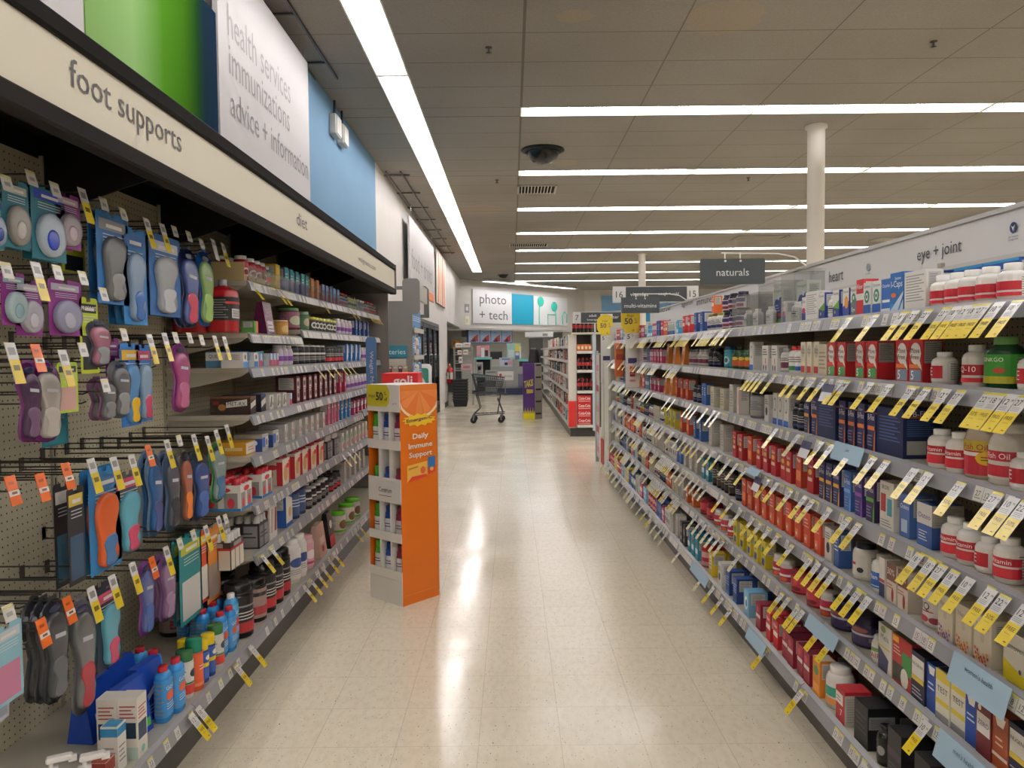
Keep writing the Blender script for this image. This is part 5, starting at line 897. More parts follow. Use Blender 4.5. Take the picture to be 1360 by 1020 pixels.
for k in range(4):
    y0_ = 3.54+k*.86; b = B(); b.box((-1.209, y0_, 1.787), (-1.206, y0_+.84, 1.855), '#fff', 'clear'); b.ob('clear_panel', t)
# ---------------------------------------------------------------- build the stock
def extents(it):
    D_ = DS[it[2]]; c_, s_ = abs(cos(it[6])), abs(sin(it[6]))
    if D_.get('rnd'): return D_['w']/2, D_['w']/2
    return (D_['w']*c_+D_['d']*s_)/2, (D_['w']*s_+D_['d']*c_)/2
rows_ = {}
for it in items: rows_.setdefault((it[0].name, it[1], round(it[5]*8)), []).append(it)
for g in rows_.values():
    ex = [extents(it) for it in g]
    for _ in range(60):
        moved = False
        for i in range(len(g)):
            for j in range(i+1, len(g)):
                p, q = g[i], g[j]; ox = ex[i][0]+ex[j][0]+.001-abs(p[3]-q[3]); oy = ex[i][1]+ex[j][1]+.001-abs(p[4]-q[4])
                if ox <= 0 or oy <= 0: continue
                if DS[p[2]].get('rnd') and DS[q[2]].get('rnd'):
                    R_ = ex[i][0]+ex[j][0]+.001; d_ = sqrt((p[3]-q[3])**2+(p[4]-q[4])**2)
                    if d_ >= R_: continue
                    oy = min(oy, R_-d_+.0005)
                moved = True
                if ox < oy and ox < .05:
                    bk, n_ = (p, i) if abs(p[3]) > abs(q[3]) else (q, j); lim = bk[0].back-ex[n_][0]-.004
                    if abs(bk[3])+ox <= lim: bk[3] += math.copysign(ox, bk[3]); continue
                sgn = 1 if q[4] >= p[4] else -1; p[4] -= sgn*oy/2; q[4] += sgn*oy/2
        if not moved: break
items = [it for it in items if it[4]+extents(it)[1] < it[0].y1-.005 or it[4] > 7 and False]
LIM = {}; merged = {}; meshes = {}; counts = {}
items.sort(key=lambda q: q[4])
def farmesh(key):
    D_ = DS[key]; bb = B()
    for nm, p in D_['parts']:
        ms = [p.mats[q] for q in p.m]; n = len(bb.v); bb.v += p.v; 
        for f, c, mm, sm in zip(p.f, p.c, ms, p.sm): bb.f.append(tuple(q+n for q in f)); bb.c.append(c); bb.m.append(bb.mi(mm)); bb.sm.append(sm)
    return bb
for side, lv, key, x, y, z, rz in items:
    D_ = DS[key]; kd = D_['kind']; LIM[kd] = LIM.get(kd, 0)+1
    names = SHN if side is I else LSHN; ck = (side.name, lv, D_['look']); counts[ck] = counts.get(ck, 0)+1
    where = "%s %s shelf" % (side.name, names[lv]) if names[lv] != 'base' else side.name+' base deck'
    lab = "%s, %s such on the %s" % (D_['look'], ordn(counts[ck]), where)
    if len(lab.split()) > 16: lab = "%s, %s on the %s" % (D_['look'], ordn(counts[ck]), where)
    if LIM[kd] > 300: merged.setdefault(kd, []).append((key, x, y, z, rz)); continue
    far = y > 5.2 or len(D_['parts']) == 1
    if key not in meshes: meshes[key] = {}
    mm = meshes[key]; grp = "%s on the %s" % (kd.replace('_', ' ')+'s', where)
    if far:
        if 'far' not in mm: mm['far'] = farmesh(key).mesh(kd)
        o = mk(kd, mm['far'], None, lab, D_['cat'], grp, None, (x, y, z), rz)
    else:
        if 'near' not in mm: mm['near'] = [(nm, p.mesh(nm)) for nm, p in D_['parts']]
        o = mk(kd, mm['near'][0][1], None, lab, D_['cat'], grp, None, (x, y, z), rz)
        for nm, me in mm['near'][1:]: mk(nm, me, o)
for kd, lst in merged.items():
    bb = B()
    for key, x, y, z, rz in lst:
        f = farmesh(key); bb.xf = Matrix.Translation((x, y, z)) @ Matrix.Rotation(rz, 4, 'Z'); n = len(bb.v); bb.v += [tuple(bb.xf @ Vector(p)) for p in f.v]
        for ff, c, q, sm in zip(f.f, f.c, f.m, f.sm): bb.f.append(tuple(a+n for a in ff)); bb.c.append(c); bb.m.append(bb.mi(f.mats[q])); bb.sm.append(sm)
    bb.ob(kd+'_remainder', None, 'remaining distant '+kd.replace('_', ' ')+'s on the shelving', 'shelf stock', kind='stuff')
# ---------------------------------------------------------------- hanging price tags
def tagmesh(kind, k):
    b = B(); W_, L_ = .041, .105; dn = Vector((0, .6, -.8)); nv = Vector((0, .8, .6)); e = .0004
    def q(u0, t0, u1, t1, col, lay): b.add([tuple(Vector((-u, 0, 0))+dn*t*L_+nv*lay*e) for u, t in ((u0*W_, t0), (u1*W_, t0), (u1*W_, t1), (u0*W_, t1))], [(0, 1, 2, 3)], col, 'gloss')
    L2 = 1.0 if kind != 'white' else .5
    if kind == 'orange':
        q(-.5, 0, .5, .85, '#dc6a2c', 0); q(-.5, .48, .5, .62, '#dedad2', 1)
        text(b, ('2/9', '4.99')[k % 2], dn*.55*L_+nv*2.2*e, (-1, 0, 0), -dn, height=.007, col='#5a3a28', mt='gloss'); return b.mesh('price_tag')
    q(-.5, 0, .5, L2, '#d8d7d3', 0)
    if kind == 'yellow': q(-.5, .46, .5, 1, '#dcc32c', 1)
    if kind == 'plain': q(-.5, .5, .5, 1, '#dad4ac', 1); q(-.3, .6, .3, .66, '#8c8668', 2)  # yellow half paled: gloss reflection on distant tags put into the colour
    if k % 3: q(-.5, 0, .5, .06, '#cfc04a', 1)
    text(b, ('12', '18', '22', '10', '27')[k % 5], dn*.2*L_+nv*2.4*e+Vector((.005, 0, 0)), (-1, 0, 0), -dn, height=.016, col='#3a3a3d', mt='gloss')
    text(b, '99', dn*.16*L_+nv*2.4*e+Vector((-.014, 0, 0)), (-1, 0, 0), -dn, height=.006, col='#3a3a3d', mt='gloss')
    for t in (.32, .36, .40): q(-.38, t, .3, t+.015, '#a0a0a0', 2)
    if kind == 'yellow': text(b, ('FREE', 'FREE', '50%')[k % 3], dn*.6*L_+nv*2.4*e, (-1, 0, 0), -dn, width=.027, col='#4a421c', mt='gloss'); q(-.25, .72, .25, .735, '#a8962c', 2); q(.1, .9, .3, .93, '#6a5f20', 2)
    return b.mesh('price_tag')
TG = {(kd, k): tagmesh(kd, k) for kd in ('yellow', 'white', 'orange', 'plain') for k in range(5)}
tags = []
def tag(side, lv, px=None, y=None, kd='yellow'):
    base = lv == len(side.z)-1; X = (side.XB if base else side.X)-.012; z = side.z[lv]-.006
    if y is None: y = YX(px, side.sg*X, z)
    tags.append((y, side, lv, kd, side.sg*X, z))
tl = {0: [1130, 1165, 1202, 1217, 1235, 1259, 1273, 1287, 1299, 1311, 1329, 1353], 1: [1056, 1066, 1082, 1096, 1118, 1127, 1158, 1183, 1214, 1233, 1259, 1278, 1315, 1329, 1346, 1363, 1001, 1006, 1012, 1018, 1030],
      2: [1061, 1092, 1106, 1132, 1162, 1179, 1216, 1235, 1278, 1327, 1348, 1366, 1032, 1061, 940, 950, 956, 918, 923, 928, 890, 897], 3: [1052, 1070, 1080, 1103, 1128, 1142, 1223, 1240, 1254, 1270, 1290, 1319, 1337, 1366, 970, 980, 992, 940, 948, 957, 905, 912, 918, 924, 930, 1022, 1033],
      4: [1053, 1078, 1088, 1098, 1108, 1130, 1142, 1155, 960, 972, 985, 1001, 1011, 1022, 1034, 922, 928, 934, 940, 902, 908, 914], 5: [1061, 1067, 1092, 1108, 1233, 983, 1040, 1048, 925, 932, 938, 944, 950, 956, 962, 897, 903], 6: [1066, 1150, 1163, 1018, 935, 948, 960, 972, 905, 868, 874, 880, 886]}
for lv, l in tl.items():
    for px in l: tag(I, lv, px, kd='yellow' if px > 985 or lv == 0 or px % 3 == 0 else 'plain')
for lv in range(7):
    y = {0: 4.0, 1: 5.2, 2: 6.2, 3: 5.4, 4: 5.4, 5: 5.2, 6: 5.8}[lv]
    while y < 8.78:
        if random.random() < .78: tag(I, lv, y=y, kd='yellow' if (random.random() < .3 or lv == 0 and y < 5.6) else 'plain')
        y += .052 + (.16 if random.random() < .16 else 0)
for lv, l in {7: [253, 262, 312, 333, 404, 412, 420, 427, 436, 443, 470, 476], 6: [347, 359], 5: [455, 462, 468], 3: [], 2: [418, 430, 440, 450, 456, 462], 0: [331, 365, 371, 425, 462, 468, 487, 490, 493, 496, 499]}.items():
    for px in l: tag(Lw, lv, px, kd='yellow')
tags.sort(key=lambda q: q[0]); tc = {}; rest = B(); ntag = 0
for i, (y, side, lv, kd, X, z) in enumerate(tags):
    names = SHN if side is I else LSHN; k = (side.name, lv); tc[k] = tc.get(k, 0)+1; rail = ('%s %s rail' % (side.name, names[lv]))
    rz = side.sg*pi/2
    if ntag < 262:
        ntag += 1; mk('price_tag', TG[(kd, (i*7) % 5)], None, 'hanging price tag, %s from the near end of the %s' % (ordn(tc[k]), rail), 'price tag', 'price tags on the '+rail, None, (X, y, z), rz)
    else:
        mt_ = Matrix.Translation((X, y, z)) @ Matrix.Rotation(rz, 4, 'Z'); rest.xf = mt_; dn = Vector((0, .063, -.084))
        rest.quad([(-.023, 0, 0), (.023, 0, 0), (.023, dn.y*.46, dn.z*.46), (-.023, dn.y*.46, dn.z*.46)], '#d8d7d3', 'gloss'); rest.quad([(-.023, dn.y*.46, dn.z*.46), (.023, dn.y*.46, dn.z*.46), (.023, dn.y, dn.z), (-.023, dn.y, dn.z)], '#dcc32c' if kd == 'yellow' else '#dad4ac', 'gloss')  # paler tone paints in the whitish reflection on far yellow tags
rest.xf = None
if rest.v: rest.ob('price_tag_remainder', None, 'remaining distant hanging price tags along the shelving rails', 'price tags', kind='stuff')
# ================================================================ peg hooks, insole packs
def tagplate(kind):
    b = B(); nv = Vector((0, .97, .25)).normalized(); dn = Vector((0, .25, -.97)).normalized(); w_ = .04; L_ = {'s': .042, 'y': .105, 'o': .075, 'w': .09}[kind]
    def q(t0, t1, col, lay, u0=-.5, u1=.5): b.add([tuple(Vector((-u*w_, .004, .01))+dn*t*L_+nv*lay*.0005) for u, t in ((u0, t0), (u1, t0), (u1, t1), (u0, t1))], [(0, 1, 2, 3)], col, 'gloss')
    b.prism([tuple(Vector((-u*w_, .0035, .01))+dn*t*L_) for u, t in ((-.5, 0), (.5, 0), (.5, 1), (-.5, 1))], -nv*.001, '#d9d7d2' if kind != 'o' else '#dd6a2a', 'gloss')
    if kind == 's': q(.05, .95, '#dbd9d2', 1); q(.05, .2, '#d8cf8a', 2); q(.45, .7, '#a9a8a4', 2, -.3, .25)
    if kind in 'yw': q(0, .4, '#dcdad6', 1); q(.12, .3, '#8e8e8e', 2, -.35, .3)
    if kind == 'y': q(.42, 1, '#dcc32c', 1); q(.55, .68, '#6e6120', 2, -.3, .3)
    if kind == 'o': q(0, 1, '#dd6a2a', 1); q(.5, .68, '#e0dcd4', 2); q(.55, .63, '#8a5a40', 3, -.25, .25); q(.2, .3, '#a84e1c', 2, -.3, .2)
    return b.mesh('price_flap')
TPm = {k: tagplate(k) for k in 'syow'}
def hookmesh():
    b = B(); L_ = .35; b.tube([(-.0, 0, 0), (0, -L_, 0)], .0026, '#26241f', 'painted_metal', 6); b.tube([(0, -.045, -.03), (0, -.06, -.036), (0, -L_, -.036)], .0026, '#26241f', 'painted_metal', 6)
    b.box((-.011, -L_-.004, -.04), (.011, -L_, .004), '#4d493e', 'painted_metal'); return b.mesh('wire')
HKm = hookmesh()
hooks = [  # px, py of the price flap, kind
 (4,232,'s'),(37,226,'s'),(69,242,'s'),(106,250,'y'),(134,262,'s'),(160,276,'s'),(192,290,'y'),(213,297,'y'),(229,300,'s'),(248,307,'s'),(265,317,'s'),(281,318,'w'),(294,323,'y'),
 (4,348,'s'),(44,348,'y'),(72,352,'s'),(106,360,'s'),(134,382,'s'),
 (10,455,'y'),(44,457,'o'),(80,465,'y'),(106,455,'s'),(161,436,'s'),(196,444,'y'),(216,442,'y'),(230,441,'s'),(249,442,'s'),(265,445,'s'),(283,446,'y'),(296,447,'y'),(136,503,'s'),
 (10,632,'o'),(50,629,'o'),(84,615,'o'),(118,609,'y'),(148,607,'y'),(172,604,'y'),(194,591,'o'),(219,584,'y'),(235,578,'s'),(255,577,'y'),(273,579,'y'),(285,571,'y'),(299,564,'y'),
 (7,803,'s'),(86,793,'o'),(51,822,'o'),(118,780,'y'),(146,764,'y'),(173,747,'y'),(199,740,'o'),(218,726,'y'),(236,715,'s'),(254,704,'s'),(271,698,'y'),(288,686,'y'),(297,683,'s')]
KN = {'s': 'small cream price flap', 'y': 'yellow and white price flap', 'o': 'orange price flap', 'w': 'long white price flap'}
kc = {}
for px, py, k in hooks:
    p = P(px, py, X=-1.245); row = 'top' if py < 335 and p.z > 1.8 else 'second' if p.z > 1.55 else 'third' if p.z > 1.3 else 'fourth' if p.z > .95 else 'lowest'
    kk = (row, k); kc[kk] = kc.get(kk, 0)+1
    t = thing('peg_hook', 'wire hook with %s, %s such in the %s hook row' % (KN[k], ordn(kc[kk]), row), 'peg hook', (-1.245, p.y, p.z-.01), -pi/2, 'peg hooks of the %s row' % row)
    mk('wire', HKm, t); mk('price_flap', TPm[k], t)
# bare hooks without flaps, seen end-on between the packs
for px, py in ((20, 862), (34, 838), (60, 770), (30, 790), (70, 752), (112, 520), (150, 480), (205, 475), (175, 700), (190, 706), (60, 478)):
    p = P(px, py, X=-1.3); t = thing('peg_hook', 'bare black wire peg hook, %s without a price flap' % ordn([q for q in range(1, 20)][len([1 for _ in kc if _ == 'x'])] if False else kc.setdefault('bare', 0)+1), 'peg hook', (-1.3, p.y, p.z), -pi/2, 'bare peg hooks'); kc['bare'] += 1
    mk('wire', HKm, t, loc=(0, .05, 0))
def sole(w, h, flip=1, z0=0, x0=0):
    pts = []
    prof = [(0, .0, .0), (.02, .22, .22), (.07, .36, .36), (.16, .42, .4), (.3, .38, .34), (.45, .4, .24), (.58, .46, .3), (.72, .5, .44), (.84, .46, .46), (.93, .34, .38), (.98, .18, .24), (1, 0, .05)]
    for t, a, b_ in prof: pts.append((x0+flip*a*w, z0+t*h))
    for t, a, b_ in reversed(prof[1:-1]): pts.append((x0-flip*b_*w, z0+t*h))
    return pts
def slab(b, pts, y0, y1, col, mt='gloss', bulge=.7):
    n = len(pts); cx = sum(p[0] for p in pts)/n; cz = sum(p[1] for p in pts)/n; sc_ = lambda p, s: (cx+(p[0]-cx)*s, cz+(p[1]-cz)*s)
    rings = [[(x, y0, z) for x, z in pts], [(x, y0+(y1-y0)*.6, z) for x, z in pts], [(sc_(p, .93)[0], y0+(y1-y0)*.9, sc_(p, .93)[1]) for p in pts], [(sc_(p, bulge)[0], y1, sc_(p, bulge)[1]) for p in pts]]
    vs = [v for r in rings for v in r]; fs = []
    for r in range(3):
        for i in range(n): fs.append((r*n+i, r*n+(i+1) % n, (r+1)*n+(i+1) % n, (r+1)*n+i))
    fs.append(tuple(range(3*n, 4*n))); b.add(vs, fs, col, mt, True)
def ell(cx, cz, rx, rz_, n=18, rot=0):
    return [(cx+rx*cos(2*pi*i/n)*cos(rot)-rz_*sin(2*pi*i/n)*sin(rot), cz+rx*cos(2*pi*i/n)*sin(rot)+rz_*sin(2*pi*i/n)*cos(rot)) for i in range(n)]
PK = {}
def pack_parts(style, w, h, c1, c2, c3):
    parts = []; b = B(); d = .018
    if style in ('oval', 'sole', 'card'):
        e = .008; pts = [(-w/2, 0), (w/2, 0), (w/2, h-e), (w/2-e, h), (.012, h), (.01, h-.012), (-.01, h-.012), (-.012, h), (-w/2+e, h), (-w/2, h-e)]
        b.prism([(x, 0, z) for x, z in pts], (0, .0012, 0), c1); f = .0016
        b.quad([(-w*.42, f, h*.8), (w*.42, f, h*.8), (w*.42, f, h*.92), (-w*.42, f, h*.92)], c3)
        b.quad([(-w*.3, f+.0003, h*.83), (w*.2, f+.0003, h*.83), (w*.2, f+.0003, h*.87), (-w*.3, f+.0003, h*.87)], '#e2e0dc')
        for k in range(3): b.quad([(-w*.36, f, h*(.68+.035*k)), (w*.3, f, h*(.68+.035*k)), (w*.3, f, h*(.69+.035*k)), (-w*.36, f, h*(.69+.035*k))], '#c9d2d6')
        parts.append(('backing_card', b))
        s = B()
        if style == 'oval': slab(s, ell(0, h*.34, w*.4, h*.3), .002, d, c2)
        elif style == 'sole': slab(s, sole(w*.72, h*.72, 1, h*.03), .002, d, c2)
        else:
            s.quad([(-w*.4, .002, h*.05), (w*.4, .002, h*.05), (w*.4, .002, h*.5), (-w*.4, .002, h*.5)], c2)
        parts.append(('insole' if style != 'card' else 'printed_panel', s))
        if style != 'card':
            s = B()
            if style == 'oval': slab(s, ell(w*.06, h*.27, w*.17, h*.14, rot=.3), d*.9, d+.004, c3)
            else: slab(s, [(x*.62, z*.42+h*.045) for x, z in sole(w*.72, h*.72, 1)], d*.9, d+.0025, c3)
            parts.append(('gel_pad', s))
    else:   # shell: the blister itself has the shape of a sole
        slab(b, sole(w, h*.97, -1), 0, .006, c1, 'gloss', .95); b.prism([(-.022, .001, h*.93), (.022, .001, h*.93), (.018, .001, h), (-.018, .001, h)], (0, .002, 0), c1)
        parts.append(('blister_shell', b)); s = B(); slab(s, sole(w*.74, h*.8, -1, h*.05), .006, .02, c2); parts.append(('insole', s))
        s = B(); slab(s, [(x*.7, z*.46+h*.065) for x, z in sole(w*.74, h*.8, -1)], .0185, .0222, c3); parts.append(('gel_pad', s))
        s = B(); s.quad([(-w*.2, .0212, h*.6), (w*.16, .0212, h*.62), (w*.16, .0212, h*.66), (-w*.2, .0212, h*.64)], '#b9bdc6'); parts.append(('printed_line', s))
        s = B(); slab(s, ell(0, h*.88, w*.2, h*.035), .008, .0095, '#1f2a52'); parts.append(('brand_badge', s))
    return parts
def hang(px0, py0, px1, py1, style, c1, c2, c3, look, n=1, dx=0, tw=0, gap=.028, txt=None):
    X = -1.285+dx; a = P(px0, (py0+py1)/2, X=X); c = P(px1, (py0+py1)/2, X=X); y = (a.y+c.y)/2; w_ = max(.04, c.y-a.y); zt = P((px0+px1)/2, py0, X=X).z; zb = P((px0+px1)/2, py1, X=X).z
    ms = [(nm, p.mesh(nm)) for nm, p in pack_parts(style, w_, zt-zb, c1, c2, c3)]
    if txt:
        q = B(); text(q, txt, (0, .0022, (zt-zb)*.86), (-1, 0, 0), (0, 0, 1), width=w_*.8, col='#e6e4de', bold=True); ms.append(('lettering', q.mesh('lettering')))
    for k in range(n):
        t = thing('insole_pack', look if n == 1 else '%s, %s on its hook' % (look, ordn(k+1)), 'insole pack', (X-k*gap, y+k*.004, zb), -pi/2+tw, look if n > 1 else None)
        for nm, me in ms: mk(nm, me, t)
T1, PU, BL, NV, GR, DK = '#1d6f80', '#7c1f78', '#2a6cab', '#22355c', '#7e7f80', '#26282c'
hang(3, 240, 38, 330, 'oval', T1, '#8f8b86', '#b7b3ae', 'teal pack with a grey oval insole in the top hook row', 2)
hang(41, 248, 86, 346, 'oval', T1, '#b4c4d0', '#2743b8', 'teal pack with a clear and royal blue gel cup', 2)
hang(-22, 262, 4, 330, 'oval', T1, '#8a9ab0', '#23408c', 'teal pack with a blue edge at the near end of the top row')
hang(74, 258, 106, 330, 'oval', PU, '#a39aa0', '#c3b3bc', 'purple pack with a translucent curved gel strip in the top row', 2)
hang(82, 318, 112, 362, 'card', '#c3c92c', '#23262c', '#24406c', 'yellow, black and blue pack half hidden under the purple one', 1, -.1)
hang(128, 284, 170, 404, 'sole', BL, '#6b6d6f', '#8e8f90', 'blue pack with a broad charcoal insole in the top row', 2)
hang(163, 304, 194, 431, 'sole', '#2f7cba', '#88a0bc', '#3f6cb0', 'blue pack with a silver-blue slim insole in the top row', 3)
hang(198, 314, 239, 420, 'sole', '#2c64a4', '#a0a4a8', '#c6c9cc', 'blue pack with a silver ribbed insole in the top row', 2)
hang(235, 328, 263, 436, 'shell', '#2a3560', '#4c5c94', '#c0425c', 'dark blue moulded pack with a red heel in the top row', 2)
hang(259, 332, 282, 434, 'shell', '#1f58a8', '#7da05c', '#9cc06a', 'moulded pack in blue with a lime insole in the top row')
hang(1, 362, 34, 432, 'oval', PU, '#a6bcc2', '#8fb0b8', 'small purple pack with a pale teal gel pad')
hang(20, 372, 55, 446, 'oval', PU, '#a9a7b4', '#c3c1cc', 'purple pack with a pale grey gel pad behind the yellow flap')
hang(64, 372, 108, 446, 'oval', PU, '#8e8fa8', '#b4b6c6', 'purple pack with a clear slanted gel arch')
hang(106, 396, 130, 496, 'card', '#b9c81e', '#23262c', '#1d1d1f', 'lime and black pack behind the pink insole', txt='PROFOOT')
hang(112, 424, 145, 488, 'shell', '#54545c', '#a06a7c', '#8c8e92', 'moulded pack with a dusty pink and grey insole')
hang(140, 449, 158, 520, 'card', PU, '#5c6068', '#8a3f84', 'narrow purple pack with a grey sole print beside the pink insole', 1, -.04)
hang(18, 478, 52, 588, 'shell', '#6a2a6c', '#46304a', '#6d5570', 'thick purple moulded pack at the near side of the third row', 1)
hang(38, 478, 80, 588, 'shell', '#77317a', '#a9a49c', '#b9b4ac', 'purple moulded pack with a beige sole in the third row', 2)
hang(76, 481, 103, 548, 'card', '#b3cc3c', '#c9a29a', '#2b2b2d', 'lime green and white toe care pack')
hang(55, 540, 90, 592, 'card', '#1f7c8c', '#2c8c9c', '#1f6f80', 'teal pack hanging behind the purple moulded packs', 1, -.12)
hang(125, 500, 152, 559, 'shell', '#7a5070', '#66686a', '#7c7e80', 'grey sole pack with a mauve edge, shorter one', 2)
hang(141, 476, 172, 556, 'shell', '#74767a', '#5f6164', '#8a8c8e', 'grey translucent moulded sole pack in the third row')
hang(160, 456, 186, 566, 'sole', '#2a70b8', '#4f86b8', '#e0b42c', 'blue pack with a yellow flash and round badge in the third row')
hang(180, 458, 201, 560, 'sole', '#2a70b8', '#86a2bc', '#c04a6a', 'blue pack with a pink dot beside the yellow-flash pack')
hang(224, 454, 251, 548, 'shell', '#8c3c84', '#a24c7c', '#b86a90', 'single magenta moulded pack hanging alone in the third row')
hang(72, 640, 98, 778, 'card', '#1b1c20', '#2c5f78', '#d8d4cc', 'black pack with small print in the fourth row, nearer one')
hang(90, 645, 112, 776, 'card', '#1d1e22', '#2f4c68', '#c9b04a', 'black pack with a barcode and silver badge in the fourth row', 1, .03)
hang(118, 620, 160, 758, 'sole', '#2376ae', '#cc5c2c', '#3f6fa0', 'blue pack with a bright orange arch insole', 2)
hang(152, 625, 188, 736, 'sole', '#4b4e52', '#58a0b4', '#c04468', 'dark grey pack with turquoise heel and pink dot')
hang(191, 598, 214, 714, 'shell', '#5b7ea0', '#28588c', '#3c4c84', 'blue moulded insole pack, nearest of the dark blue pair', 2) if False else hang(191, 598, 214, 714, 'shell', '#5b7ea0', '#28588c', '#3c4c84', 'blue moulded insole pack under an orange flap', 2)
hang(214, 598, 237, 706, 'shell', '#4e6888', '#4a4e58', '#33373f', 'blue and charcoal moulded insole pack', 2)
hang(236, 596, 253, 696, 'shell', '#54504c', '#9a5a44', '#e07a2c', 'brown moulded insole pack with an orange heel')
hang(251, 600, 277, 692, 'shell', '#3a4656', '#2a4a86', '#3f64a8', 'navy moulded insole pack in the fourth row', 2)
hang(275, 585, 299, 668, 'shell', '#3f8a4c', '#7d918c', '#34648c', 'green moulded insole pack beside the orange bar box')
hang(50, 790, 90, 935, 'shell', '#2e3033', '#44474a', '#595c60', 'dark grey translucent insole pack in the lowest row', 3)
hang(88, 788, 126, 950, 'shell', '#5d5e60', '#6a6c6d', '#a5303c', 'grey moulded pack with a badge and crimson heel', 1)
hang(116, 785, 130, 900, 'shell', '#6c6d6e', '#77787a', '#8a3a44', 'slim grey pack behind the crimson-heel pack', 1, -.04)
hang(128, 775, 160, 886, 'sole', '#24303f', '#5aa0b4', '#c0486a', 'near-black pack with a turquoise heel in the lowest row', 2)
hang(180, 742, 202, 846, 'shell', '#7c4488', '#5c68a0', '#355aa0', 'lilac and blue moulded insole pack in the lowest row')
hang(207, 735, 231, 826, 'shell', '#764c80', '#8a6a8e', '#9a7c9c', 'mauve moulded insole pack in the lowest row', 2)
hang(238, 710, 268, 824, 'card', '#1f8287', '#d3d1cc', '#bfc03a', 'teal pack with a white pictured panel', 2)
hang(266, 702, 276, 800, 'card', '#cc4a2c', '#dcd7cf', '#e0c03a', 'narrow red and white pack beside the teal one')
hang(274, 698, 292, 798, 'card', '#d8842c', '#9c8c80', '#e0a04a', 'orange pack hanging over the black tubs')
hang(-12, 828, 30, 935, 'card', '#8fc0d0', '#c07a9a', '#c9cdd4', 'pale blue and pink pack at the near edge of the lowest row', 1, .02)
hang(-14, 850, 10, 960, 'card', '#b9bcc4', '#9aa4b0', '#d8d8dc', 'grey-white pack behind the pale blue and pink one', 1, -.03)
# ================================================================ free-standing things
# orange and white carton display
pm = P(535.3, 806, Z=0); pl_ = P(489.4, 793, Z=0); pr_ = P(584, 790, Z=0)
ux = (pr_-pm); ux.z = 0; wr = ux.length; ux.normalize(); uy = Vector((-ux.y, ux.x, 0)); wl = (pl_-pm).length
zt = P(531.8, 511.2, X=pm.x).z
D = thing('floor_display', 'tall cardboard floor display, orange side with fruit print and white shelves of bottles', 'display', (pm.x, pm.y, 0), atan2(ux.y, ux.x))
# local frame: x along the orange face, y along the shelf face (leftwards), origin at the near corner
b = B(); b.prism([(0, 0, .0), (wr, 0, .0), (wr, 0, zt), (0, 0, zt)], (0, .004, 0), '#d26a06'); b.quad([(.012, -.0012, .055), (wr*.93, -.0012, .055), (wr*.93, -.0012, .058), (.012, -.0012, .058)], '#d98a3c'); op = b.ob('orange_side', D)
b = B(); b.prism([(0, wl-.004, 0), (wr, wl-.004, 0), (wr, wl-.004, zt), (0, wl-.004, zt)], (0, .004, 0), '#c8640c'); b.ob('far_side', D)
b = B(); b.prism([(wr-.004, 0, 0), (wr-.004, wl, 0), (wr-.004, wl, zt), (wr-.004, 0, zt)], (.004, 0, 0), '#cfccc4'); b.ob('back_board', D)
# fruit print
def clipr(pts, x0, x1, z1): return [(min(max(x, x0), x1), min(z, z1)) for x, z in pts]
b = B(); y_ = -.0008
def pf(pts, col, k): b.add([(x, -.0006-.0004*k, z) for x, z in pts], [tuple(range(len(pts)))], col)
cx = wr*.5; cz = zt-.03
pf(clipr(ell(cx, cz, wr*.62, .17, 28), .002, wr-.002, zt-.002), '#e9d9bc', 1); pf(clipr(ell(cx, cz, wr*.57, .155, 28), .002, wr-.002, zt-.002), '#d9782a', 2)
for k in range(7):
    a = pi+pi*(k+.5)/7; s_ = pi/7*.42; pf(clipr([(cx, cz-.005), (cx+wr*.52*cos(a-s_), cz+.14*sin(a-s_)), (cx+wr*.54*cos(a), cz+.148*sin(a)), (cx+wr*.52*cos(a+s_), cz+.14*sin(a+s_))], .003, wr-.003, zt-.003), ('#df8440', '#e28a4c', '#dc7436')[k % 3], 3)
star = [(wr*.5+wr*(.46 if i % 2 else .38)*cos(2*pi*i/26), zt-.205+.034*(1.15 if i % 2 else .8)*sin(2*pi*i/26)) for i in range(26)]; pf(star, '#e2c02c', 4); text(b, 'Emergen-C', (wr*.5, -.0036, zt-.203), (1, 0, .07), (0, 0, 1), width=wr*.7, height=.026, col='#6c1f4c', bold=True)
for w_, fw, hh_, dz in (('Daily', .42, .04, .302), ('Immune', .64, .031, .352), ('Support', .62, .04, .408)): text(b, w_, (wr*.52, -.003, zt-dz), (1, 0, .03), (0, 0, 1), width=wr*fw, height=hh_, col='#ece8df', bold=True)
pf([(wr*.16, zt-.56), (wr*.7, zt-.54), (wr*.7, zt-.45), (wr*.16, zt-.465)], '#e3b24a', 2); pf([(wr*.2, zt-.49), (wr*.45, zt-.48), (wr*.45, zt-.472), (wr*.2, zt-.48)], '#b0732c', 3); pf([(wr*.16, zt-.56), (wr*.7, zt-.54), (wr*.68, zt-.525), (wr*.28, zt-.53)], '#cf3c28', 3); pf(ell(wr*.58, zt-.5, .02, .022, 12), '#d9603a', 3)
pf([(wr*.72, zt-.53), (wr*.92, zt-.52), (wr*.92, zt-.425), (wr*.72, zt-.43)], '#2f74b4', 2); pf([(wr*.72, zt-.53), (wr*.92, zt-.52), (wr*.92, zt-.488), (wr*.72, zt-.495)], '#c9382c', 3); pf(ell(wr*.82, zt-.5, .014, .012, 12), '#e2b04a', 4)
b.ob('fruit_and_lettering_print', op)
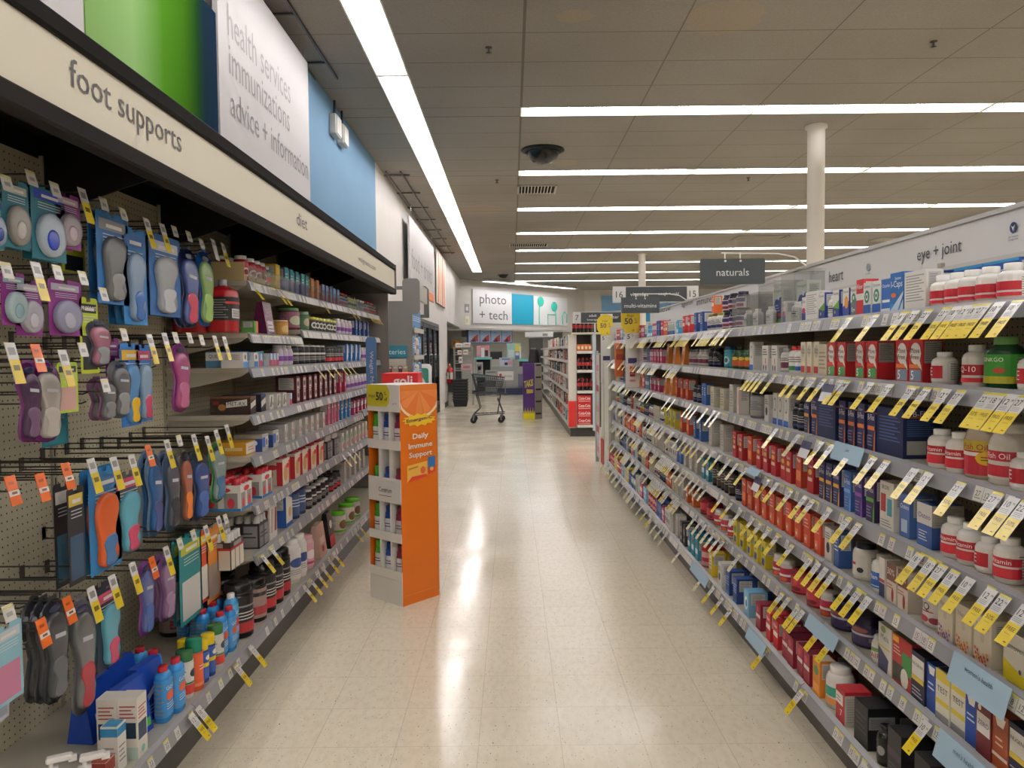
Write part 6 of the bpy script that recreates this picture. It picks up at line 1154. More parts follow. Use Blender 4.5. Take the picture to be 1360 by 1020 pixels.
# shelf face: header card, trays, dividers, base
hH = zt-.0
def tray(z0, z1, nm='shelf_tray', col='#e6e3da'):
    b = B(); b.prism([(0, 0, z0), (0, wl, z0), (0, wl, z1), (0, 0, z1)], (-.004, 0, 0), col); b.box((0, .004, z0), (wr-.004, wl-.004, z0+.004), col); return b.ob(nm, D)
hd = tray(zt-.155, zt, 'header_card')
b = B(); b.add([(-.0052, wl*.998, zt-.127), (-.0052, wl*.38, zt-.127), (-.0052, wl*.3, zt-.095), (-.0052, wl*.29, zt-.04), (-.0052, wl*.36, zt-.003), (-.0052, wl*.998, zt-.003)], [(0, 1, 2, 3, 4, 5)], '#cfc22c')
for tx, yy, zz, hh in (('bogo', .84, -.068, .026), ('50', .6, -.068, .05), ('%', .42, -.05, .022), ('off', .4, -.083, .018)): text(b, tx, (-.0062, wl*yy, zt+zz), (0, -1, 0), (0, 0, 1), height=hh, col='#26242c', bold=(tx == '50'))
text(b, 'my W', (-.0062, wl*.14, zt-.108), (0, -1, 0), (0, 0, 1), height=.014, col='#b8323c'); b.ob('offer_print', hd)
zs = [zt-.30, zt-.47-.0, zt-.66, .36, .155]   # tops of the tray fronts
fr = [(.93, .97), (.72, .79), (.48, .62), (.335, .39), (.125, .205)]
lv_ = [(.98*zt-.31, .06), (.98*zt-.505, .11)]
trays = [(zt-.373, zt-.32), (zt-.68, zt-.538), (zt-.904, zt-.853), (zt-1.123, zt-1.07)]
for i, (a, c_) in enumerate(trays):
    o = tray(a, c_)
    if i == 1: b = B(); text(b, 'Centrum', (-.0052, wl*.47, (a+c_)/2), (0, -1, 0), (0, 0, 1), width=wl*.4, height=.028, col='#33333a'); b.quad([(-.005, wl*.67, a+.035), (-.005, wl*.28, a+.035), (-.005, wl*.28, a+.038), (-.005, wl*.67, a+.038)], '#6a3a44'); b.ob('lettering', o)
b = B(); b.prism([(0, 0, 0), (0, wl, 0), (0, wl, zt-1.125), (0, 0, zt-1.125)], (-.003, 0, 0), '#e2dfd5'); b.ob('base_front', D)
for f in (.33, .66):
    b = B(); b.box((.0, wl*f-.006, zt-1.12), (wr-.006, wl*f+.006, zt-.155), '#e6e3da'); b.ob('divider', D)
b = B(); b.box((0, .002, zt-.002), (wr, wl-.002, zt), '#d9d6ce'); b.ob('top_edge', D)
# bottles standing in the display
cols = {0: ('#7a2040', '#6a1f38', '#d9cfd2', 'burgundy'), 1: ('#1c3f8c', '#19367a', '#d9dbe0', 'blue'), 2: ('#3f9c2c', '#4ca832', '#dcdcd4', 'green')}
for k, (cb_, cc_, lb, nm) in cols.items(): bottle('cent%d' % k, 'multivitamin_bottle', nm+' multivitamin bottle', .038, .195, cb_, cc_, lb, [('l', -.4, .5, .4, .8, 2, '#3a3a44')], capr=.85, caph=.2, shoulder=.16)
Rm = Matrix.Rotation(atan2(ux.y, ux.x), 4, 'Z'); dm = {k: [(n_, p_.mesh(n_)) for n_, p_ in DS['cent%d' % k]['parts']] for k in cols}
ln = ['top', 'second', 'third', 'lowest']
for i, z in enumerate([q[0]+.0045 for q in trays]):
    for k in range(3):
        loc = Vector((pm.x, pm.y, 0)) + Rm @ Vector((.047, wl*(.165+.335*k), z))
        o = mk('multivitamin_bottle', dm[k][0][1], None, '%s multivitamin bottle on the %s tray of the orange floor display' % (cols[k][3], ln[i]), 'bottle', 'bottles in the orange floor display', None, loc, atan2(ux.y, ux.x)+pi/2)
        mk('cap', dm[k][1][1], o)
# red display behind it, blue strip sign on the wall unit end
t = thing('floor_display', 'red cardboard display reading goli, mostly hidden behind the orange one', 'display', (-.93, 5.55, 0)); b = B(); b.box((0, 0, 0), (.24, .25, 1.12), '#b81c20'); b.ob('carcass', t)
b = B(); b.box((-.01, -.012, 1.12), (.25, .26, 1.30), '#cf1f22'); text(b, 'goli', (.14, -.0135, 1.235), (1, 0, 0), (0, 0, 1), width=.14, col='#ece8e6', bold=True); b.ob('header_box', t)
p0 = P(485.5, 448, Y=6.05); p1 = P(500.5, 512, Y=6.05)
t = thing('flag_sign', 'narrow blue flag sign reading Weight Management on the wall unit', 'shelf sign', (p0.x, 6.05, .98)); W_ = p1.x-p0.x; b = B(); z1 = p0.z-.98
b.prism([(0, 0, 0), (W_, 0, 0), (W_, 0, z1-.02), (W_-.012, 0, z1), (.012, 0, z1), (0, 0, z1-.02)], (0, .008, 0), '#5b86b8'); b.ob('board', t)
b = B(); text(b, 'Weight Management', (W_*.5, -.001, z1-.36), (0, 0, -1), (1, 0, 0), height=.036, width=.5, col='#e6e9ee'); b.ob('lettering', t)
b = B(); b.box((-.06, .001, z1*.5), (.0, .006, z1*.5+.03), '#c9c9c9', 'clear'); b.ob('clip', t)
# ---------------------------------------------------------------- profile end panels and the battery bay beyond the wall unit
def rpoly(x0, x1, z0, z1, r, n=4, cor='1111'):
    pts = []
    for (cx, cz, a0, f) in ((x1-r, z0+r, -pi/2, cor[0]), (x1-r, z1-r, 0, cor[1]), (x0+r, z1-r, pi/2, cor[2]), (x0+r, z0+r, pi, cor[3])):
        if f == '1': pts += [(cx+r*cos(a0+pi/2*i/n), cz+r*sin(a0+pi/2*i/n)) for i in range(n+1)]
        else: pts.append((cx+(r if a0 in (-pi/2, 0) else -r), cz+(r if a0 in (0, pi/2) else -r)))
    return pts
t = thing('end_bay', 'tall grey bay with rounded top corners and a teal batteries sign over pegboard', 'fixture', (0, 8.2, 0))
b = B(); b.prism([(x, 0, z) for x, z in rpoly(-1.36, -1.06, .0, 2.0, .04, cor='0010')], (0, .03, 0), '#7f7b75', 'painted_metal'); b.prism([(x, -.001, z) for x, z in rpoly(-1.16, -.975, 1.86, 2.24, .045)], (0, .032, 0), '#7f7b75', 'painted_metal'); b.ob('profile_panel', t)
b = B(); b.box((-1.42, -.012, 1.395), (-1.115, -.002, 1.525), '#2f7f92'); bt = b.ob('teal_sign', t); b = B(); text(b, 'batteries', (-1.27, -.0135, 1.46), (1, 0, 0), (0, 0, 1), width=.27, col='#dfe8ea'); b.ob('lettering', bt)
b = B(); b.box((-1.35, -.008, .1), (-1.13, 0, 1.385), '#c9c0ae'); 
for i in range(9):
    for j in range(40): b.quad([(-1.335+i*.0254, -.0085, .15+j*.03), (-1.332+i*.0254, -.0085, .15+j*.03), (-1.332+i*.0254, -.0085, .154+j*.03), (-1.335+i*.0254, -.0085, .154+j*.03)], '#6a6252')
b.ob('peg_panel', t)
for i in range(8):
    b = B(); x = -1.32+.055*(i % 4); z = 1.24-.13*(i//4); b.box((x, -.03, z), (x+.04, -.012, z+.07), ('#8c3a34', '#b9a48c', '#7a3430', '#caa070')[i % 4]); b.quad([(x+.005, -.031, z+.04), (x+.035, -.031, z+.04), (x+.035, -.031, z+.062), (x+.005, -.031, z+.062)], '#d9d4ca'); b.ob('battery_card', None, 'battery card on the pegboard under the teal sign, %s in the %s row' % (ordn(i % 4+1), ('upper', 'lower')[i//4]), 'battery pack', 'battery cards', None, (0, 8.2, 0))
b = B(); b.box((-1.62, .03, 0), (-1.36, .06, 2.0), '#8b877f', 'painted_metal'); b.ob('side_panel', t)
# further run with header box
t = thing('wall_fixture', 'further grey shelving run with blocky rounded header past the batteries bay', 'shelving', (0, 0, 0))
b = B(); b.box((-1.62, 8.26, 0), (-1.58, 9.15, 2.0), '#a8a394'); b.ob('back_panel', t)
b = B(); b.box((-1.6, 8.26, 0), (-1.12, 9.15, .16), '#5a554e', 'painted_metal'); b.ob('kick_base', t)
for y in (9.15,):
    b = B(); b.prism([(x, y, z) for x, z in rpoly(-1.6, -1.08, 0, 1.9, .04, cor='0010')], (0, .03, 0), '#6f6b65', 'painted_metal'); b.prism([(-.98, y, 1.86), (-.98, y, 2.2), (-1.02, y, 2.24), (-1.6, y, 2.24), (-1.6, y, 2.2), (-1.04, y, 2.2), (-1.04, y, 1.9), (-1.6, y, 1.9), (-1.6, y, 1.86)], (0, .03, 0), '#6f6b65', 'painted_metal'); b.ob('profile_panel', t)
b = B(); b.box((-1.03, 8.26, 2.02), (-1.0, 9.2, 2.2), '#b9b5aa'); b.ob('fascia', t)
shz = (1.72, 1.42, 1.12, .82, .5, .16)
for z in shz: b = B(); b.box((-1.6, 8.3, z-.02), (-1.06, 9.14, z), '#a9a69c', 'painted_metal'); b.box((-1.06, 8.3, z-.05), (-1.045, 9.14, z), '#c2c0bb', 'painted_metal'); b.ob('shelf', t)
bottle('bluebig', 'detergent_bottle', 'large pale blue bottle with white cap', .07, .27, '#6f9fc8', '#dfe3e6', '#5f8fbc', [('l', -.4, .3, .4, .7, 3, '#c9d6e2')], capr=.6, shoulder=.12)
bottle('whbig', 'detergent_bottle', 'large white bottle', .07, .24, '#d9d7d2', '#c9c7c2', '#cfc9c2', [('r', -.5, .3, .5, .6, '#8c8aa0')], capr=.6)
bottle('redbig', 'detergent_bottle', 'dull red bottle', .06, .22, '#9c4a44', '#d9d4cf', '#b9a09a', [('r', -.5, .3, .5, .6, '#d8d3cc')], capr=.6)
ci = {}
fm = {k: farmesh(k).mesh('detergent_bottle') for k in ('bluebig', 'whbig', 'redbig')}
for si, z in enumerate(shz):
    for j, y in enumerate([8.42+.19*q for q in range(4)]):
        k = ('bluebig', 'whbig', 'redbig')[0 if si == 0 and j < 3 else (j*5+si*3) % 3]; ci[(si, k)] = ci.get((si, k), 0)+1
        mk('detergent_bottle', fm[k], None, '%s, %s on the %s shelf past the batteries bay' % (DS[k]['look'], ordn(ci[(si, k)]), ORD[si]), 'bottle', 'bottles past the batteries bay', None, (-1.135, y, z+.001), -pi/2)
# drinks cooler set into the wall
t = thing('drink_cooler', 'long black-framed glass-door drinks cooler set into the left-hand wall', 'cooler', (0, 14.2, 0))
b = B(); b.box((-2.6, 0, 0), (-2.55, 4.4, 2.12), '#2b2c2f'); b.box((-2.6, -.04, 0), (XL, 0, 2.12), '#3a3b3e'); b.box((-2.6, 4.4, 0), (XL, 4.44, 2.12), '#3a3b3e'); b.box((-2.6, 0, 0), (XL-.02, 4.4, .2), '#2a2a2c'); b.box((-2.6, 0, 2.05), (XL, 4.4, 2.12), '#4a4a4c'); b.ob('cabinet', t)
for z in (.55, .95, 1.35, 1.7): b = B(); b.box((-2.5, 0, z-.012), (XL-.12, 4.4, z), '#8c8d90', 'chrome'); b.ob('wire_shelf', t)
for k in range(4):
    y0 = .05+k*1.09; b = B()
    for q in ((y0, y0+.06, .2, 2.04), (y0+1.0, y0+1.06, .2, 2.04)): b.box((XL-.05, q[0], q[2]), (XL, q[1], q[3]), '#1b1c1e', 'painted_metal')
    b.box((XL-.05, y0, .2), (XL, y0+1.06, .28), '#1b1c1e', 'painted_metal'); b.box((XL-.05, y0, 1.97), (XL, y0+1.06, 2.04), '#1b1c1e', 'painted_metal'); d_ = b.ob('glass_door', t)
    b = B(); b.box((XL-.03, y0+.06, .28), (XL-.026, y0+1.0, 1.97), '#fff', 'glass'); b.ob('glass', d_)
    b = B(); b.tube([(XL+.0, y0+.1, .9), (XL+.05, y0+.1, .9), (XL+.05, y0+.1, 1.4), (XL, y0+.1, 1.4)], .012, '#9a9b9d', 'chrome'); b.ob('door_handle', d_)
bottle('drinkb', 'drink_bottle', 'cold drink bottle with pale label', .045, .26, '#5c6a90', '#c9ccd2', '#a9aab8', [('r', -.5, .3, .5, .6, '#6a5a84')], capr=.45); dm_ = farmesh('drinkb').mesh('drink_bottle')
for si, z in enumerate((.2, .55, .95, 1.35, 1.7)):
    for j in range(26): mk('drink_bottle', dm_, None, 'cold drink bottle, %s along the cooler\'s %s level' % (ordn(j+1), ORD[4-si]), 'bottle', 'bottles in the drinks cooler', None, (XL-.2, 14.3+.165*j, z+.001), -pi/2)
# ice bin by the cooler
t = thing('standing_sign', 'rounded white floor sign with a green panel in front of the cooler', 'sign', (-1.35, 11.3, 0)); b = B(); b.prism([(x, 0, z) for x, z in rpoly(-.16, .16, .02, 1.28, .06)], (0, .05, 0), '#dedfdb'); b.box((-.2, -.1, 0), (.2, .15, .02), '#8a8a88'); b.ob('board', t)
b = B(); b.prism([(x, -.003, z) for x, z in rpoly(-.12, .12, .5, 1.22, .04)], (0, .003, 0), '#2f7c6c'); b.add([(x, -.004, z) for x, z in ell(0, .95, .08, .14)], [tuple(range(18))], '#b9cfc4'); b.ob('green_panel', t)
# fire extinguisher
p = P(597, 497, X=XL+.09); t = thing('fire_extinguisher', 'red fire extinguisher on the wall pier beside the wire rack', 'fire extinguisher', (XL+.1, p.y, p.z-.25))
b = B(); b.lathe([(.07, 0), (.085, .02), (.085, .36), (.06, .42), (.03, .44)], '#b01218', 'gloss', 14); b.ob('cylinder', t); b = B(); b.lathe([(.0855, .12), (.0855, .3)], '#d9d2c8', 'card', 14); b.ob('label_band', t)
b = B(); b.box((-.03, -.05, .44), (.03, .05, .5), '#c07a3c', 'painted_metal'); b.box((-.015, -.09, .5), (.015, .04, .53), '#d9c9a0', 'painted_metal'); b.ob('valve_handle', t); b = B(); b.tube([(0, -.05, .47), (0, -.12, .4), (0, -.11, .1)], .012, '#1c1c1c'); b.ob('hose', t)
b = B(); b.box((-.1, -.04, .2), (-.08, .04, .3), '#555', 'painted_metal'); b.ob('wall_bracket', t)
# wire rack with a stack of hand baskets
rk = thing('wire_rack', 'grey wire merchandising rack with four tiers beside the fire extinguisher', 'rack', (-1.32, 21.0, 0), 0)
b = B()
for x in (-.25, .25):
    for y in (-.18, .18): b.tube([(x, y, 0), (x, y, 1.6)], .012, '#8d8b84', 'painted_metal')
b.ob('frame_post', rk)
for z in (.95, 1.15, 1.38, 1.58):
    b = B(); 
    for k in range(9): b.tube([(-.25+.0625*k, -.18, z), (-.25+.0625*k, .18, z)], .004, '#a9a79f', 'painted_metal', 4)
    b.tube([(-.25, -.18, z+.06), (.25, -.18, z+.06)], .007, '#a9a79f', 'painted_metal', 4); b.tube([(-.25, -.18, z), (.25, -.18, z)], .007, '#a9a79f', 'painted_metal', 4); b.tube([(-.25, .18, z), (.25, .18, z)], .007, '#a9a79f', 'painted_metal', 4); b.ob('wire_shelf', rk)
for i, (x, z, w_, h_, c, lb) in enumerate(((-.12, 1.59, .2, .1, '#dcdad6', 'white bag on the rack top, nearer the pier'), (.1, 1.59, .2, .12, '#cfcdc8', 'white bag on the rack top, by the wall opening'), (-.1, 1.385, .12, .12, '#dcd6c9', 'cream round pack on the rack second tier'), (.06, 1.385, .14, .13, '#d5cfc4', 'cream square pack on the rack second tier'),
      (-.08, 1.155, .1, .17, '#dedcd6', 'white bottle-shaped carton on the rack third tier'), (.08, .955, .3, .16, '#c9a0a4', 'pink and white carton on the rack lowest tier'))):
    t = mk('carton', B().box((-w_/2, -.08, 0), (w_/2, .08, h_), c, 'card', .012).quad([(-w_*.3, -.0805, h_*.3), (w_*.3, -.0805, h_*.3), (w_*.3, -.0805, h_*.7), (-w_*.3, -.0805, h_*.7)], '#9a7a80').mesh('carton'), None, lb, 'carton', 'cartons on the wire rack', None, (-1.32+x, 21.0, z))
bk = B(); w1, w2, h_ = .16, .2, .2
bk.prism([(-w1, -.12, 0), (w1, -.12, 0), (w1, .12, 0), (-w1, .12, 0)], (0, 0, .008), '#26282a', 'soft')
for q in ([(-w1, -.12, 0), (w1, -.12, 0), (w2, -.16, h_), (-w2, -.16, h_)], [(-w1, .12, 0), (w1, .12, 0), (w2, .16, h_), (-w2, .16, h_)]): bk.prism(q, (0, .006, 0), '#26282a', 'soft')
for q in ([(-w1, -.12, 0), (-w1, .12, 0), (-w2, .16, h_), (-w2, -.16, h_)], [(w1, -.12, 0), (w1, .12, 0), (w2, .16, h_), (w2, -.16, h_)]): bk.prism(q, (.006, 0, 0), '#26282a', 'soft')
bk.box((-w2-.012, -.175, h_-.012), (w2+.012, -.155, h_+.008), '#3a3c3e', 'soft'); bk.box((-w2-.012, .155, h_-.012), (w2+.012, .175, h_+.008), '#3a3c3e', 'soft'); bm_ = bk.mesh('hand_basket')
for k in range(8): mk('hand_basket', bm_, None, 'black plastic hand basket, %s from the floor in the nested stack' % ordn(k+1), 'basket', 'stacked hand baskets', None, (-1.38, 20.45, .001+k*.075))
# shopping trolley
pc = P(648, 558, Z=0); ct = thing('shopping_cart', 'empty grey wire shopping cart standing in the cross aisle', 'shopping cart', (pc.x+.07, 15.75, 0), 0)
def wires(b, a0, a1, b0, b1, n, r=.0045, col='#3f4143'):
    a0, a1, b0, b1 = map(Vector, (a0, a1, b0, b1))
    for i in range(n+1): f = i/n; b.tube([a0.lerp(b0, f), a1.lerp(b1, f)], r, col, 'painted_metal', 4)
# x: handle at -x end, front at +x
tl_, tr_ = (-.36, -.27, 1.0), (.30, -.2, .92); bl, br = (-.26, -.22, .56), (.2, -.17, .60)
b = B()
for s in (1, -1):
    a, c_, d_, e_ = [(q[0], q[1]*s, q[2]) for q in (tl_, tr_, bl, br)]
    b.tube([a, c_, e_, d_, a], .009, '#3a3c3e', 'painted_metal', 6); wires(b, a, d_, c_, e_, 16); wires(b, a, c_, d_, e_, 7)
wires(b, (.30, -.2, .92), (.30, .2, .92), (.2, -.17, .6), (.2, .17, .6), 6); wires(b, (.30, -.2, .92), (.2, -.17, .6), (.30, .2, .92), (.2, .17, .6), 8)
wires(b, bl, (bl[0], -bl[1], bl[2]), br, (br[0], -br[1], br[2]), 10); wires(b, (-.36, -.27, 1.0), (-.26, -.22, .56), (-.36, .27, 1.0), (-.26, .22, .56), 9); b.ob('wire_basket', ct)
b = B(); b.tube([(-.38, -.28, 1.02), (-.38, .28, 1.02)], .017, '#8d9092', 'gloss', 8); b.ob('handle', ct)
b = B(); b.box((-.12, -.235, .74), (.12, -.225, .86), '#3c3f41', 'soft'); b.ob('side_panel', ct)
b = B(); b.box((-.36, -.24, .60), (-.3, .24, .66), '#1f2022', 'soft'); b.tube([(-.36, -.25, .62), (.36, -.2, .58)], .013, '#3a3c3e', 'painted_metal'); b.tube([(-.36, .25, .62), (.36, .2, .58)], .013, '#3a3c3e', 'painted_metal'); b.ob('bumper_rail', ct)
b = B()
for s in (1, -1):
    b.tube([(-.28, .24*s, .6), (-.2, .24*s, .3), (-.36, .25*s, .16)], .011, '#3a3c3e', 'painted_metal'); b.tube([(-.36, .25*s, .16), (.3, .2*s, .2)], .011, '#3a3c3e', 'painted_metal'); b.tube([(.22, .18*s, .62), (.15, .2*s, .2)], .011, '#3a3c3e', 'painted_metal'); b.tube([(.15, .2*s, .5), (.26, .2*s, .2)], .009, '#3a3c3e', 'painted_metal')
for k in range(7): b.tube([(-.3+.09*k, -.22, .185), (-.3+.09*k, .22, .185)], .006, '#3a3c3e', 'painted_metal', 4)
b.ob('chassis', ct)
for (x, y) in ((-.34, -.25), (-.34, .25), (.22, -.2), (.24, .2)):
    b = B(); b.lathe([(.045, -.018), (.065, -.012), (.065, .012), (.045, .018)], '#1a1a1b', 'soft', 14, (x, y, .066), axis='y'); wl_ = b.ob('caster_wheel', ct); b = B(); b.box((x-.015, y-.026, .06), (x+.015, y-.02, .17), '#66686a', 'painted_metal'); b.box((x-.015, y+.02, .06), (x+.015, y+.026, .17), '#66686a', 'painted_metal'); b.box((x-.02, y-.026, .15), (x+.02, y+.026, .175), '#66686a', 'painted_metal'); b.ob('fork', wl_)
# purple chips display
ta = P(695, 557, Z=0); tb = P(710.5, 557, Z=0); tc_ = P(720, 556, Z=0); Wd = (tb-ta).length; hh = P(700, 482.5, Y=ta.y).z
t = thing('floor_display', 'tall purple cardboard chip display with yellow flames and lettering reading TAKIS', 'display', (ta.x, ta.y, 0))
b = B(); b.box((0, 0, 0), (Wd, .3, hh), '#44186a'); pb_ = b.ob('purple_front', t)
b = B(); fl_ = [(0, .0)]
for k in range(9): fl_ += [(Wd*(k+.1)/9, .13), (Wd*(k+.5)/9, .2+.07*(k % 2)), (Wd*(k+.9)/9, .12)]
fl_ += [(Wd, 0)]
b.add([(x, -.002, z) for x, z in fl_], [tuple(range(len(fl_)))], '#dcd01c')
text(b, 'TAKIS', (Wd*.48, -.003, hh*.64), (1, 0, .25), (0, 0, 1), width=Wd*.8, height=.15, col='#d9d22c', bold=True); b.quad([(Wd*.3, -.003, hh*.46), (Wd*.85, -.003, hh*.47), (Wd*.85, -.003, hh*.53), (Wd*.3, -.003, hh*.54)], '#b9a83a'); b.ob('print', pb_)
b = B(); b.prism([(Wd+.003, 0, 0), (tc_.x-ta.x, .12, 0), (tc_.x-ta.x, .42, 0), (Wd+.003, .3, 0)], (0, 0, hh), '#9a958d'); b.ob('grey_side', t)
for k in range(5): b = B(); z = .1+.26*k; x1 = tc_.x-ta.x; b.prism([(Wd+.02, .013, z), (x1-.02, .10, z), (x1-.02, .10, z+.035), (Wd+.02, .013, z+.035)], (.002, -.012, 0), '#2a2624'); b.ob('hand_slot', t)
# ---------------------------------------------------------------- photo counter
t = thing('photo_counter', 'grey photo counter with turquoise worktop at the end of the aisle', 'counter', (0, 0, 0))
yc = 25.6; x0 = P(631, 475, Y=yc).x; x1 = P(652, 475, Y=yc).x; x2 = P(705, 475, Y=yc).x
b = B(); b.box((x0, yc, 0), (x0+.03, yc+.7, 1.2), '#8f9290'); b.box((x1-.03, yc, 0), (x1, yc+.7, 1.2), '#8f9290'); b.box((x0, yc+.6, 0), (x1, yc+.65, 1.2), '#2e3032'); b.box((x0, yc, .0), (x1, yc+.6, .1), '#5a5c5e'); b.box((x0, yc, .62), (x1, yc+.6, .66), '#84cfd0'); b.ob('kiosk_cabinet', t)
b = B(); b.box((x0-.02, yc-.03, 1.2), (x1+.02, yc+.7, 1.27), '#6fc3c4'); b.ob('worktop', t)
b = B(); b.box((x1+.0, yc+.2, 0), (x2, yc+.8, .95), '#a3a5a3'); b.box((x1, yc+.15, .0), (x2, yc+.2, .22), '#2d3560'); b.box((x1+.9, yc+.16, .25), (x2, yc+.2, .7), '#6a6c88'); b.ob('service_front', t)
b = B(); b.box((x1+.9, yc+.1, 1.12), (x2+.1, yc+.8, 1.19), '#6fc3c4'); b.ob('upper_worktop', t)
b = B(); b.box((x1+.95, yc+.2, .95), (x2, yc+.75, 1.12), '#2a2c2e'); b.ob('printer_bay', t)
def far(name, px0, py0, px1, py1, Y, d, col, label, cat, deco=None, zb=None, grp=None):
    a = P(px0, py0, Y=Y); c_ = P(px1, py1, Y=Y); z0 = c_.z if zb is None else zb; t = thing(name, label, cat, (a.x, Y, z0), 0, grp); b = B(); w_ = c_.x-a.x; h_ = a.z-z0
    b.box((0, 0, 0), (w_, d, h_), col, 'card', min(.01, d/4)); b.ob('body', t)
    if deco:
        b = B()
        for u0, v0, u1, v1, c in deco: b.quad([(w_*u0, -.003, h_*v0), (w_*u1, -.003, h_*v0), (w_*u1, -.003, h_*v1), (w_*u0, -.003, h_*v1)], c)
        b.ob('printed_front', t)
    return t, w_, h_
ph, w_, h_ = far('counter_sign', 661, 493.5, 682, 505, 25.3, .04, '#dddbd7', 'white counter sign reading photo with a red flower mark', 'sign'); b = B(); text(b, 'photo', (w_*.6, -.003, h_*.45), (1, 0, 0), (0, 0, 1), width=w_*.6, col='#77777a'); b.add([(x, -.004, z) for x, z in ell(w_*.18, h_*.6, .045, .05, 14)], [tuple(range(14))], '#c22c3c'); b.ob('lettering', ph)
b = B(); b.box((w_*.45, .01, -1.0*(P(661, 505, Y=25.3).z)), (w_*.5, .03, 0), '#8c8e8e', 'painted_metal'); b.ob('support_post', ph)
far('computer_monitor', 651, 467, 667, 477.5, 26.1, .06, '#17181b', 'black monitor on the photo counter, seen from behind', 'monitor', zb=1.2)
far('office_chair', 650, 478, 660, 492, 25.45, .25, '#1c2026', 'black office chair behind the photo counter', 'chair', zb=.8) if False else None
far('photo_poster', 663, 475, 681, 492, 25.85, .03, '#b9c6da', 'tilted poster with pink and white pictures on the counter front', 'poster', [(.05, .1, .35, .7, '#cfd3da'), (.4, .15, .62, .45, '#2a2c34'), (.62, .2, .95, .7, '#d9a0ac'), (.2, .75, .8, .9, '#5f84b4')], zb=.955)
far('photo_gift', 633, 459, 650, 471.5, 25.9, .2, '#c98a96', 'pink and white photo gift display on the kiosk worktop', 'display', [(.0, .2, .3, 1, '#d8a0a8'), (.35, .0, .6, .8, '#e6e2e0'), (.65, .1, .9, .6, '#3a3034')], zb=1.27)
far('photo_gift', 673, 456, 692, 471, 26.2, .1, '#9fc6c0', 'pale turquoise poster display with yellow patch on the counter', 'display', [(.6, .3, .9, .95, '#d8c84a'), (.1, .1, .5, .6, '#c9dcd8'), (.9, .1, 1, .8, '#dcdad4')], zb=1.19)
far('counter_card', 684, 467, 690, 475, 25.6, .02, '#5a648c', 'small blue notice card on the counter edge', 'card', [(.1, .5, .9, .9, '#cfd4e4')], zb=1.19)
far('printer', 655, 463, 672, 467.5, 27.0, .4, '#b4b5b2', 'pale grey printer on the back bench of the photo counter', 'printer', zb=1.25) if False else None
far('photo_leaflet', 632, 481, 641.5, 495.5, 25.65, .02, '#b4b2ae', 'leaflet with framed picture in the kiosk cubby', 'leaflet', [(.15, .15, .85, .85, '#8a8684'), (.3, .4, .7, .7, '#c9a8a4')], zb=.66)
far('stool', 647, 487, 656, 493, 25.2, .35, '#8d8f8c', 'grey stool cushion in front of the photo counter', 'stool', zb=.05) if False else None
far('waste_bin', 644.5, 492, 660, 522, 25.0, .3, '#989b98', 'light grey bin cabinet below the photo sign', 'bin', [(.1, .9, .9, .96, '#6a6c6a')], zb=0)
far('wall_cabinet', 590.5, 0, 590.6, 1, 27, .1, '#777', 'x', 'x') if False else None
far('back_counter', 597, 463, 612, 470, 27.6, .5, '#33353a', 'dark counter in the wall opening left of the photo desk', 'counter', zb=0)
far('shelf_bin', 600, 452, 611, 463, 27.7, .4, '#c08a24', 'amber storage bin on the dark counter', 'bin', [(.1, .1, .45, .9, '#8c5a1c'), (.55, .1, .9, .9, '#d9a03a')])
far('wall_panel_board', 613, 438.5, 627, 449, 28.2, .08, '#6f6e68', 'dark grey-brown panel under the photo fascia', 'panel', zb=2.0)
far('bulkhead_strip', 697, 441, 735, 447.5, 28.6, .2, '#c6c8c8', 'pale bulkhead strip with small dark mark right-hand of the menu board', 'panel', [(.62, .2, .8, .7, '#77797a')])
far('kiosk', 722, 462, 731, 500, 27.3, .4, '#c9c6be', 'cream photo kiosk pillar behind the chip display', 'kiosk', [(.2, .8, .7, .82, '#55534f')], zb=0)
far('refrigerator', 703, 449, 721, 480, 27.0, .6, '#34322f', 'dark open bay with shelves behind the purple display', 'bay', [(.1, .8, .5, .82, '#77726a'), (.1, .6, .6, .63, '#b9b4aa'), (.1, .5, .5, .58, '#d9d6d2')], zb=0)
pg = thing('stock_bag', 'black and white bag of goods next to the cream kiosk', 'bag', (P(709, 480, Y=23.9).x, 23.9, 0)); b = B(); b.lathe([(.14, 0), (.18, .3), (.2, 1.0), (.14, 1.5)], ['#2a2628', '#dcdada', '#2e2a2c'], 'soft', 10); b.ob('bag_body', pg)
# ---------------------------------------------------------------- second island across the cross aisle
GX = .98; t = thing('far_shelving', 'second island of shelving across the cross aisle, soda on its end', 'shelving', (0, 0, 0))
b = B(); b.box((1.42, 13.3, 0), (1.46, 26, 1.72), '#a8a394'); b.ob('back_panel', t)
b = B(); b.box((GX, 12.95, 0), (1.42, 26, .13), '#3a3733', 'painted_metal'); b.ob('kick_base', t)
for z in (.17, .47, .75, 1.02, 1.29, 1.55): b = B(); b.box((1.0, 13.25, z-.02), (1.42, 26, z), '#b0ada4', 'painted_metal'); b.box((.98, 13.25, z-.05), (1.0, 26, z), '#c4c3be', 'painted_metal'); b.ob('shelf', t)
b = B(); b.box((.965, 13.0, .14), (1.1, 13.22, 1.73), '#d3cfc4'); b.ob('end_panel', t)
b = B(); b.box((.955, 12.985, .16), (1.085, 13.0, .6), '#c41a16'); b.ob('red_kick_panel', t)
b = B(); b.box((1.1, 13.2, .13), (1.62, 13.24, 1.73), '#4a3f36'); b.box((1.36, 12.9, .1), (1.42, 13.2, 1.73), '#b9c6cc'); b.box((1.02, 12.88, 1.73), (1.62, 13.24, 1.76), '#c9c2ae'); b.ob('endcap_frame', t)
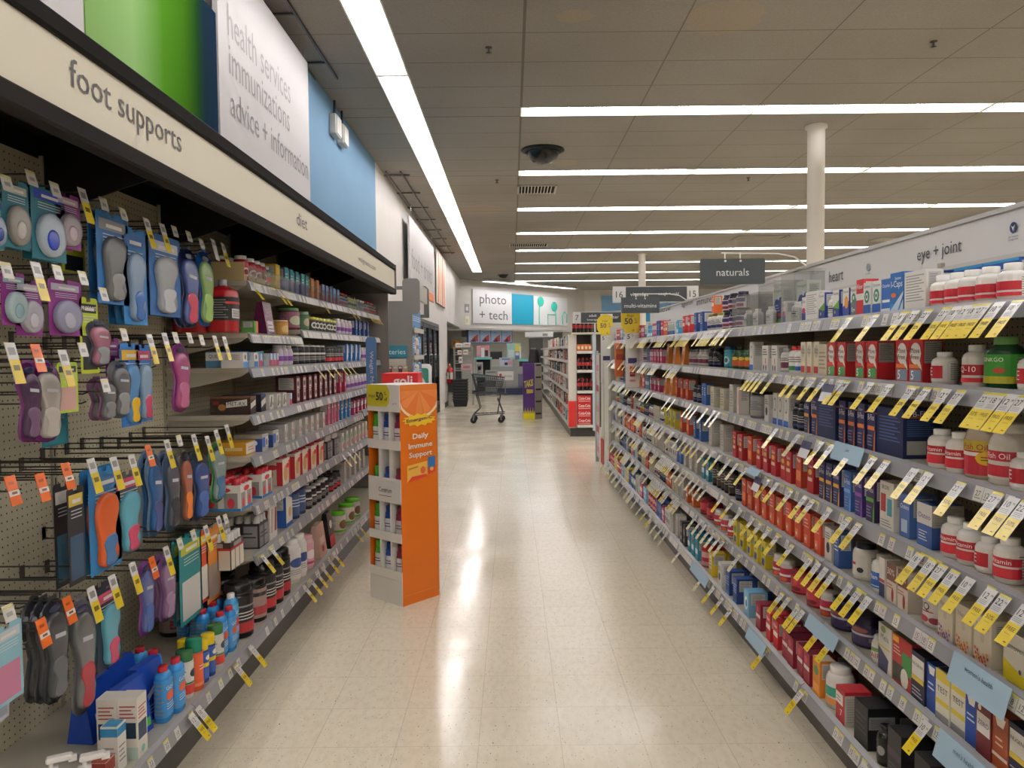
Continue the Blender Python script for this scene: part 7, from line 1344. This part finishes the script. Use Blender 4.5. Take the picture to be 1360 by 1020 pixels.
for z in (.2, .78, 1.13, 1.45): b = B(); b.box((1.1, 12.92, z-.02), (1.36, 13.2, z), '#c9c7c0', 'painted_metal'); b.box((1.1, 12.9, z-.045), (1.36, 12.92, z), '#d3d1cb', 'painted_metal'); b.ob('endcap_shelf', t)
sodab = B(); sodab.box((-.12, -.09, 0), (.12, .09, .125), '#bb1218'); text(sodab, 'Coca-Cola', (0, -.0905, .07), (1, 0, 0), (0, 0, 1), width=.2, height=.05, col='#e6e2dc', bold=True); sodab.quad([(-.1, -.0905, .015), (.1, -.0905, .015), (.1, -.0905, .028), (-.1, -.0905, .028)], '#d9b0ac'); sm_ = sodab.mesh('soda_case')
for k in range(4): mk('soda_case', sm_, None, 'red twelve-pack soda case reading Coca-Cola, %s from the floor'.replace(' reading Coca-Cola', ' with white script') % ordn(k+1), 'soda case', 'stacked soda cases on the endcap', None, (1.225, 13.05, .201+k*.126))
bottle('soda', 'soda_bottle', 'dark cola bottle with red label', .032, .2, '#1f1412', '#b01a1c', '#b81c22', [('l', -.4, .4, .4, .6, 1, '#e6ddd8')], capr=.45, v0=.35, v1=.65); sbm = farmesh('soda').mesh('soda_bottle')
for si, z in enumerate((.78, 1.13, 1.45)):
    for j in range(4):
        if si == 2: mk('soda_can_pack', B().box((-.028, -.03, 0), (.028, .03, .11), '#c9682c').quad([(-.02, -.0305, .03), (.02, -.0305, .03), (.02, -.0305, .08), (-.02, -.0305, .08)], '#e0c9a0').mesh('soda_can_pack'), None, 'orange drink carton on the endcap top shelf, %s from the white panel' % ordn(j+1), 'drink carton', 'drink cartons on the endcap', None, (1.13+.064*j, 12.97, z+.001))
        else: mk('soda_bottle', sbm, None, 'dark cola bottle on the endcap\'s %s shelf, %s from the white panel' % (('third', 'second')[si], ordn(j+1)), 'bottle', 'cola bottles on the endcap', None, (1.135+.068*j, 12.97, z+.001))
for j in range(9): mk('soda_bottle', sbm, None, 'dark bottle standing on top of the soda endcap, %s from the white panel' % ordn(j+1), 'bottle', 'bottles on top of the endcap', None, (1.06+.068*j, 13.0, 1.761))
# stock on the second island's aisle side
rnd = random.Random(5); kk = ['brown', 'blklid', 'rust', 'beige', 'clearb', 'graybx', 'pinkb', 'teal', 'whtb', 'bago', 'blackb', 'iron', 'brown', 'mfc', 'wtub', 'blkc', 'clearb', 'graybx']
fmesh = {k: farmesh(k).mesh(DS[k]['kind']) for k in kk}; cc2 = {}
for si, z in enumerate((.17, .47, .75, 1.02, 1.29, 1.55)):
    y = 13.35
    while y < 21.5:
        k = rnd.choice(kk); D_ = DS[k]; s_ = 1.5
        cc2[(si, k)] = cc2.get((si, k), 0)+1
        o = mk('household_item', fmesh[k], None, '%s, %s such on the second island %s shelf' % (D_['look'], ordn(cc2[(si, k)]), ORD[5-si]), D_['cat'], 'goods on the second island', None, (1.0+D_['d']*.5*s_+rnd.random()*.02, y+D_['w']*s_/2, z+.001), pi/2); o.scale = (s_, s_, min(1.35, .22/D_['h']))
        y += D_['w']*s_+rnd.choice((.02, .05, .12))+(y-13)*.03
# aisle signs
def aisle(name, x0, x1, z0, z1, y, label, parts):
    t = thing(name, label, 'aisle sign', (x0, y, z0)); b = B(); b.box((0, 0, 0), (x1-x0, .03, z1-z0), '#c9c8c4'); b.ob('sign_body', t)
    for (f0, f1, col, tx, tcol, hgt) in parts:
        w_ = x1-x0; h_ = z1-z0; b = B(); b.box((w_*f0, -.004, .008), (w_*f1, 0, h_-.008), col); 
        for i, q in enumerate(tx): text(b, q[0], (w_*(f0+(f1-f0)*q[1]), -.0055, h_*q[2]), (1, 0, 0), (0, 0, 1), height=hgt, col=tcol)
        b.ob('sign_panel', t)
    return t
a = P(814, 380.5, Y=9.0); c_ = P(928, 401, Y=9.0)
t = aisle('aisle_sign', a.x, c_.x, c_.z, a.z, 9.0, 'hanging aisle sign numbered 16 and 15 for vitamins and cough + cold', [(.01, .14, '#c9c8c4', [('16', .5, .5)], '#3a3c3e', .075), (.15, .86, '#33383a', [('vitamins', .22, .5), ('cough + cold', .7, .5)], '#d9dad8', .042), (.87, .99, '#c9c8c4', [('15', .5, .5)], '#3a3c3e', .075)])
b = B(); b.box(((c_.x-a.x)*.49, .005, -(c_.z-1.9)), ((c_.x-a.x)*.51, .025, 0), '#b9b7b2', 'painted_metal'); b.ob('post', t)
a = P(761, 414.5, Y=12.8); c_ = P(826, 429, Y=12.8)
t = aisle('aisle_sign', a.x, c_.x, c_.z, a.z, 12.8, 'aisle sign numbered 7 for adult beverages above the soda endcap', [(.01, .15, '#b9b9b7', [('7', .5, .5)], '#3a3c3e', .09), (.16, .98, '#33383a', [('adult', .3, .68), ('beverages', .3, .3), ('water', .8, .5)], '#d9dad8', .045)])
b = B(); b.box((.35, .005, -(c_.z-1.765)), (.38, .025, 0), '#b9b7b2', 'painted_metal'); b.ob('post', t)
def armsign(pxa, pya, pxb, pyb, Y, yroot, txt, label):
    a = P(pxa, pya, Y=Y); c_ = P(pxb, pyb, Y=Y); w_ = c_.x-a.x; h_ = a.z-c_.z
    t = thing('hanging_aisle_sign', label, 'aisle sign', (a.x, Y, c_.z)); b = B(); b.prism([(x, 0, z) for x, z in rpoly(0, w_, 0, h_, .008)], (0, .012, 0), '#3c4344'); b.ob('board', t)
    b = B(); text(b, txt, (w_*.5, -.0015, h_*.47), (1, 0, 0), (0, 0, 1), width=w_*.5 if txt == 'naturals' else w_*.84, col='#dadcda'); b.ob('lettering', t)
    b = B(); rx = 1.62-a.x; ry = yroot-Y
    b.tube([(w_*.33, .006, h_+.03), (rx-.2, .006+ry*.4, h_+.03), (rx-.1, .006+ry*.7, h_+.015), (rx-.03, .006+ry*.9, h_-.03), (rx, .006+ry, 1.898-c_.z)], .0045, '#dcdad4', 'painted_metal', 6)
    for f in (.385, .62): b.tube([(w_*f, .006, h_-.01), (w_*f, .006, h_+.034)], .0035, '#dcdad4', 'painted_metal', 6); b.lathe([(.006, -.002), (.006, .004)], '#e6e4df', 'gloss', 10, (w_*f, -.003, h_-.012), axis='y')
    b.ob('wire_arm', t)
armsign(930, 344, 1016, 377, 4.05, 4.15, 'naturals', 'dark hanging sign reading naturals on a curved wire arm')
armsign(825, 395, 876, 415.5, 6.9, 6.95, 'multi-vitamins', 'dark hanging sign reading multi-vitamins on a curved wire arm')
# bogo banners
def banner(x0p, x1p, y0p, y1p, Y, label, bulge):
    a = P(x0p, y0p, Y=Y); c_ = P(x1p, y1p, Y=Y); w_ = c_.x-a.x; h_ = a.z-c_.z; t = thing('offer_banner', label, 'offer sign', (a.x, Y, c_.z), 0, None)
    b = B(); b.box((0, 0, 0), (w_, .004, h_), '#d3d0ca'); b.ob('strip', t); r = w_*.78
    b = B(); cz = h_*(1-.16); cx_ = w_*.4; pts = [(max(-w_*.3, min(w_, cx_+r*1.0*cos(2*pi*i/30))), cz+h_*.155*sin(2*pi*i/30)) for i in range(30)]; b.prism([(x, -.003, z) for x, z in pts], (0, .003, 0), '#cbb31f'); b.quad([(0, -.0035, h_*.69), (w_, -.0035, h_*.69), (w_, -.0035, h_*.8), (0, -.0035, h_*.8)], '#cbb31f')
    for tx, fx, fz, hh_ in (('bogo', .36, .895, .03), ('50', .22, .83, .058), ('%', .7, .85, .022), ('off', .72, .815, .018), ('+', .55, .72, .03)): text(b, tx, (w_*fx, -.0045, h_*fz), (1, 0, 0), (0, 0, 1), height=hh_, col='#4a2f3c' if tx != '+' else '#b04a2c', bold=tx == '50')
    b.ob('yellow_disc', t)
    b = B(); text(b, '5', (w_*.22, -.001, h_*.645), (1, 0, 0), (0, 0, 1), height=.045, col='#4a4a58', bold=True); text(b, '%', (w_*.5, -.001, h_*.66), (1, 0, 0), (0, 0, 1), height=.018, col='#4a4a58')
    for k in range(3): b.quad([(w_*.62, -.001, h_*(.63+.014*k)), (w_*.93, -.001, h_*(.63+.014*k)), (w_*.93, -.001, h_*(.636+.014*k)), (w_*.62, -.001, h_*(.636+.014*k))], '#a9a9ac')
    b.quad([(w_*.18, -.001, h_*.32), (w_*.78, -.001, h_*.32), (w_*.78, -.001, h_*.385), (w_*.18, -.001, h_*.385)], '#35295c'); b.quad([(w_*.3, -.001, h_*.16), (w_*.66, -.001, h_*.16), (w_*.66, -.001, h_*.285), (w_*.3, -.001, h_*.285)], '#b51f2c'); b.quad([(w_*.36, -.002, h_*.19), (w_*.6, -.002, h_*.19), (w_*.6, -.002, h_*.2), (w_*.36, -.002, h_*.2)], '#e2c9c9')
    b.add([(x, -.001, z) for x, z in ell(w_*.5, h_*.11, w_*.24, .012, 14)], [tuple(range(14))], '#c98a90'); b.quad([(w_*.12, -.001, h_*.02), (w_*.88, -.001, h_*.02), (w_*.88, -.001, h_*.028), (w_*.12, -.001, h_*.028)], '#a5a5a5'); b.ob('offer_print', t)
    b = B(); b.box((w_-.01, .004, h_*.45), (1.2-a.x, .012, h_*.45+.02), '#bfc1c0', 'clear'); b.ob('clip_arm', t)
banner(830.5, 850, 408, 517.5, 7.1, 'tall bogo offer banner on the island edge, yellow disc overlapping the multi-vitamins sign', 1)
banner(797.6, 814, 417, 507.5, 9.35, 'farther bogo offer banner at the end of the island, beside the soda endcap', 1)
# island endcap
t = thing('endcap_display', 'white endcap unit at the far end of the island with a red kick panel', 'display', (0, 0, 0))
b = B(); b.box((1.12, 8.87, 0), (1.145, 9.62, 1.3), '#cfcbbf'); b.box((1.115, 9.3, 0), (1.12, 9.35, 1.3), '#bdb9ad'); b.ob('side_panel', t)
b = B(); b.box((1.108, 9.3, .05), (1.114, 9.6, .36), '#a8100e'); b.ob('red_kick_panel', t)
b = B(); b.box((1.145, 8.87, 0), (2.05, 8.92, 1.72), '#b5b0a3'); b.box((1.145, 8.92, 0), (2.05, 9.6, .14), '#4a463f'); b.ob('carcass', t)
for z in (.5, .85, 1.2): b = B(); b.box((1.145, 8.93, z-.02), (2.05, 9.55, z), '#c3c1ba', 'painted_metal'); b.ob('endcap_shelf', t)
b = B(); b.box((1.09, 9.98, 0), (1.13, 10.05, 1.45), '#9fa3a5', 'painted_metal'); b.box((1.1, 9.66, 1.4), (1.12, 10.0, 1.42), '#9fa3a5', 'painted_metal'); b.ob('corner_post', t)
b = B(); b.box((1.1, 9.68, .08), (1.108, 9.97, 1.40), '#c6bcb8'); 
for k in range(9): b.box((1.095, 9.7, .15+.13*k), (1.1, 9.95, .23+.13*k), ('#c98a94', '#b9c3c9', '#a84a58', '#cdb9a8')[k % 4])
b.ob('pictured_panel', t)
t = thing('orange_banner_box', 'tall orange carton display hanging between the two bogo banners', 'display', (0, 0, 0))
a = P(821, 455, Y=8.0); c_ = P(829, 500, Y=8.0); b = B(); b.box((a.x-.03, 8.0, c_.z), (c_.x, 8.06, a.z), '#c0602c', 'card', .008); b.quad([(a.x-.02, 7.998, a.z-.18), (c_.x-.01, 7.998, a.z-.18), (c_.x-.01, 7.998, a.z-.12), (a.x-.02, 7.998, a.z-.12)], '#8c2c20'); b.quad([(a.x-.02, 7.998, a.z-.07), (c_.x-.01, 7.998, a.z-.07), (c_.x-.01, 7.998, a.z-.03), (a.x-.02, 7.998, a.z-.03)], '#e0a080'); b.ob('carton_body', t)
b = B(); b.box((c_.x-.002, 8.0, c_.z), (1.18, 8.01, c_.z+.02), '#b9bbbb', 'clear'); b.ob('clip_arm', t)
print("LONG", [o["label"] for o in bpy.data.objects if "label" in o and len(o["label"].split()) > 16][:30])
